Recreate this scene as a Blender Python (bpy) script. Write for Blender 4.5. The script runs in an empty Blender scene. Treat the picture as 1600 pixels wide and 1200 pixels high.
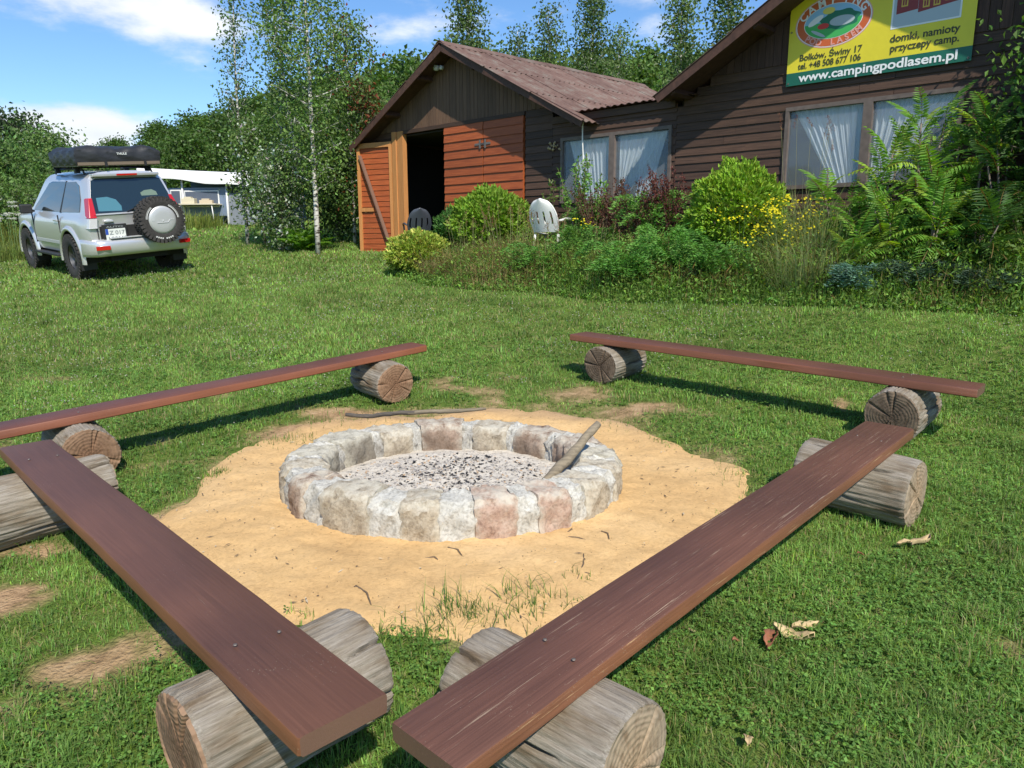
import bpy, math, random
import numpy as np
from mathutils import Vector, Matrix
random.seed(7)
RNG = np.random.default_rng(7)
SC = bpy.context.scene
COL = SC.collection
rad = math.radians

# ------------------------------------------------------------------ camera
FPX = 1150.0
PITCH = rad(11.3)
CAMZ = 1.58
cam_d = bpy.data.cameras.new('camera')
cam_d.sensor_width = 36
cam_d.lens = FPX / 1600 * 36
cam_d.clip_start = .05
cam_d.clip_end = 3000
cam = bpy.data.objects.new('camera', cam_d)
cam.location = (0, 0, CAMZ)
cam.rotation_euler = (rad(90) - PITCH, 0, 0)
COL.objects.link(cam)
SC.camera = cam

# ------------------------------------------------------------------ sun, sky, exposure
SUNH = Vector((-.285, .958, 0)).normalized()      # where shadows fall
ELEV = rad(47)
sun_travel = Vector((SUNH.x * math.cos(ELEV), SUNH.y * math.cos(ELEV), -math.sin(ELEV)))
sl = bpy.data.lights.new('sun', 'SUN')
sl.energy = 4.3
sl.angle = rad(.5)
sl.color = (1.0, .935, .82)
so = bpy.data.objects.new('sun', sl)
so.rotation_euler = sun_travel.to_track_quat('-Z', 'Y').to_euler()
so.location = (3, -10, 12)
COL.objects.link(so)

world = bpy.data.worlds.new('World')
SC.world = world
world.use_nodes = True
WN, WL = world.node_tree.nodes, world.node_tree.links
WN.clear()
w_out = WN.new('ShaderNodeOutputWorld')
w_bg = WN.new('ShaderNodeBackground')
w_bg.inputs['Strength'].default_value = .125
w_sky = WN.new('ShaderNodeTexSky')
w_sky.sky_type = 'NISHITA'
w_sky.sun_disc = False
w_sky.sun_elevation = ELEV
w_sky.sun_rotation = math.atan2(-SUNH.x, -SUNH.y)
w_sky.air_density = 1.0
w_sky.dust_density = .25
w_sky.ozone_density = 3.0
w_sky.altitude = 400
WL.new(w_bg.outputs[0], w_out.inputs[0])


def pdir(px, py):
    X = px - 800; v = py - 600
    d = Vector((X, FPX * math.cos(PITCH) - v * math.sin(PITCH), -(v * math.cos(PITCH) + FPX * math.sin(PITCH))))
    return d


def wmath(op, a, b=None, c=None):
    n = WN.new('ShaderNodeMath'); n.operation = op
    for i, v in enumerate((a, b, c)):
        if v is None: continue
        if isinstance(v, (int, float)): n.inputs[i].default_value = v
        else: WL.new(v, n.inputs[i])
    return n.outputs[0]


def build_sky():
    tc = WN.new('ShaderNodeTexCoord')
    D = tc.outputs['Generated']
    # a deeper blue towards the horizon than the raw model gives, evenly all round
    hs = WN.new('ShaderNodeHueSaturation')
    hs.inputs['Saturation'].default_value = 1.12
    hs.inputs['Value'].default_value = 1.0
    WL.new(w_sky.outputs[0], hs.inputs['Color'])
    tint = WN.new('ShaderNodeMix'); tint.data_type = 'RGBA'; tint.blend_type = 'MULTIPLY'
    tint.inputs[0].default_value = 1
    tint.inputs[7].default_value = (.86, .94, 1.02, 1)
    WL.new(hs.outputs[0], tint.inputs[6])
    # cloud noise on a stretched direction
    mp = WN.new('ShaderNodeMapping'); mp.inputs['Scale'].default_value = (1, 1, 2.6)
    WL.new(D, mp.inputs[0])
    nz = WN.new('ShaderNodeTexNoise'); nz.inputs['Scale'].default_value = 7; nz.inputs['Detail'].default_value = 7
    nz.inputs['Roughness'].default_value = .58
    WL.new(mp.outputs[0], nz.inputs['Vector'])
    nz2 = WN.new('ShaderNodeTexNoise'); nz2.inputs['Scale'].default_value = 2.2; nz2.inputs['Detail'].default_value = 5
    WL.new(mp.outputs[0], nz2.inputs['Vector'])
    # cloud banks: centre, half sizes (in direction units), amount
    banks = [((110, 200), .085, .036, 1.15), ((60, 235), .09, .026, .8), ((190, 12), .17, .045, .62), ((20, 10), .10, .03, .5), ((330, 45), .09, .03, .42), ((1000, 15), .10, .055, .38),
             ((640, 25), .10, .035, .18), ((560, 150), .12, .02, .12), ((-700, 150), .35, .08, .9), ((2500, 60), .5, .1, .8)]
    total = None
    for (px, py), sx, sz, amt in banks:
        d = pdir(px, py).normalized()
        az = Vector((d.x, d.y, 0)).normalized()
        t = Vector((az.y, -az.x, 0))
        up = t.cross(d).normalized()
        sub = WN.new('ShaderNodeVectorMath'); sub.operation = 'SUBTRACT'; sub.inputs[1].default_value = d
        WL.new(D, sub.inputs[0])
        e = []
        for ax, s in ((t, sx), (up, sz)):
            dt = WN.new('ShaderNodeVectorMath'); dt.operation = 'DOT_PRODUCT'
            dt.inputs[1].default_value = ax / s
            WL.new(sub.outputs[0], dt.inputs[0])
            e.append(wmath('MULTIPLY', dt.outputs['Value'], dt.outputs['Value']))
        dd = WN.new('ShaderNodeVectorMath'); dd.operation = 'DOT_PRODUCT'; dd.inputs[1].default_value = d
        WL.new(D, dd.inputs[0])
        front = wmath('GREATER_THAN', dd.outputs['Value'], 0.0)
        g = wmath('EXPONENT', wmath('MULTIPLY', wmath('ADD', e[0], e[1]), -1.0))
        g = wmath('MULTIPLY', wmath('MULTIPLY', g, amt), front)
        total = g if total is None else wmath('MAXIMUM', total, g)
    # density = bank + noise, sharpened
    n1 = wmath('SUBTRACT', nz.outputs['Fac'], .5)
    dens = wmath('ADD', total, wmath('MULTIPLY', n1, 1.9))
    rest = wmath('MULTIPLY', wmath('SUBTRACT', nz2.outputs['Fac'], .60), .9)
    dens = wmath('ADD', dens, rest)
    mr = WN.new('ShaderNodeMapRange'); mr.interpolation_type = 'SMOOTHSTEP'
    mr.inputs[1].default_value = .18; mr.inputs[2].default_value = .80
    mr.inputs[3].default_value = 0; mr.inputs[4].default_value = .96
    WL.new(dens, mr.inputs[0])
    # cloud colour: bright rims, greyer bodies
    cr = WN.new('ShaderNodeValToRGB')
    cr.color_ramp.elements[0].position = .25; cr.color_ramp.elements[0].color = (4.3, 4.7, 5.3, 1)
    cr.color_ramp.elements[1].position = .72; cr.color_ramp.elements[1].color = (6.3, 6.45, 6.6, 1)
    WL.new(nz.outputs['Fac'], cr.inputs[0])
    mx = WN.new('ShaderNodeMix'); mx.data_type = 'RGBA'
    WL.new(mr.outputs[0], mx.inputs[0])
    WL.new(tint.outputs[2], mx.inputs[6])
    WL.new(cr.outputs[0], mx.inputs[7])
    WL.new(mx.outputs[2], w_bg.inputs['Color'])


build_sky()

SC.render.engine = 'CYCLES'
SC.view_settings.view_transform = 'Standard'
SC.view_settings.look = 'None'
SC.view_settings.exposure = 0.46
SC.view_settings.gamma = 1
SC.view_settings.use_curve_mapping = False
SC.cycles.max_bounces = 8
SC.cycles.transparent_max_bounces = 12

# ------------------------------------------------------------------ terrain function and survey helpers
cP, sP = math.cos(PITCH), math.sin(PITCH)
CAMP = np.array([0, 0, CAMZ])


def softplus(t, w):
    return w * np.logaddexp(0, np.asarray(t, float) / w)


def sstep(a, b, x):
    t = np.clip((np.asarray(x, float) - a) / (b - a), 0, 1)
    return t * t * (3 - 2 * t)


P0X, P0Y = -2.305, 16.0
UX, UY = .715, -.699
NX, NY = -.699, -.715
RC = np.array([-.33, 3.95])                     # centre of the fire ring


def gz(x, y):
    x = np.asarray(x, float); y = np.asarray(y, float)
    z = .044 * y + .024 * np.clip(x, -14, 14) + .055 * softplus(y - 6, 1.) - .045 * softplus(y - 28, 3.)
    z = z + .045 * sstep(3.2, 5.6, y) + .006 * np.clip(x, 0, 8) * sstep(3.0, 5.0, y)
    z = z + .10 * softplus(y - 46, 5.) - .10 * softplus(y - 110, 10)
    # level pad under the fire ring
    r = np.hypot(x - RC[0], y - RC[1])
    w = 1 - sstep(1.0, 2.1, r)
    z = z * (1 - w) + .208 * w
    # planted mound in front of the long facade
    t = (x - P0X) * UX + (y - P0Y) * UY
    o = (x - P0X) * NX + (y - P0Y) * NY
    m = sstep(1.6, 3.2, t) * (1 - sstep(.2, 1.9, o)) * sstep(-3.5, -.5, o)
    z = z + .32 * m
    z = z + np.interp(t, [3.5, 6.5, 8.5, 10.8], [0, .15, .21, .33]) * (1 - sstep(2.0, 4.1, o)) * sstep(-6, -1, o)
    z = z + .012 * np.sin(x * 2.1 + 1.3 * np.sin(y * 1.3)) * np.sin(y * 1.7 + .6) * (1 - w)
    return z


def g1(x, y):
    return float(gz(x, y))


def pray(px, py):
    X = px - 800; v = py - 600
    return np.array([X, FPX * cP - v * sP, -(v * cP + FPX * sP)])


def ground_at(px, py, h=0.0):
    """the point of the terrain seen at a survey reading of the photograph"""
    r = pray(px, py)
    Y = np.arange(.6, 90, .02)
    k = Y / r[1]
    X = r[0] * k; Z = CAMZ + r[2] * k
    below = Z < gz(X, Y) + h
    i = int(np.argmax(below))
    if not below[i]: return None
    return np.array([X[i], Y[i], Z[i]])


def at_depth(px, py, Y):
    r = pray(px, py)
    return CAMP + r * (Y / r[1])


def fac(px, py, o=0.0):
    """facade coordinates (t along the wall, z)"""
    r = pray(px, py)
    k = ((P0X * NX + P0Y * NY) + o) / (r[0] * NX + r[1] * NY)
    p = CAMP + r * k
    return float((p[0] - P0X) * UX + (p[1] - P0Y) * UY), float(p[2])


# ------------------------------------------------------------------ object helpers
def empty(name, loc=(0, 0, 0), rotz=0, label=None, cat=None, group=None, rot=None):
    o = bpy.data.objects.new(name, None)
    COL.objects.link(o)
    o.location = loc
    o.rotation_euler = rot if rot else (0, 0, rotz)
    o.empty_display_size = .2
    tag(o, label, cat, group)
    return o


def tag(o, label=None, cat=None, group=None, kind=None):
    if label: o['label'] = label
    if cat: o['category'] = cat
    if group: o['group'] = group
    if kind: o['kind'] = kind
    return o


def put(name, me, parent=None, loc=(0, 0, 0), rot=(0, 0, 0), scale=(1, 1, 1)):
    o = bpy.data.objects.new(name, me)
    COL.objects.link(o)
    if parent is not None: o.parent = parent
    o.location = loc; o.rotation_euler = rot; o.scale = scale
    return o


def mesh(name, verts, faces, mat=None, smooth=False):
    me = bpy.data.meshes.new(name)
    me.from_pydata([tuple(v) for v in verts], [], faces)
    if mat: me.materials.append(mat)
    if smooth: me.shade_smooth()
    me.update()
    return me


class MB:
    def __init__(s): s.v = []; s.f = []; s.m = []
    def add(s, verts, faces, mi=0):
        b = len(s.v); s.v += [tuple(v) for v in verts]
        s.f += [tuple(b + i for i in f) for f in faces]; s.m += [mi] * len(faces); return s
    def box(s, x0, x1, y0, y1, z0, z1, mi=0):
        return s.add([(x0, y0, z0), (x1, y0, z0), (x1, y1, z0), (x0, y1, z0), (x0, y0, z1), (x1, y0, z1), (x1, y1, z1), (x0, y1, z1)],
                     [(0, 3, 2, 1), (4, 5, 6, 7), (0, 1, 5, 4), (1, 2, 6, 5), (2, 3, 7, 6), (3, 0, 4, 7)], mi)
    def obox(s, c, ax, ay, az, mi=0):
        c, ax, ay, az = map(Vector, (c, ax, ay, az))
        V = [c + ax * i + ay * j + az * k for k in (-1, 1) for j in (-1, 1) for i in (-1, 1)]
        return s.add(V, [(0, 2, 3, 1), (4, 5, 7, 6), (0, 1, 5, 4), (2, 6, 7, 3), (0, 4, 6, 2), (1, 3, 7, 5)], mi)
    def bar(s, a, b, w, h=None, mi=0, up=(0, 0, 1)):
        a, b = Vector(a), Vector(b); h = h or w
        d = (b - a); L = d.length; d.normalize()
        u = Vector(up)
        if abs(d.dot(u)) > .98: u = Vector((1, 0, 0))
        sx = d.cross(u).normalized(); uu = sx.cross(d).normalized()
        return s.obox((a + b) / 2, d * L / 2, sx * w / 2, uu * h / 2, mi)
    def tube(s, pts, rads, n=8, mi=0, caps=True):
        pts = [Vector(p) for p in pts]
        if not hasattr(rads, '__len__'): rads = [rads] * len(pts)
        b = len(s.v)
        prev = None
        for i, p in enumerate(pts):
            d = (pts[min(i + 1, len(pts) - 1)] - pts[max(i - 1, 0)]).normalized()
            u = prev if prev is not None else (Vector((0, 0, 1)) if abs(d.z) < .9 else Vector((1, 0, 0)))
            sx = d.cross(u).normalized(); uu = sx.cross(d).normalized(); prev = uu
            for k in range(n):
                a = 2 * math.pi * k / n
                s.v.append(tuple(p + (sx * math.cos(a) + uu * math.sin(a)) * rads[i]))
        for i in range(len(pts) - 1):
            for k in range(n):
                k2 = (k + 1) % n
                s.f.append((b + i * n + k, b + i * n + k2, b + (i + 1) * n + k2, b + (i + 1) * n + k)); s.m.append(mi)
        if caps:
            s.f.append(tuple(b + k for k in range(n))[::-1]); s.m.append(mi)
            s.f.append(tuple(b + (len(pts) - 1) * n + k for k in range(n))); s.m.append(mi)
        return s
    def prism(s, poly, y0, y1, mi=0):
        """polygon in (x, z), extruded along y"""
        n = len(poly)
        V = [(p[0], y0, p[1]) for p in poly] + [(p[0], y1, p[1]) for p in poly]
        F = [tuple(range(n))[::-1], tuple(range(n, 2 * n))] + [(i, (i + 1) % n, n + (i + 1) % n, n + i) for i in range(n)]
        return s.add(V, F, mi)
    def lathe(s, prof, n=24, axis='y', c=(0, 0, 0), mi=0):
        """profile list of (radius, offset along axis)"""
        b = len(s.v)
        for r, h in prof:
            for k in range(n):
                a = 2 * math.pi * k / n
                q = (r * math.cos(a), h, r * math.sin(a)) if axis == 'y' else ((h, r * math.cos(a), r * math.sin(a)) if axis == 'x' else (r * math.cos(a), r * math.sin(a), h))
                s.v.append((q[0] + c[0], q[1] + c[1], q[2] + c[2]))
        for i in range(len(prof) - 1):
            for k in range(n):
                k2 = (k + 1) % n
                s.f.append((b + i * n + k, b + i * n + k2, b + (i + 1) * n + k2, b + (i + 1) * n + k)); s.m.append(mi)
        return s
    def mesh(s, name, mats, smooth=False, bevel=0):
        me = bpy.data.meshes.new(name)
        me.from_pydata(s.v, [], s.f)
        for m in (mats if isinstance(mats, (list, tuple)) else [mats]): me.materials.append(m)
        if len(me.polygons) == len(s.m): me.polygons.foreach_set('material_index', s.m)
        import bmesh
        bm = bmesh.new(); bm.from_mesh(me)
        if bevel:
            bmesh.ops.bevel(bm, geom=list(bm.edges), offset=bevel, segments=2, affect='EDGES', profile=.6)
        bmesh.ops.recalc_face_normals(bm, faces=bm.faces)
        bm.to_mesh(me); bm.free()
        if smooth: me.shade_smooth()
        me.update()
        return me
    def build(s, name, mats, parent=None, smooth=False, bevel=0, **k):
        return put(name, s.mesh(name, mats, smooth, bevel), parent, **k)


def autosmooth(me, ang=35):
    me.shade_smooth()
    try: me.set_sharp_from_angle(angle=rad(ang))
    except Exception: pass


# ------------------------------------------------------------------ materials
def new_mat(name):
    m = bpy.data.materials.new(name); m.use_nodes = True
    nt = m.node_tree
    return m, nt.nodes, nt.links, nt.nodes['Principled BSDF']


def ramp(N, stops):
    r = N.new('ShaderNodeValToRGB'); e = r.color_ramp.elements
    while len(e) > 1: e.remove(e[-1])
    e[0].position = stops[0][0]; e[0].color = (*stops[0][1], 1)
    for p, c in stops[1:]:
        x = e.new(p); x.color = (*c, 1)
    return r


def simple(name, col, rough=.6, metal=0, noise=0, scale=20, bump=0, coat=0, spec=None, rand=0, stretch=None):
    m, N, L, B = new_mat(name)
    B.inputs['Roughness'].default_value = rough; B.inputs['Metallic'].default_value = metal
    B.inputs['Base Color'].default_value = (*col, 1)
    if coat: B.inputs['Coat Weight'].default_value = coat; B.inputs['Coat Roughness'].default_value = .05
    if spec is not None: B.inputs['Specular IOR Level'].default_value = spec
    if noise or bump:
        tc = N.new('ShaderNodeTexCoord'); n = N.new('ShaderNodeTexNoise'); n.inputs['Scale'].default_value = scale; n.inputs['Detail'].default_value = 6
        if stretch:
            mp = N.new('ShaderNodeMapping'); mp.inputs['Scale'].default_value = stretch
            L.new(tc.outputs['Object'], mp.inputs[0]); L.new(mp.outputs[0], n.inputs['Vector'])
        else: L.new(tc.outputs['Object'], n.inputs['Vector'])
        r = ramp(N, [(.25, tuple(c * (1 - noise) for c in col)), (.75, tuple(min(1, c * (1 + noise)) for c in col))])
        L.new(n.outputs['Fac'], r.inputs[0])
        out = r.outputs[0]
        if rand: out = obj_random(N, L, out, rand)
        L.new(out, B.inputs['Base Color'])
        if bump:
            b = N.new('ShaderNodeBump'); b.inputs['Strength'].default_value = bump; b.inputs['Distance'].default_value = .01
            L.new(n.outputs['Fac'], b.inputs['Height']); L.new(b.outputs[0], B.inputs['Normal'])
    return m


def obj_random(N, L, col_out, amt):
    oi = N.new('ShaderNodeObjectInfo'); mr = N.new('ShaderNodeMapRange')
    mr.inputs[3].default_value = 1 - amt; mr.inputs[4].default_value = 1 + amt
    L.new(oi.outputs['Random'], mr.inputs[0])
    h = N.new('ShaderNodeHueSaturation'); L.new(mr.outputs[0], h.inputs['Value']); L.new(col_out, h.inputs['Color'])
    return h.outputs[0]


def board_mat(name, dark, light, axis=0, rough=.7, rand=.2, worn=None, scale=1.0, bump=.5, fine=False):
    """painted or stained board with grain along one object axis"""
    m, N, L, B = new_mat(name)
    tc = N.new('ShaderNodeTexCoord')
    oi = N.new('ShaderNodeObjectInfo')
    off = N.new('ShaderNodeVectorMath'); off.operation = 'SCALE'; off.inputs[3].default_value = 37.0
    cmb = N.new('ShaderNodeCombineXYZ')
    for i in range(3): L.new(oi.outputs['Random'], cmb.inputs[i])
    L.new(cmb.outputs[0], off.inputs[0])
    add = N.new('ShaderNodeVectorMath'); L.new(tc.outputs['Object'], add.inputs[0]); L.new(off.outputs[0], add.inputs[1])
    mp = N.new('ShaderNodeMapping')
    s = [(60 if fine else 26) * scale] * 3; s[axis] = 1.3 * scale
    mp.inputs['Scale'].default_value = s
    L.new(add.outputs[0], mp.inputs[0])
    n = N.new('ShaderNodeTexNoise'); n.inputs['Scale'].default_value = 2.2; n.inputs['Detail'].default_value = 8; n.inputs['Roughness'].default_value = .65
    L.new(mp.outputs[0], n.inputs['Vector'])
    r = ramp(N, [(.28, dark), (.72, light)])
    L.new(n.outputs['Fac'], r.inputs[0])
    out = r.outputs[0]
    if worn:
        n2 = N.new('ShaderNodeTexNoise'); n2.inputs['Scale'].default_value = 3.0; n2.inputs['Detail'].default_value = 8; n2.inputs['Roughness'].default_value = .7
        mp2 = N.new('ShaderNodeMapping'); s2 = [(34 if fine else 7) * scale] * 3; s2[axis] = (.9 if fine else .8) * scale; mp2.inputs['Scale'].default_value = s2
        L.new(add.outputs[0], mp2.inputs[0]); L.new(mp2.outputs[0], n2.inputs['Vector'])
        rr = ramp(N, [(worn[1], (0, 0, 0)), (worn[1] + .08, (1, 1, 1))])
        L.new(n2.outputs['Fac'], rr.inputs[0])
        mx = N.new('ShaderNodeMix'); mx.data_type = 'RGBA'; L.new(rr.outputs[0], mx.inputs[0]); L.new(out, mx.inputs[6])
        mx.inputs[7].default_value = (*worn[0], 1); out = mx.outputs[2]
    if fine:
        # sunlight put into the colour: long side faces brighter and more orange
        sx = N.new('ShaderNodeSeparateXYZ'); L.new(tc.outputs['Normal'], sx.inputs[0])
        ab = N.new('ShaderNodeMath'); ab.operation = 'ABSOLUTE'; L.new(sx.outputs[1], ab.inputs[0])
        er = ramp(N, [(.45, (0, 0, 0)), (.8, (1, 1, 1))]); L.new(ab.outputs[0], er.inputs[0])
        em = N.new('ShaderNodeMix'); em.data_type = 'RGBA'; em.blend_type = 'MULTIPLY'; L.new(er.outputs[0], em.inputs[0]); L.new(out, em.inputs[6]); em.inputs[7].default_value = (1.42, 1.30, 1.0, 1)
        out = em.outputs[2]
        ax = N.new('ShaderNodeMath'); ax.operation = 'ABSOLUTE'; L.new(sx.outputs[0], ax.inputs[0])
        xr = ramp(N, [(.6, (0, 0, 0)), (.9, (.75, .75, .75))]); L.new(ax.outputs[0], xr.inputs[0])
        xm = N.new('ShaderNodeMix'); xm.data_type = 'RGBA'; L.new(xr.outputs[0], xm.inputs[0]); L.new(out, xm.inputs[6]); xm.inputs[7].default_value = (.135, .080, .055, 1)
        out = xm.outputs[2]
        vo = N.new('ShaderNodeTexVoronoi'); vo.inputs['Scale'].default_value = 85; L.new(add.outputs[0], vo.inputs['Vector'])
        n4 = N.new('ShaderNodeTexNoise'); n4.inputs['Scale'].default_value = 5; n4.inputs['Detail'].default_value = 4; L.new(add.outputs[0], n4.inputs['Vector'])
        mt = N.new('ShaderNodeMath'); mt.operation = 'MULTIPLY_ADD'; mt.inputs[1].default_value = -.55; L.new(n4.outputs['Fac'], mt.inputs[0]); L.new(vo.outputs['Distance'], mt.inputs[2])
        sr = ramp(N, [(0, (1, 1, 1)), (.0001, (.8, .8, .8)), (.02, (0, 0, 0))])
        m4 = N.new('ShaderNodeMath'); m4.operation = 'ADD'; m4.inputs[1].default_value = .235; L.new(mt.outputs[0], m4.inputs[0]); L.new(m4.outputs[0], sr.inputs[0])
        sm = N.new('ShaderNodeMix'); sm.data_type = 'RGBA'; L.new(sr.outputs[0], sm.inputs[0]); L.new(out, sm.inputs[6]); sm.inputs[7].default_value = (.20, .145, .10, 1)
        out = sm.outputs[2]
        # broad fading
        n5 = N.new('ShaderNodeTexNoise'); n5.inputs['Scale'].default_value = 1.7; n5.inputs['Detail'].default_value = 5; L.new(add.outputs[0], n5.inputs['Vector'])
        r5 = ramp(N, [(.3, (.80, .80, .84)), (.7, (1.25, 1.22, 1.2))]); L.new(n5.outputs['Fac'], r5.inputs[0])
        m5 = N.new('ShaderNodeMix'); m5.data_type = 'RGBA'; m5.blend_type = 'MULTIPLY'; m5.inputs[0].default_value = 1; L.new(out, m5.inputs[6]); L.new(r5.outputs[0], m5.inputs[7])
        out = m5.outputs[2]
    out = obj_random(N, L, out, rand)
    L.new(out, B.inputs['Base Color'])
    B.inputs['Roughness'].default_value = rough
    b = N.new('ShaderNodeBump'); b.inputs['Strength'].default_value = bump; b.inputs['Distance'].default_value = .004
    L.new(n.outputs['Fac'], b.inputs['Height']); L.new(b.outputs[0], B.inputs['Normal'])
    return m


def leaf_mat(name, trans=.35, rough=.5, spec=.35):
    m, N, L, B = new_mat(name)
    at = N.new('ShaderNodeAttribute'); at.attribute_name = 'Col'
    out = obj_random(N, L, at.outputs['Color'], .10)
    L.new(out, B.inputs['Base Color']); B.inputs['Roughness'].default_value = rough
    B.inputs['Specular IOR Level'].default_value = spec
    t = N.new('ShaderNodeBsdfTranslucent')
    hs = N.new('ShaderNodeHueSaturation'); hs.inputs['Saturation'].default_value = 1.15; hs.inputs['Value'].default_value = 1.5
    hs.inputs['Hue'].default_value = .485
    L.new(out, hs.inputs['Color']); L.new(hs.outputs[0], t.inputs['Color'])
    mx = N.new('ShaderNodeMixShader'); mx.inputs[0].default_value = trans
    L.new(B.outputs[0], mx.inputs[1]); L.new(t.outputs[0], mx.inputs[2])
    L.new(mx.outputs[0], N['Material Output'].inputs[0])
    return m


M_LEAF = leaf_mat('leaf')
M_GRASS = leaf_mat('grass_blade', trans=.40, rough=.55, spec=.25)
M_NEEDLE = leaf_mat('needle_spray', trans=.22, rough=.6)


def ground_mat():
    m, N, L, B = new_mat('lawn_soil')
    geo = N.new('ShaderNodeNewGeometry')
    n = N.new('ShaderNodeTexNoise'); n.inputs['Scale'].default_value = 9; n.inputs['Detail'].default_value = 9; n.inputs['Roughness'].default_value = .7
    L.new(geo.outputs['Position'], n.inputs['Vector'])
    nb = N.new('ShaderNodeTexNoise'); nb.inputs['Scale'].default_value = .7; nb.inputs['Detail'].default_value = 6
    L.new(geo.outputs['Position'], nb.inputs['Vector'])
    green = ramp(N, [(.3, (.05, .085, .016)), (.5, (.10, .155, .03)), (.72, (.19, .20, .07))])
    L.new(n.outputs['Fac'], green.inputs[0])
    soil = ramp(N, [(.3, (.20, .125, .07)), (.55, (.40, .27, .155)), (.75, (.50, .37, .235))])
    L.new(n.outputs['Fac'], soil.inputs[0])
    at = N.new('ShaderNodeAttribute'); at.attribute_name = 'bare'
    a = N.new('ShaderNodeMath'); a.operation = 'ADD'
    s = N.new('ShaderNodeMath'); s.operation = 'MULTIPLY_ADD'; s.inputs[1].default_value = .9; s.inputs[2].default_value = -.45
    L.new(n.outputs['Fac'], s.inputs[0]); L.new(at.outputs['Fac'], a.inputs[0]); L.new(s.outputs[0], a.inputs[1])
    mr = N.new('ShaderNodeMapRange'); mr.inputs[1].default_value = .36; mr.inputs[2].default_value = .85
    L.new(a.outputs[0], mr.inputs[0])
    mx = N.new('ShaderNodeMix'); mx.data_type = 'RGBA'
    L.new(mr.outputs[0], mx.inputs[0]); L.new(green.outputs[0], mx.inputs[6]); L.new(soil.outputs[0], mx.inputs[7])
    # broad variation
    r2 = ramp(N, [(.3, (.8, .85, .75)), (.7, (1.2, 1.12, 1.15))]); L.new(nb.outputs['Fac'], r2.inputs[0])
    m2 = N.new('ShaderNodeMix'); m2.data_type = 'RGBA'; m2.blend_type = 'MULTIPLY'; m2.inputs[0].default_value = 1
    L.new(mx.outputs[2], m2.inputs[6]); L.new(r2.outputs[0], m2.inputs[7])
    L.new(m2.outputs[2], B.inputs['Base Color'])
    B.inputs['Roughness'].default_value = .95; B.inputs['Specular IOR Level'].default_value = .1
    b = N.new('ShaderNodeBump'); b.inputs['Strength'].default_value = .8; b.inputs['Distance'].default_value = .03
    n3 = N.new('ShaderNodeTexNoise'); n3.inputs['Scale'].default_value = 60; n3.inputs['Detail'].default_value = 6
    L.new(geo.outputs['Position'], n3.inputs['Vector'])
    L.new(n3.outputs['Fac'], b.inputs['Height']); L.new(b.outputs[0], B.inputs['Normal'])
    return m


def sand_mat():
    m, N, L, B = new_mat('sand')
    geo = N.new('ShaderNodeNewGeometry')
    def nz(sc, d=6, ro=.6):
        n = N.new('ShaderNodeTexNoise'); n.inputs['Scale'].default_value = sc; n.inputs['Detail'].default_value = d; n.inputs['Roughness'].default_value = ro
        L.new(geo.outputs['Position'], n.inputs['Vector']); return n
    a, b_, c_ = nz(1.6), nz(45, 8, .75), nz(260, 3)
    r = ramp(N, [(.25, (.55, .345, .152)), (.5, (.65, .425, .195)), (.75, (.71, .49, .25))])
    L.new(a.outputs['Fac'], r.inputs[0])
    r2 = ramp(N, [(.3, (.78, .76, .74)), (.5, (1, 1, 1)), (.72, (1.12, 1.12, 1.14))]); L.new(b_.outputs['Fac'], r2.inputs[0])
    mx = N.new('ShaderNodeMix'); mx.data_type = 'RGBA'; mx.blend_type = 'MULTIPLY'; mx.inputs[0].default_value = 1
    L.new(r.outputs[0], mx.inputs[6]); L.new(r2.outputs[0], mx.inputs[7])
    # brown earth towards the worn edge, by stain attribute
    at = N.new('ShaderNodeAttribute'); at.attribute_name = 'earth'
    mx2 = N.new('ShaderNodeMix'); mx2.data_type = 'RGBA'
    L.new(at.outputs['Fac'], mx2.inputs[0]); L.new(mx.outputs[2], mx2.inputs[6]); mx2.inputs[7].default_value = (.36, .245, .15, 1)
    # fine dark specks
    v = N.new('ShaderNodeTexVoronoi'); v.inputs['Scale'].default_value = 26; L.new(geo.outputs['Position'], v.inputs['Vector'])
    rv = ramp(N, [(.06, (.35, .3, .25)), (.10, (1, 1, 1))]); L.new(v.outputs['Distance'], rv.inputs[0])
    mx3 = N.new('ShaderNodeMix'); mx3.data_type = 'RGBA'; mx3.blend_type = 'MULTIPLY'; mx3.inputs[0].default_value = .8
    L.new(mx2.outputs[2], mx3.inputs[6]); L.new(rv.outputs[0], mx3.inputs[7])
    L.new(mx3.outputs[2], B.inputs['Base Color'])
    B.inputs['Roughness'].default_value = .95; B.inputs['Specular IOR Level'].default_value = .15
    s = N.new('ShaderNodeMath'); s.operation = 'ADD'; L.new(b_.outputs['Fac'], s.inputs[0])
    s2 = N.new('ShaderNodeMath'); s2.operation = 'MULTIPLY'; s2.inputs[1].default_value = .35; L.new(c_.outputs['Fac'], s2.inputs[0]); L.new(s2.outputs[0], s.inputs[1])
    b = N.new('ShaderNodeBump'); b.inputs['Strength'].default_value = .65; b.inputs['Distance'].default_value = .016
    L.new(s.outputs[0], b.inputs['Height']); L.new(b.outputs[0], B.inputs['Normal'])
    return m


M_GROUND = ground_mat()
M_SAND = sand_mat()

# ------------------------------------------------------------------ foliage kernels (vectorised)
def unit(a):
    return a / np.maximum(1e-9, np.linalg.norm(a, axis=-1, keepdims=True))


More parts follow.
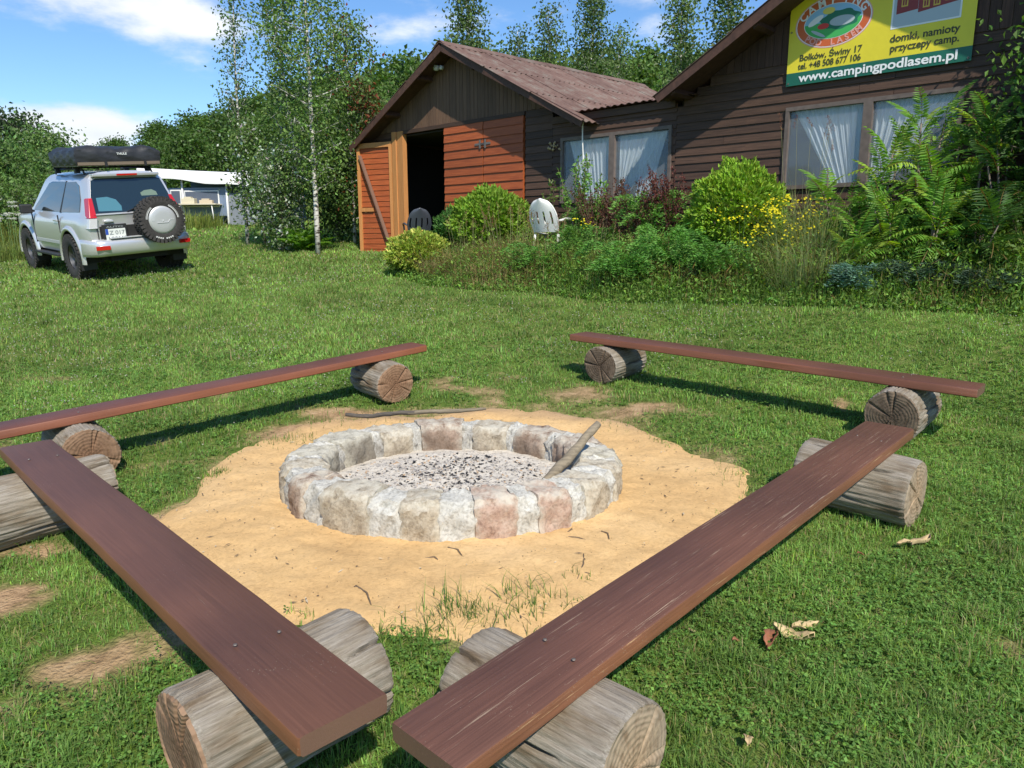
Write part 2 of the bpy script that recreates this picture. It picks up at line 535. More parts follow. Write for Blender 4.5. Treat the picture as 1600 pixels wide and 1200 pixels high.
def fast_mesh(name, V, F, col, mat, smooth=False):
    """V (n,3); F (m,k) quads or tris; col (n,3) per vertex"""
    me = bpy.data.meshes.new(name)
    n, m, k = len(V), len(F), F.shape[1]
    me.vertices.add(n); me.vertices.foreach_set('co', V.astype(np.float32).ravel())
    me.loops.add(m * k); me.loops.foreach_set('vertex_index', F.astype(np.int32).ravel())
    me.polygons.add(m)
    me.polygons.foreach_set('loop_start', np.arange(0, m * k, k, dtype=np.int32))
    try: me.polygons.foreach_set('loop_total', np.full(m, k, dtype=np.int32))
    except Exception: pass
    a = me.color_attributes.new('Col', 'FLOAT_COLOR', 'POINT')
    c4 = np.ones((n, 4), np.float32); c4[:, :3] = col
    a.data.foreach_set('color', c4.ravel())
    me.materials.append(mat)
    me.update(calc_edges=True)
    me.polygons.foreach_set('use_smooth', np.full(m, smooth))
    return me


def leaf_arrays(P, D, Lg, Wd, col, rng, fold=.12):
    """rhombic leaves: base P, direction D, length, width; returns V,F,C"""
    n = len(P)
    D = unit(D)
    R = unit(rng.normal(size=(n, 3)))
    S = unit(np.cross(D, R)); Nn = np.cross(S, D)
    Lg = np.broadcast_to(Lg, n)[:, None]; Wd = np.broadcast_to(Wd, n)[:, None]
    V = np.empty((n, 4, 3))
    V[:, 0] = P
    V[:, 1] = P + D * Lg * .45 + S * Wd * .5 + Nn * Wd * fold
    V[:, 2] = P + D * Lg - Nn * Lg * .08
    V[:, 3] = P + D * Lg * .45 - S * Wd * .5 + Nn * Wd * fold
    F = (np.arange(n) * 4)[:, None] + np.arange(4)[None]
    C = np.repeat(np.broadcast_to(col, (n, 3))[:, None], 4, axis=1).reshape(-1, 3)
    return V.reshape(-1, 3), F, C


def jitter(base, n, rng, v=.25, hue=.12):
    c = np.array(base)[None] * (1 + rng.normal(size=(n, 1)) * v)
    c = c * (1 + rng.normal(size=(n, 3)) * hue)
    return np.clip(c, .004, .9)


def leaves(name, P, D, Lg, Wd, base, rng, mat, v=.25, hue=.08, extra=None):
    n = len(P)
    c = jitter(base, n, rng, v, hue)
    if extra is not None:
        frac, ec = extra
        k = rng.random(n) < frac
        c[k] = jitter(ec, int(k.sum()), rng, v, hue)
    V, F, C = leaf_arrays(P, D, Lg, Wd, c, rng)
    return fast_mesh(name, V, F, C, mat)


def blades(P, H, W, lean, col, rng, segs=2, yaw=None):
    """grass blades; segs 1 = single triangle, 2 = quad strip of 2 + tip"""
    n = len(P)
    yaw = rng.random(n) * 2 * np.pi if yaw is None else yaw
    dx, dy = np.cos(yaw), np.sin(yaw)
    side = np.stack([-dy, dx, 0 * dx], 1); fwd = np.stack([dx, dy, 0 * dx], 1)
    H = np.broadcast_to(H, n)[:, None]; W = np.broadcast_to(W, n)[:, None]; lean = np.broadcast_to(lean, n)[:, None]
    up = np.array([0, 0, 1.])[None]
    col = np.broadcast_to(col, (n, 3))
    if segs == 1:
        V = np.stack([P - side * W / 2, P + side * W / 2, P + up * H + fwd * lean * H], 1)
        F = np.arange(n * 3).reshape(n, 3)
        C = np.repeat(col[:, None], 3, 1)
        return V.reshape(-1, 3), F, C.reshape(-1, 3)
    m = P + up * H * .55 + fwd * lean * H * .3
    t = P + up * H * (1 - .25 * np.minimum(1, np.abs(lean))) + fwd * lean * H
    V = np.stack([P - side * W / 2, P + side * W / 2, m + side * W * .4, m - side * W * .4, t], 1)
    b = (np.arange(n) * 5)[:, None]
    F = np.concatenate([b + np.array([[0, 1, 2]]), b + np.array([[0, 2, 3]]), b + np.array([[3, 2, 4]])])
    C = np.repeat(col[:, None], 5, 1)
    return V.reshape(-1, 3), F, C.reshape(-1, 3)


def join_arrays(parts):
    V, F, C = [], [], []
    b = 0
    for v, f, c in parts:
        V.append(v); F.append(f + b); C.append(c); b += len(v)
    return np.concatenate(V), np.concatenate(F), np.concatenate(C)


# ================================================================== SETTING: ground, sand
# worn bare patches of the lawn (x, y, radius x, radius y, strength)
PATCH = []
for px, py, rx, ry, s in [(45, 865, .16, .12, 1.1), (150, 1035, .26, .15, 1.1), (20, 945, .26, .13, 1.0), (240, 690, .16, .08, .8), (1312, 633, .10, .16, 1.0), (690, 596, .16, .18, .8),
                          (800, 592, .18, .20, .6), (905, 615, .35, .30, .85), (1010, 640, .30, .22, .75), (1090, 645, .25, .16, .5), (215, 655, .22, .2, .35), (930, 577, .14, .14, .8), (900, 573, .12, .2, .6),
                          (60, 1010, .1, .06, .6), (430, 668, .25, .13, .5), (640, 640, .5, .2, .35), (1150, 700, .2, .22, .5), (1590, 1030, .12, .08, .7), (1490, 985, .07, .05, .6), (255, 1120, .1, .06, .5), (100, 1150, .1, .06, .6), (160, 640, .2, .1, .5), (110, 520, .4, .2, .3), (20, 1110, .12, .08, .8),
                          (560, 645, .3, .14, .5), (1130, 620, .2, .15, .6), (770, 540, .2, .15, .5), (310, 470, .4, .2, .3), (1540, 560, .5, .3, .35), (60, 1120, .12, .07, .5), (330, 985, .1, .05, .3)]:
    g = ground_at(px, py)
    if g is not None: PATCH.append((g[0], g[1], rx, ry, s))


def vnoise(x, y, f, seed=0.0):
    """cheap smooth noise about 0..1"""
    x = np.asarray(x, float) * f + seed * 7.13; y = np.asarray(y, float) * f + seed * 3.71
    return .5 + .17 * (np.sin(x + 1.7 * np.sin(y * .83 + seed)) + np.sin(y * 1.13 + 1.9 * np.sin(x * .77 + 2 + seed)) + np.sin((x + y) * 1.9 + 2.1 * np.sin((x - y) * .9)))


def sand_r(th):
    return 1.56 + .07 * np.sin(3 * th + .8) + .05 * np.sin(5 * th + 2) + .035 * np.sin(9 * th + 1) + .02 * np.sin(17 * th) + .10 * np.exp(-((th - 1.25) / .5) ** 2) - .06 * np.exp(-((th + 1.6) / .5) ** 2)


def sandness(x, y):
    dx = x - RC[0]; dy = y - RC[1] - .02
    r = np.hypot(dx, dy); th = np.arctan2(dy, dx)
    return sand_r(th) - r                      # > 0 inside


def bareness(x, y):
    b = np.zeros_like(np.asarray(x, float))
    x0_, y0_ = x, y
    x = x + .16 * (vnoise(x0_, y0_, 7, 61) - .5) + .07 * (vnoise(x0_, y0_, 19, 62) - .5); y = y + .14 * (vnoise(x0_, y0_, 8, 63) - .5) + .06 * (vnoise(x0_, y0_, 21, 64) - .5)
    for (cx, cy, rx, ry, s) in PATCH:
        b = np.maximum(b, s * np.exp(-(((x - cx) / rx) ** 2 + ((y - cy) / ry) ** 2) * .9))
    x, y = x0_, y0_
    near = 1 - sstep(6.5, 9, y)
    b = b + near * np.clip((vnoise(x, y, 3.1, 1) - .60) * 1.7, 0, .62) * (.5 + .6 * (x < 0))
    b = b + .45 * np.clip(1 - np.abs(sandness(x, y)) / .22, 0, 1)
    return np.clip(b, 0, 1.2)


def build_ground():
    xs = np.unique(np.concatenate([np.linspace(-1500, -200, 8), np.linspace(-200, -40, 16), np.linspace(-40, -8, 50), np.arange(-8, 8, .08), np.linspace(8, 40, 50), np.linspace(40, 200, 16), np.linspace(200, 1500, 8)]))
    ys = np.unique(np.concatenate([np.linspace(-300, -20, 6), np.linspace(-20, 0, 20), np.arange(0, 12, .08), np.linspace(12, 50, 110), np.linspace(50, 200, 40), np.linspace(200, 1500, 10)]))
    X, Y = np.meshgrid(xs, ys)
    Z = gz(X, np.clip(Y, -20, 160))
    near = (np.abs(X) < 8) & (Y < 12)
    Z = Z + near * .012 * (vnoise(X, Y, 9, 2) - .5)
    nx, ny = len(xs), len(ys)
    # the sand sheet lies over a slightly lowered bed
    Z = Z - .03 * np.clip(sandness(X, Y) / .12, 0, 1) * near
    i = np.arange(ny - 1)[:, None] * nx + np.arange(nx - 1)[None]
    F = np.stack([i, i + 1, i + nx + 1, i + nx], -1).reshape(-1, 4)
    V = np.stack([X, Y, Z], -1).reshape(-1, 3)
    me = fast_mesh('ground', V, F, np.ones((len(V), 3)) * .5, M_GROUND, True)
    a = me.attributes.new('bare', 'FLOAT', 'POINT')
    a.data.foreach_set('value', bareness(X, Y).astype(np.float32).ravel())
    tag(put('ground', me), 'sloping camp lawn with worn earth patches', kind='structure')


def build_sand():
    nr, nt = 90, 320
    th = np.linspace(0, 2 * np.pi, nt, endpoint=False)
    fr = np.linspace(0, 1, nr)
    R = fr[:, None] * (sand_r(th)[None] + .10)
    X = RC[0] + R * np.cos(th)[None]; Y = RC[1] + .02 + R * np.sin(th)[None]
    edge = sandness(X, Y)
    Z = gz(X, Y) + .010 + .012 * (vnoise(X, Y, 7, 3) - .5) + .013 * (vnoise(X, Y, 17, 5) - .5) + .007 * (vnoise(X, Y, 37, 15) - .5) - .06 * np.clip(-edge / .10, 0, 1) - .012 * np.clip((.10 - edge) / .1, 0, 1)
    V = np.stack([X, Y, Z], -1).reshape(-1, 3)
    i = np.arange(nr - 1)[:, None] * nt; k = np.arange(nt)[None]; k2 = (k + 1) % nt
    F = np.stack([i + k, i + k2, i + nt + k2, i + nt + k], -1).reshape(-1, 4)
    me = fast_mesh('sand_patch', V, F[:, ::-1], np.ones((len(V), 3)), M_SAND, True)
    a = me.attributes.new('earth', 'FLOAT', 'POINT')
    e = np.clip(.75 - edge / .28 + .6 * (vnoise(X, Y, 6, 4) - .5), 0, 1) * np.clip((Y - 4.7) / .6, .18, 1)
    a.data.foreach_set('value', e.astype(np.float32).ravel())
    # faces must look up
    o = put('sand_patch', me)
    if me.polygons[5000].normal.z < 0: me.flip_normals()
    tag(o, 'round apron of yellow sand about the stone fire ring', kind='structure')


build_ground()
build_sand()

# ================================================================== BENCHES
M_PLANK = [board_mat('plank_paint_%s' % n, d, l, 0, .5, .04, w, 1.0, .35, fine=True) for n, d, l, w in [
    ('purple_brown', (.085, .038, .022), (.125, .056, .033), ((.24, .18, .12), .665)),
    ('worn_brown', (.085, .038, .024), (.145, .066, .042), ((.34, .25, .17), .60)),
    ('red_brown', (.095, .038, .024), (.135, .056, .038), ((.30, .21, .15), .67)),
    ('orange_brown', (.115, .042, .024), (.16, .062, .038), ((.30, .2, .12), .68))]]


def log_side_mat():
    m, N, L, B = new_mat('weathered_log')
    tc = N.new('ShaderNodeTexCoord'); oi = N.new('ShaderNodeObjectInfo')
    sc = N.new('ShaderNodeVectorMath'); sc.operation = 'SCALE'; sc.inputs[3].default_value = 23
    cb = N.new('ShaderNodeCombineXYZ')
    for i in range(3): L.new(oi.outputs['Random'], cb.inputs[i])
    L.new(cb.outputs[0], sc.inputs[0])
    ad = N.new('ShaderNodeVectorMath'); L.new(tc.outputs['Object'], ad.inputs[0]); L.new(sc.outputs[0], ad.inputs[1])
    mp = N.new('ShaderNodeMapping'); mp.inputs['Scale'].default_value = (8.0, 150, 150); L.new(ad.outputs[0], mp.inputs[0])
    n = N.new('ShaderNodeTexNoise'); n.inputs['Scale'].default_value = 1.2; n.inputs['Detail'].default_value = 12; n.inputs['Roughness'].default_value = .75
    L.new(mp.outputs[0], n.inputs['Vector'])
    r = ramp(N, [(.28, (.095, .08, .064)), (.42, (.20, .178, .147)), (.56, (.275, .25, .212)), (.74, (.42, .395, .355))])
    L.new(n.outputs['Fac'], r.inputs[0])
    mp2 = N.new('ShaderNodeMapping'); mp2.inputs['Scale'].default_value = (3, 9, 9); L.new(ad.outputs[0], mp2.inputs[0])
    n2 = N.new('ShaderNodeTexNoise'); n2.inputs['Scale'].default_value = 1.6; n2.inputs['Detail'].default_value = 5; L.new(mp2.outputs[0], n2.inputs['Vector'])
    r2 = ramp(N, [(.34, (.62, .50, .38)), (.46, (.88, .82, .74)), (.62, (1.12, 1.10, 1.08))]); L.new(n2.outputs['Fac'], r2.inputs[0])
    mx = N.new('ShaderNodeMix'); mx.data_type = 'RGBA'; mx.blend_type = 'MULTIPLY'; mx.inputs[0].default_value = 1
    L.new(r.outputs[0], mx.inputs[6]); L.new(r2.outputs[0], mx.inputs[7])
    L.new(obj_random(N, L, mx.outputs[2], .1), B.inputs['Base Color'])
    B.inputs['Roughness'].default_value = .85; B.inputs['Specular IOR Level'].default_value = .25
    b = N.new('ShaderNodeBump'); b.inputs['Strength'].default_value = .9; b.inputs['Distance'].default_value = .006
    L.new(n.outputs['Fac'], b.inputs['Height']); L.new(b.outputs[0], B.inputs['Normal'])
    return m


def log_end_mat(name, inner, outer):
    m, N, L, B = new_mat(name)
    tc = N.new('ShaderNodeTexCoord')
    sep = N.new('ShaderNodeSeparateXYZ'); L.new(tc.outputs['Object'], sep.inputs[0])
    cb = N.new('ShaderNodeCombineXYZ'); L.new(sep.outputs[1], cb.inputs[0]); L.new(sep.outputs[2], cb.inputs[1])
    ln = N.new('ShaderNodeVectorMath'); ln.operation = 'LENGTH'; L.new(cb.outputs[0], ln.inputs[0])
    n = N.new('ShaderNodeTexNoise'); n.inputs['Scale'].default_value = 14; n.inputs['Detail'].default_value = 7; L.new(tc.outputs['Object'], n.inputs['Vector'])
    a = N.new('ShaderNodeMath'); a.operation = 'MULTIPLY_ADD'; a.inputs[1].default_value = .035; L.new(n.outputs['Fac'], a.inputs[0]); L.new(ln.outputs['Value'], a.inputs[2])
    w = N.new('ShaderNodeMath'); w.operation = 'MULTIPLY'; w.inputs[1].default_value = 330; L.new(a.outputs[0], w.inputs[0])
    sn = N.new('ShaderNodeMath'); sn.operation = 'SINE'; L.new(w.outputs[0], sn.inputs[0])
    # radial streaks
    at2 = N.new('ShaderNodeMath'); at2.operation = 'ARCTAN2'; L.new(sep.outputs[1], at2.inputs[0]); L.new(sep.outputs[2], at2.inputs[1])
    cc = N.new('ShaderNodeCombineXYZ'); L.new(at2.outputs[0], cc.inputs[0]); L.new(ln.outputs['Value'], cc.inputs[1])
    mp = N.new('ShaderNodeMapping'); mp.inputs['Scale'].default_value = (2.2, 14, 1); L.new(cc.outputs[0], mp.inputs[0])
    n2 = N.new('ShaderNodeTexNoise'); n2.inputs['Scale'].default_value = 2; n2.inputs['Detail'].default_value = 8; L.new(mp.outputs[0], n2.inputs['Vector'])
    r = ramp(N, [(.0, inner), (.10, tuple((i + o) / 2 for i, o in zip(inner, outer))), (.17, outer)])
    L.new(ln.outputs['Value'], r.inputs[0])
    r2 = ramp(N, [(.3, (.62, .56, .5)), (.5, (1, 1, 1)), (.7, (1.18, 1.16, 1.12))]); L.new(n2.outputs['Fac'], r2.inputs[0])
    mx = N.new('ShaderNodeMix'); mx.data_type = 'RGBA'; mx.blend_type = 'MULTIPLY'; mx.inputs[0].default_value = 1
    L.new(r.outputs[0], mx.inputs[6]); L.new(r2.outputs[0], mx.inputs[7])
    mr = N.new('ShaderNodeMapRange'); mr.inputs[1].default_value = -1; mr.inputs[3].default_value = .93; mr.inputs[4].default_value = 1.03; L.new(sn.outputs[0], mr.inputs[0])
    hs = N.new('ShaderNodeHueSaturation'); L.new(mr.outputs[0], hs.inputs['Value']); L.new(mx.outputs[2], hs.inputs['Color'])
    L.new(hs.outputs[0], B.inputs['Base Color'])
    B.inputs['Roughness'].default_value = .9; B.inputs['Specular IOR Level'].default_value = .2
    b = N.new('ShaderNodeBump'); b.inputs['Strength'].default_value = .8; b.inputs['Distance'].default_value = .006
    s = N.new('ShaderNodeMath'); s.operation = 'MULTIPLY_ADD'; s.inputs[1].default_value = .15; L.new(sn.outputs[0], s.inputs[0]); L.new(n2.outputs['Fac'], s.inputs[2])
    L.new(s.outputs[0], b.inputs['Height']); L.new(b.outputs[0], B.inputs['Normal'])
    return m


M_LOG = log_side_mat()
M_END_TAN = log_end_mat('log_end_tan', (.33, .23, .14), (.30, .24, .17))
M_END_BROWN = log_end_mat('log_end_brown', (.17, .095, .055), (.25, .16, .10))
M_END_DARK = log_end_mat('log_end_dark', (.085, .06, .042), (.16, .12, .085))
M_CRACK = simple('crack_dark', (.02, .014, .01), .95)


def log_mesh(L_, r, seed, endmat):
    """log with its axis on local x, drying cracks cut as real grooves"""
    rg = np.random.default_rng(seed)
    nx, nt = 40, 256
    th = np.linspace(0, 2 * np.pi, nt, endpoint=False)
    cracks = []
    for _ in range(18):
        a = rg.random() * 2 * np.pi; x0 = rg.uniform(-.9, .6); x1 = x0 + rg.uniform(.5, 1.9)
        cracks.append((a, x0, x1, rg.uniform(.016, .038), rg.uniform(.026, .042), rg.uniform(-.06, .06)))
    V = []
    for i in range(nx):
        s = -1 + 2 * i / (nx - 1)
        rr = r * (1 + .028 * np.sin(2 * th + seed) + .018 * np.sin(3 * th + 2 * seed + .8 * s) + .006 * np.sin(5 * th + 5 * s + seed) + .006 * np.sin(7 * th + 3 * s) + .008 * np.sin(s * 4 + th + seed))
        rr = rr + .0016 * np.sin(31 * th + 3 * s + seed) + .0012 * np.sin(53 * th - 2 * s)
        for a, x0, x1, dep, wid, skew in cracks:
            env = np.clip(min((s - x0) / .25, (x1 - s) / .25, 1), 0, 1)
            d = np.angle(np.exp(1j * (th - a - skew * s - .03 * math.sin(7 * s + a))))
            rr = rr - dep * env * np.exp(-(d / wid) ** 2)
        x = s * L_ / 2
        if i in (0, nx - 1): rr = rr - .006
        for k in range(nt): V.append((x, rr[k] * math.cos(th[k]), rr[k] * math.sin(th[k])))
    F = []; Mi = []
    for i in range(nx - 1):
        for k in range(nt):
            k2 = (k + 1) % nt
            F.append((i * nt + k, (i + 1) * nt + k, (i + 1) * nt + k2, i * nt + k2)); Mi.append(0)
    # end faces as rings so that radial checks can sink in
    checks = [(rg.random() * 2 * np.pi, rg.uniform(.05, .10), rg.uniform(.35, 1.0)) for _ in range(7)]
    for side, base in ((-1, 0), (1, (nx - 1) * nt)):
        prev = base
        tilt = rg.uniform(-.05, .05)
        for j, f in enumerate((.97, .85, .68, .5, .3, .12)):
            b = len(V)
            for k in range(nt):
                p = V[base + k]
                y, z = p[1] * f, p[2] * f
                dep = 0
                for a, wd, ln in checks:
                    d = np.angle(np.exp(1j * (th[k] - a)))
                    if f > 1 - ln: dep += .010 * math.exp(-(d / (wd * (1.2 - .6 * f))) ** 2)
                bulge = (.004 if j else .002) + .0015 * math.sin(40 * f + 3 * th[k])
                V.append((side * (L_ / 2 + bulge - dep) + tilt * z, y, z))
            for k in range(nt):
                k2 = (k + 1) % nt
                q = (prev + k, prev + k2, b + k2, b + k)
                F.append(q if side < 0 else q[::-1]); Mi.append(1)
            prev = b
        c = len(V); V.append((side * L_ / 2, 0, 0))
        for k in range(nt):
            q = (prev + k, prev + (k + 1) % nt, c)
            F.append(q if side < 0 else q[::-1]); Mi.append(1)
    me = bpy.data.meshes.new('log'); me.from_pydata(V, [], F)
    me.materials.append(M_LOG); me.materials.append(endmat)
    me.polygons.foreach_set('material_index', Mi)
    me.update(); autosmooth(me, 40)
    if len(me.polygons) and me.polygons[nt].normal.dot(Vector(V[nt + 3]) - Vector((V[nt + 3][0], 0, 0))) < 0: me.flip_normals()
    return me


def plank_mesh(L_, w, t, mat, seed):
    rg = random.Random(seed)
    mb = MB(); nx = 24
    prof = [(-w / 2, -t + .006), (-w / 2 + .006, -t), (w / 2 - .006, -t), (w / 2, -t + .006), (w / 2, -.009), (w / 2 - .003, -.003), (w / 2 - .010, 0), (-w / 2 + .010, 0), (-w / 2 + .003, -.003), (-w / 2, -.009)]
    n = len(prof)
    for i in range(nx):
        s = i / (nx - 1); x = (s - .5) * L_
        q = 1.0
        if i in (0, nx - 1): q = .972; 
        wob = .0022 * math.sin(s * 9 + seed); zz = .004 * math.sin(s * 3.0 + seed) + (-.000 if q == 1 else -.0)
        for (y, z) in prof:
            e = rg.uniform(-.0012, .0012)
            mb.v.append((x, y * q + wob + e, (z + t / 2) * (q if q < 1 else 1) - t / 2 + zz))
        if i == 0 or i == nx - 2: pass
    # pull an almost-end ring close to each end for a worn arris
    for ring, sgn in ((1, -1), (nx - 2, 1)):
        for k in range(n):
            v = mb.v[ring * n + k]; mb.v[ring * n + k] = (sgn * (L_ / 2 - .007), v[1], v[2])
    for i in range(nx - 1):
        for k in range(n):
            k2 = (k + 1) % n
            mb.f.append((i * n + k, i * n + k2, (i + 1) * n + k2, (i + 1) * n + k)); mb.m.append(0)
    mb.f.append(tuple(range(n))[::-1]); mb.m.append(0)
    mb.f.append(tuple((nx - 1) * n + k for k in range(n))); mb.m.append(0)
    me = mb.mesh('plank', mat); autosmooth(me, 32)
    return me


M_SCREW = simple('screw_zinc', (.22, .18, .15), .5, .6)


_smb = MB(); _smb.lathe([(0.0001, .0012), (.0045, .0010), (.0056, .0004), (.0058, -.002)], 10, 'z')
SCREW_ME = _smb.mesh('screw', M_SCREW, True)


def bench(A, B, w, logs, mat, label, seed):
    """A, B: plank ends (x, y); logs: (distance from A, sideways offset, length, radius, end material, skew)"""
    A = Vector(A); B = Vector(B); d = (B - A); L_ = d.length; d.normalize()
    zA = g1(A.x, A.y) + .40; zB = g1(B.x, B.y) + .40
    # read the support heights from the two logs
    mid = (A + B) / 2
    zs = []
    for s, off, ll, r, em, sk in logs:
        p = A + d * s
        zs.append((s, g1(p.x, p.y) + 2 * r - .012 + .055))
    (s1, z1), (s2, z2) = zs
    k = (z2 - z1) / (s2 - s1)
    zA = z1 - k * s1; zB = zA + k * L_
    yaw = math.atan2(d.y, d.x); pitch = math.atan2(zB - zA, L_)
    root = empty('bench', (mid.x, mid.y, g1(mid.x, mid.y)), 0, label, 'bench', 'plank benches on logs round the fire ring')
    root.rotation_euler = (0, 0, yaw)
    base = g1(mid.x, mid.y)
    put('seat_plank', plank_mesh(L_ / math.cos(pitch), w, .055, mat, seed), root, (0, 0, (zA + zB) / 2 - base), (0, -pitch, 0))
    sc = []
    for s, off, ll, r, em, sk in logs:
        x = s - L_ / 2
        p = A + d * s + Vector((-d.y, d.x)) * off
        z = g1(p.x, p.y) + r - .012 - base
        n_ = Vector((-d.y, d.x)) * ll / 2
        pa, pb = p - n_, p + n_
        sl = math.atan2(g1(pb.x, pb.y) - g1(pa.x, pa.y), ll) * .5
        put('log_support', log_mesh(ll, r, seed + int(s * 10), em), root, (x, off, z), (seed * 1.3, -sl, math.pi / 2 + sk))
        sc += [(x, -.06), (x + .02, .06)]
    for (x, y) in sc: put('screw', SCREW_ME, root, (x, y, (zA + zB) / 2 - base + math.tan(pitch) * x + .0045))
    return root


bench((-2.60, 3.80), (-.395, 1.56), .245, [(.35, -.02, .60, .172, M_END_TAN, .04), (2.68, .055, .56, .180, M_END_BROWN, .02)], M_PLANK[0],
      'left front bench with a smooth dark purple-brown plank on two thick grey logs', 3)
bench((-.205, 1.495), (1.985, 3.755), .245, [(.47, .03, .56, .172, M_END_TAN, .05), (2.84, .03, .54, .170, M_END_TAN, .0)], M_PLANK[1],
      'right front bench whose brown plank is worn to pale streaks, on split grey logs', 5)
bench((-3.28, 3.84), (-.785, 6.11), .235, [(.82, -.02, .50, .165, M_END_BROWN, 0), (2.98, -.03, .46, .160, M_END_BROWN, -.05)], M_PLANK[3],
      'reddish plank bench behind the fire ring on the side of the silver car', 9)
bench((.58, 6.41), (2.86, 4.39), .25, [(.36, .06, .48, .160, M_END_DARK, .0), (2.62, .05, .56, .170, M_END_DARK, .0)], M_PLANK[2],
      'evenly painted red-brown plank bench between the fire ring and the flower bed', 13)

# ================================================================== FIRE RING
def stone_mat(name, c1, c2, c3):
    m, N, L, B = new_mat(name)
    tc = N.new('ShaderNodeTexCoord'); oi = N.new('ShaderNodeObjectInfo')
    sc = N.new('ShaderNodeVectorMath'); sc.operation = 'SCALE'; sc.inputs[3].default_value = 11
    cb = N.new('ShaderNodeCombineXYZ')
    for i in range(3): L.new(oi.outputs['Random'], cb.inputs[i])
    L.new(cb.outputs[0], sc.inputs[0])
    ad = N.new('ShaderNodeVectorMath'); L.new(tc.outputs['Object'], ad.inputs[0]); L.new(sc.outputs[0], ad.inputs[1])
    n = N.new('ShaderNodeTexNoise'); n.inputs['Scale'].default_value = 13; n.inputs['Detail'].default_value = 12; n.inputs['Roughness'].default_value = .74
    L.new(ad.outputs[0], n.inputs['Vector'])
    r = ramp(N, [(.3, c1), (.5, c2), (.7, c3)]); L.new(n.outputs['Fac'], r.inputs[0])
    n2 = N.new('ShaderNodeTexNoise'); n2.inputs['Scale'].default_value = 70; n2.inputs['Detail'].default_value = 6; L.new(ad.outputs[0], n2.inputs['Vector'])
    r2 = ramp(N, [(.35, (.62, .6, .58)), (.55, (1.05, 1.05, 1.05))]); L.new(n2.outputs['Fac'], r2.inputs[0])
    mx = N.new('ShaderNodeMix'); mx.data_type = 'RGBA'; mx.blend_type = 'MULTIPLY'; mx.inputs[0].default_value = .8
    L.new(r.outputs[0], mx.inputs[6]); L.new(r2.outputs[0], mx.inputs[7])
    # lime wash smeared over the top and edges
    sm = N.new('ShaderNodeAttribute'); sm.attribute_name = 'lime'
    m3 = N.new('ShaderNodeMix'); m3.data_type = 'RGBA'; m3.inputs[7].default_value = (.55, .52, .43, 1)
    mm = N.new('ShaderNodeMath'); mm.operation = 'MULTIPLY'
    rr = ramp(N, [(.36, (0, 0, 0)), (.56, (1, 1, 1))]); L.new(n.outputs['Fac'], rr.inputs[0])
    L.new(sm.outputs['Fac'], mm.inputs[0]); L.new(rr.outputs[0], mm.inputs[1]); L.new(mm.outputs[0], m3.inputs[0])
    L.new(mx.outputs[2], m3.inputs[6])
    so_ = N.new('ShaderNodeAttribute'); so_.attribute_name = 'soot'
    sn_ = N.new('ShaderNodeTexNoise'); sn_.inputs['Scale'].default_value = 4.5; sn_.inputs['Detail'].default_value = 6; L.new(ad.outputs[0], sn_.inputs['Vector'])
    sr_ = ramp(N, [(.38, (0, 0, 0)), (.62, (.8, .8, .8))]); L.new(sn_.outputs['Fac'], sr_.inputs[0])
    sm_ = N.new('ShaderNodeMath'); sm_.operation = 'MULTIPLY'; L.new(so_.outputs['Fac'], sm_.inputs[0]); L.new(sr_.outputs[0], sm_.inputs[1])
    sx_ = N.new('ShaderNodeMix'); sx_.data_type = 'RGBA'; L.new(sm_.outputs[0], sx_.inputs[0]); L.new(m3.outputs[2], sx_.inputs[6]); sx_.inputs[7].default_value = (.095, .07, .05, 1)
    L.new(sx_.outputs[2], B.inputs['Base Color'])
    B.inputs['Roughness'].default_value = .92; B.inputs['Specular IOR Level'].default_value = .2
    b = N.new('ShaderNodeBump'); b.inputs['Strength'].default_value = 1.0; b.inputs['Distance'].default_value = .012
    L.new(n.outputs['Fac'], b.inputs['Height']); L.new(b.outputs[0], B.inputs['Normal'])
    return m


M_STONE = [stone_mat('sandstone_tan', (.25, .205, .145), (.40, .335, .245), (.49, .43, .33)),
           stone_mat('sandstone_pink', (.30, .19, .14), (.42, .285, .215), (.49, .38, .30)),
           stone_mat('stone_grey', (.24, .22, .17), (.37, .34, .27), (.47, .44, .36)),
           stone_mat('stone_brown', (.20, .135, .095), (.32, .225, .165), (.42, .32, .245))]
M_MORTAR = stone_mat('lime_mortar', (.40, .385, .335), (.51, .495, .445), (.58, .57, .52))
M_ASH = None


def ash_mat():
    m, N, L, B = new_mat('ash')
    geo = N.new('ShaderNodeNewGeometry')
    n = N.new('ShaderNodeTexNoise'); n.inputs['Scale'].default_value = 38; n.inputs['Detail'].default_value = 9; n.inputs['Roughness'].default_value = .7
    L.new(geo.outputs['Position'], n.inputs['Vector'])
    r = ramp(N, [(.27, (.14, .12, .10)), (.36, (.42, .37, .31)), (.48, (.61, .55, .46)), (.72, (.71, .66, .58))]); L.new(n.outputs['Fac'], r.inputs[0])
    L.new(r.outputs[0], B.inputs['Base Color']); B.inputs['Roughness'].default_value = .97
    b = N.new('ShaderNodeBump'); b.inputs['Strength'].default_value = .9; b.inputs['Distance'].default_value = .02
    L.new(n.outputs['Fac'], b.inputs['Height']); L.new(b.outputs[0], B.inputs['Normal'])
    return m


M_ASH = ash_mat()
M_CHAR = simple('charcoal', (.022, .021, .021), .75, noise=.5, scale=40)
M_CHAR_GREY = simple('grey_cinder', (.28, .26, .24), .95, noise=.4, scale=50)
M_CHAR_TAN = simple('tan_cinder', (.42, .29, .18), .95, noise=.3, scale=50)

RA, RB = .93, .80          # outer half axes of the ring
IA, IB = .69, .57          # inner
RZ0 = .185                 # sand level at its foot
RTOP = .405


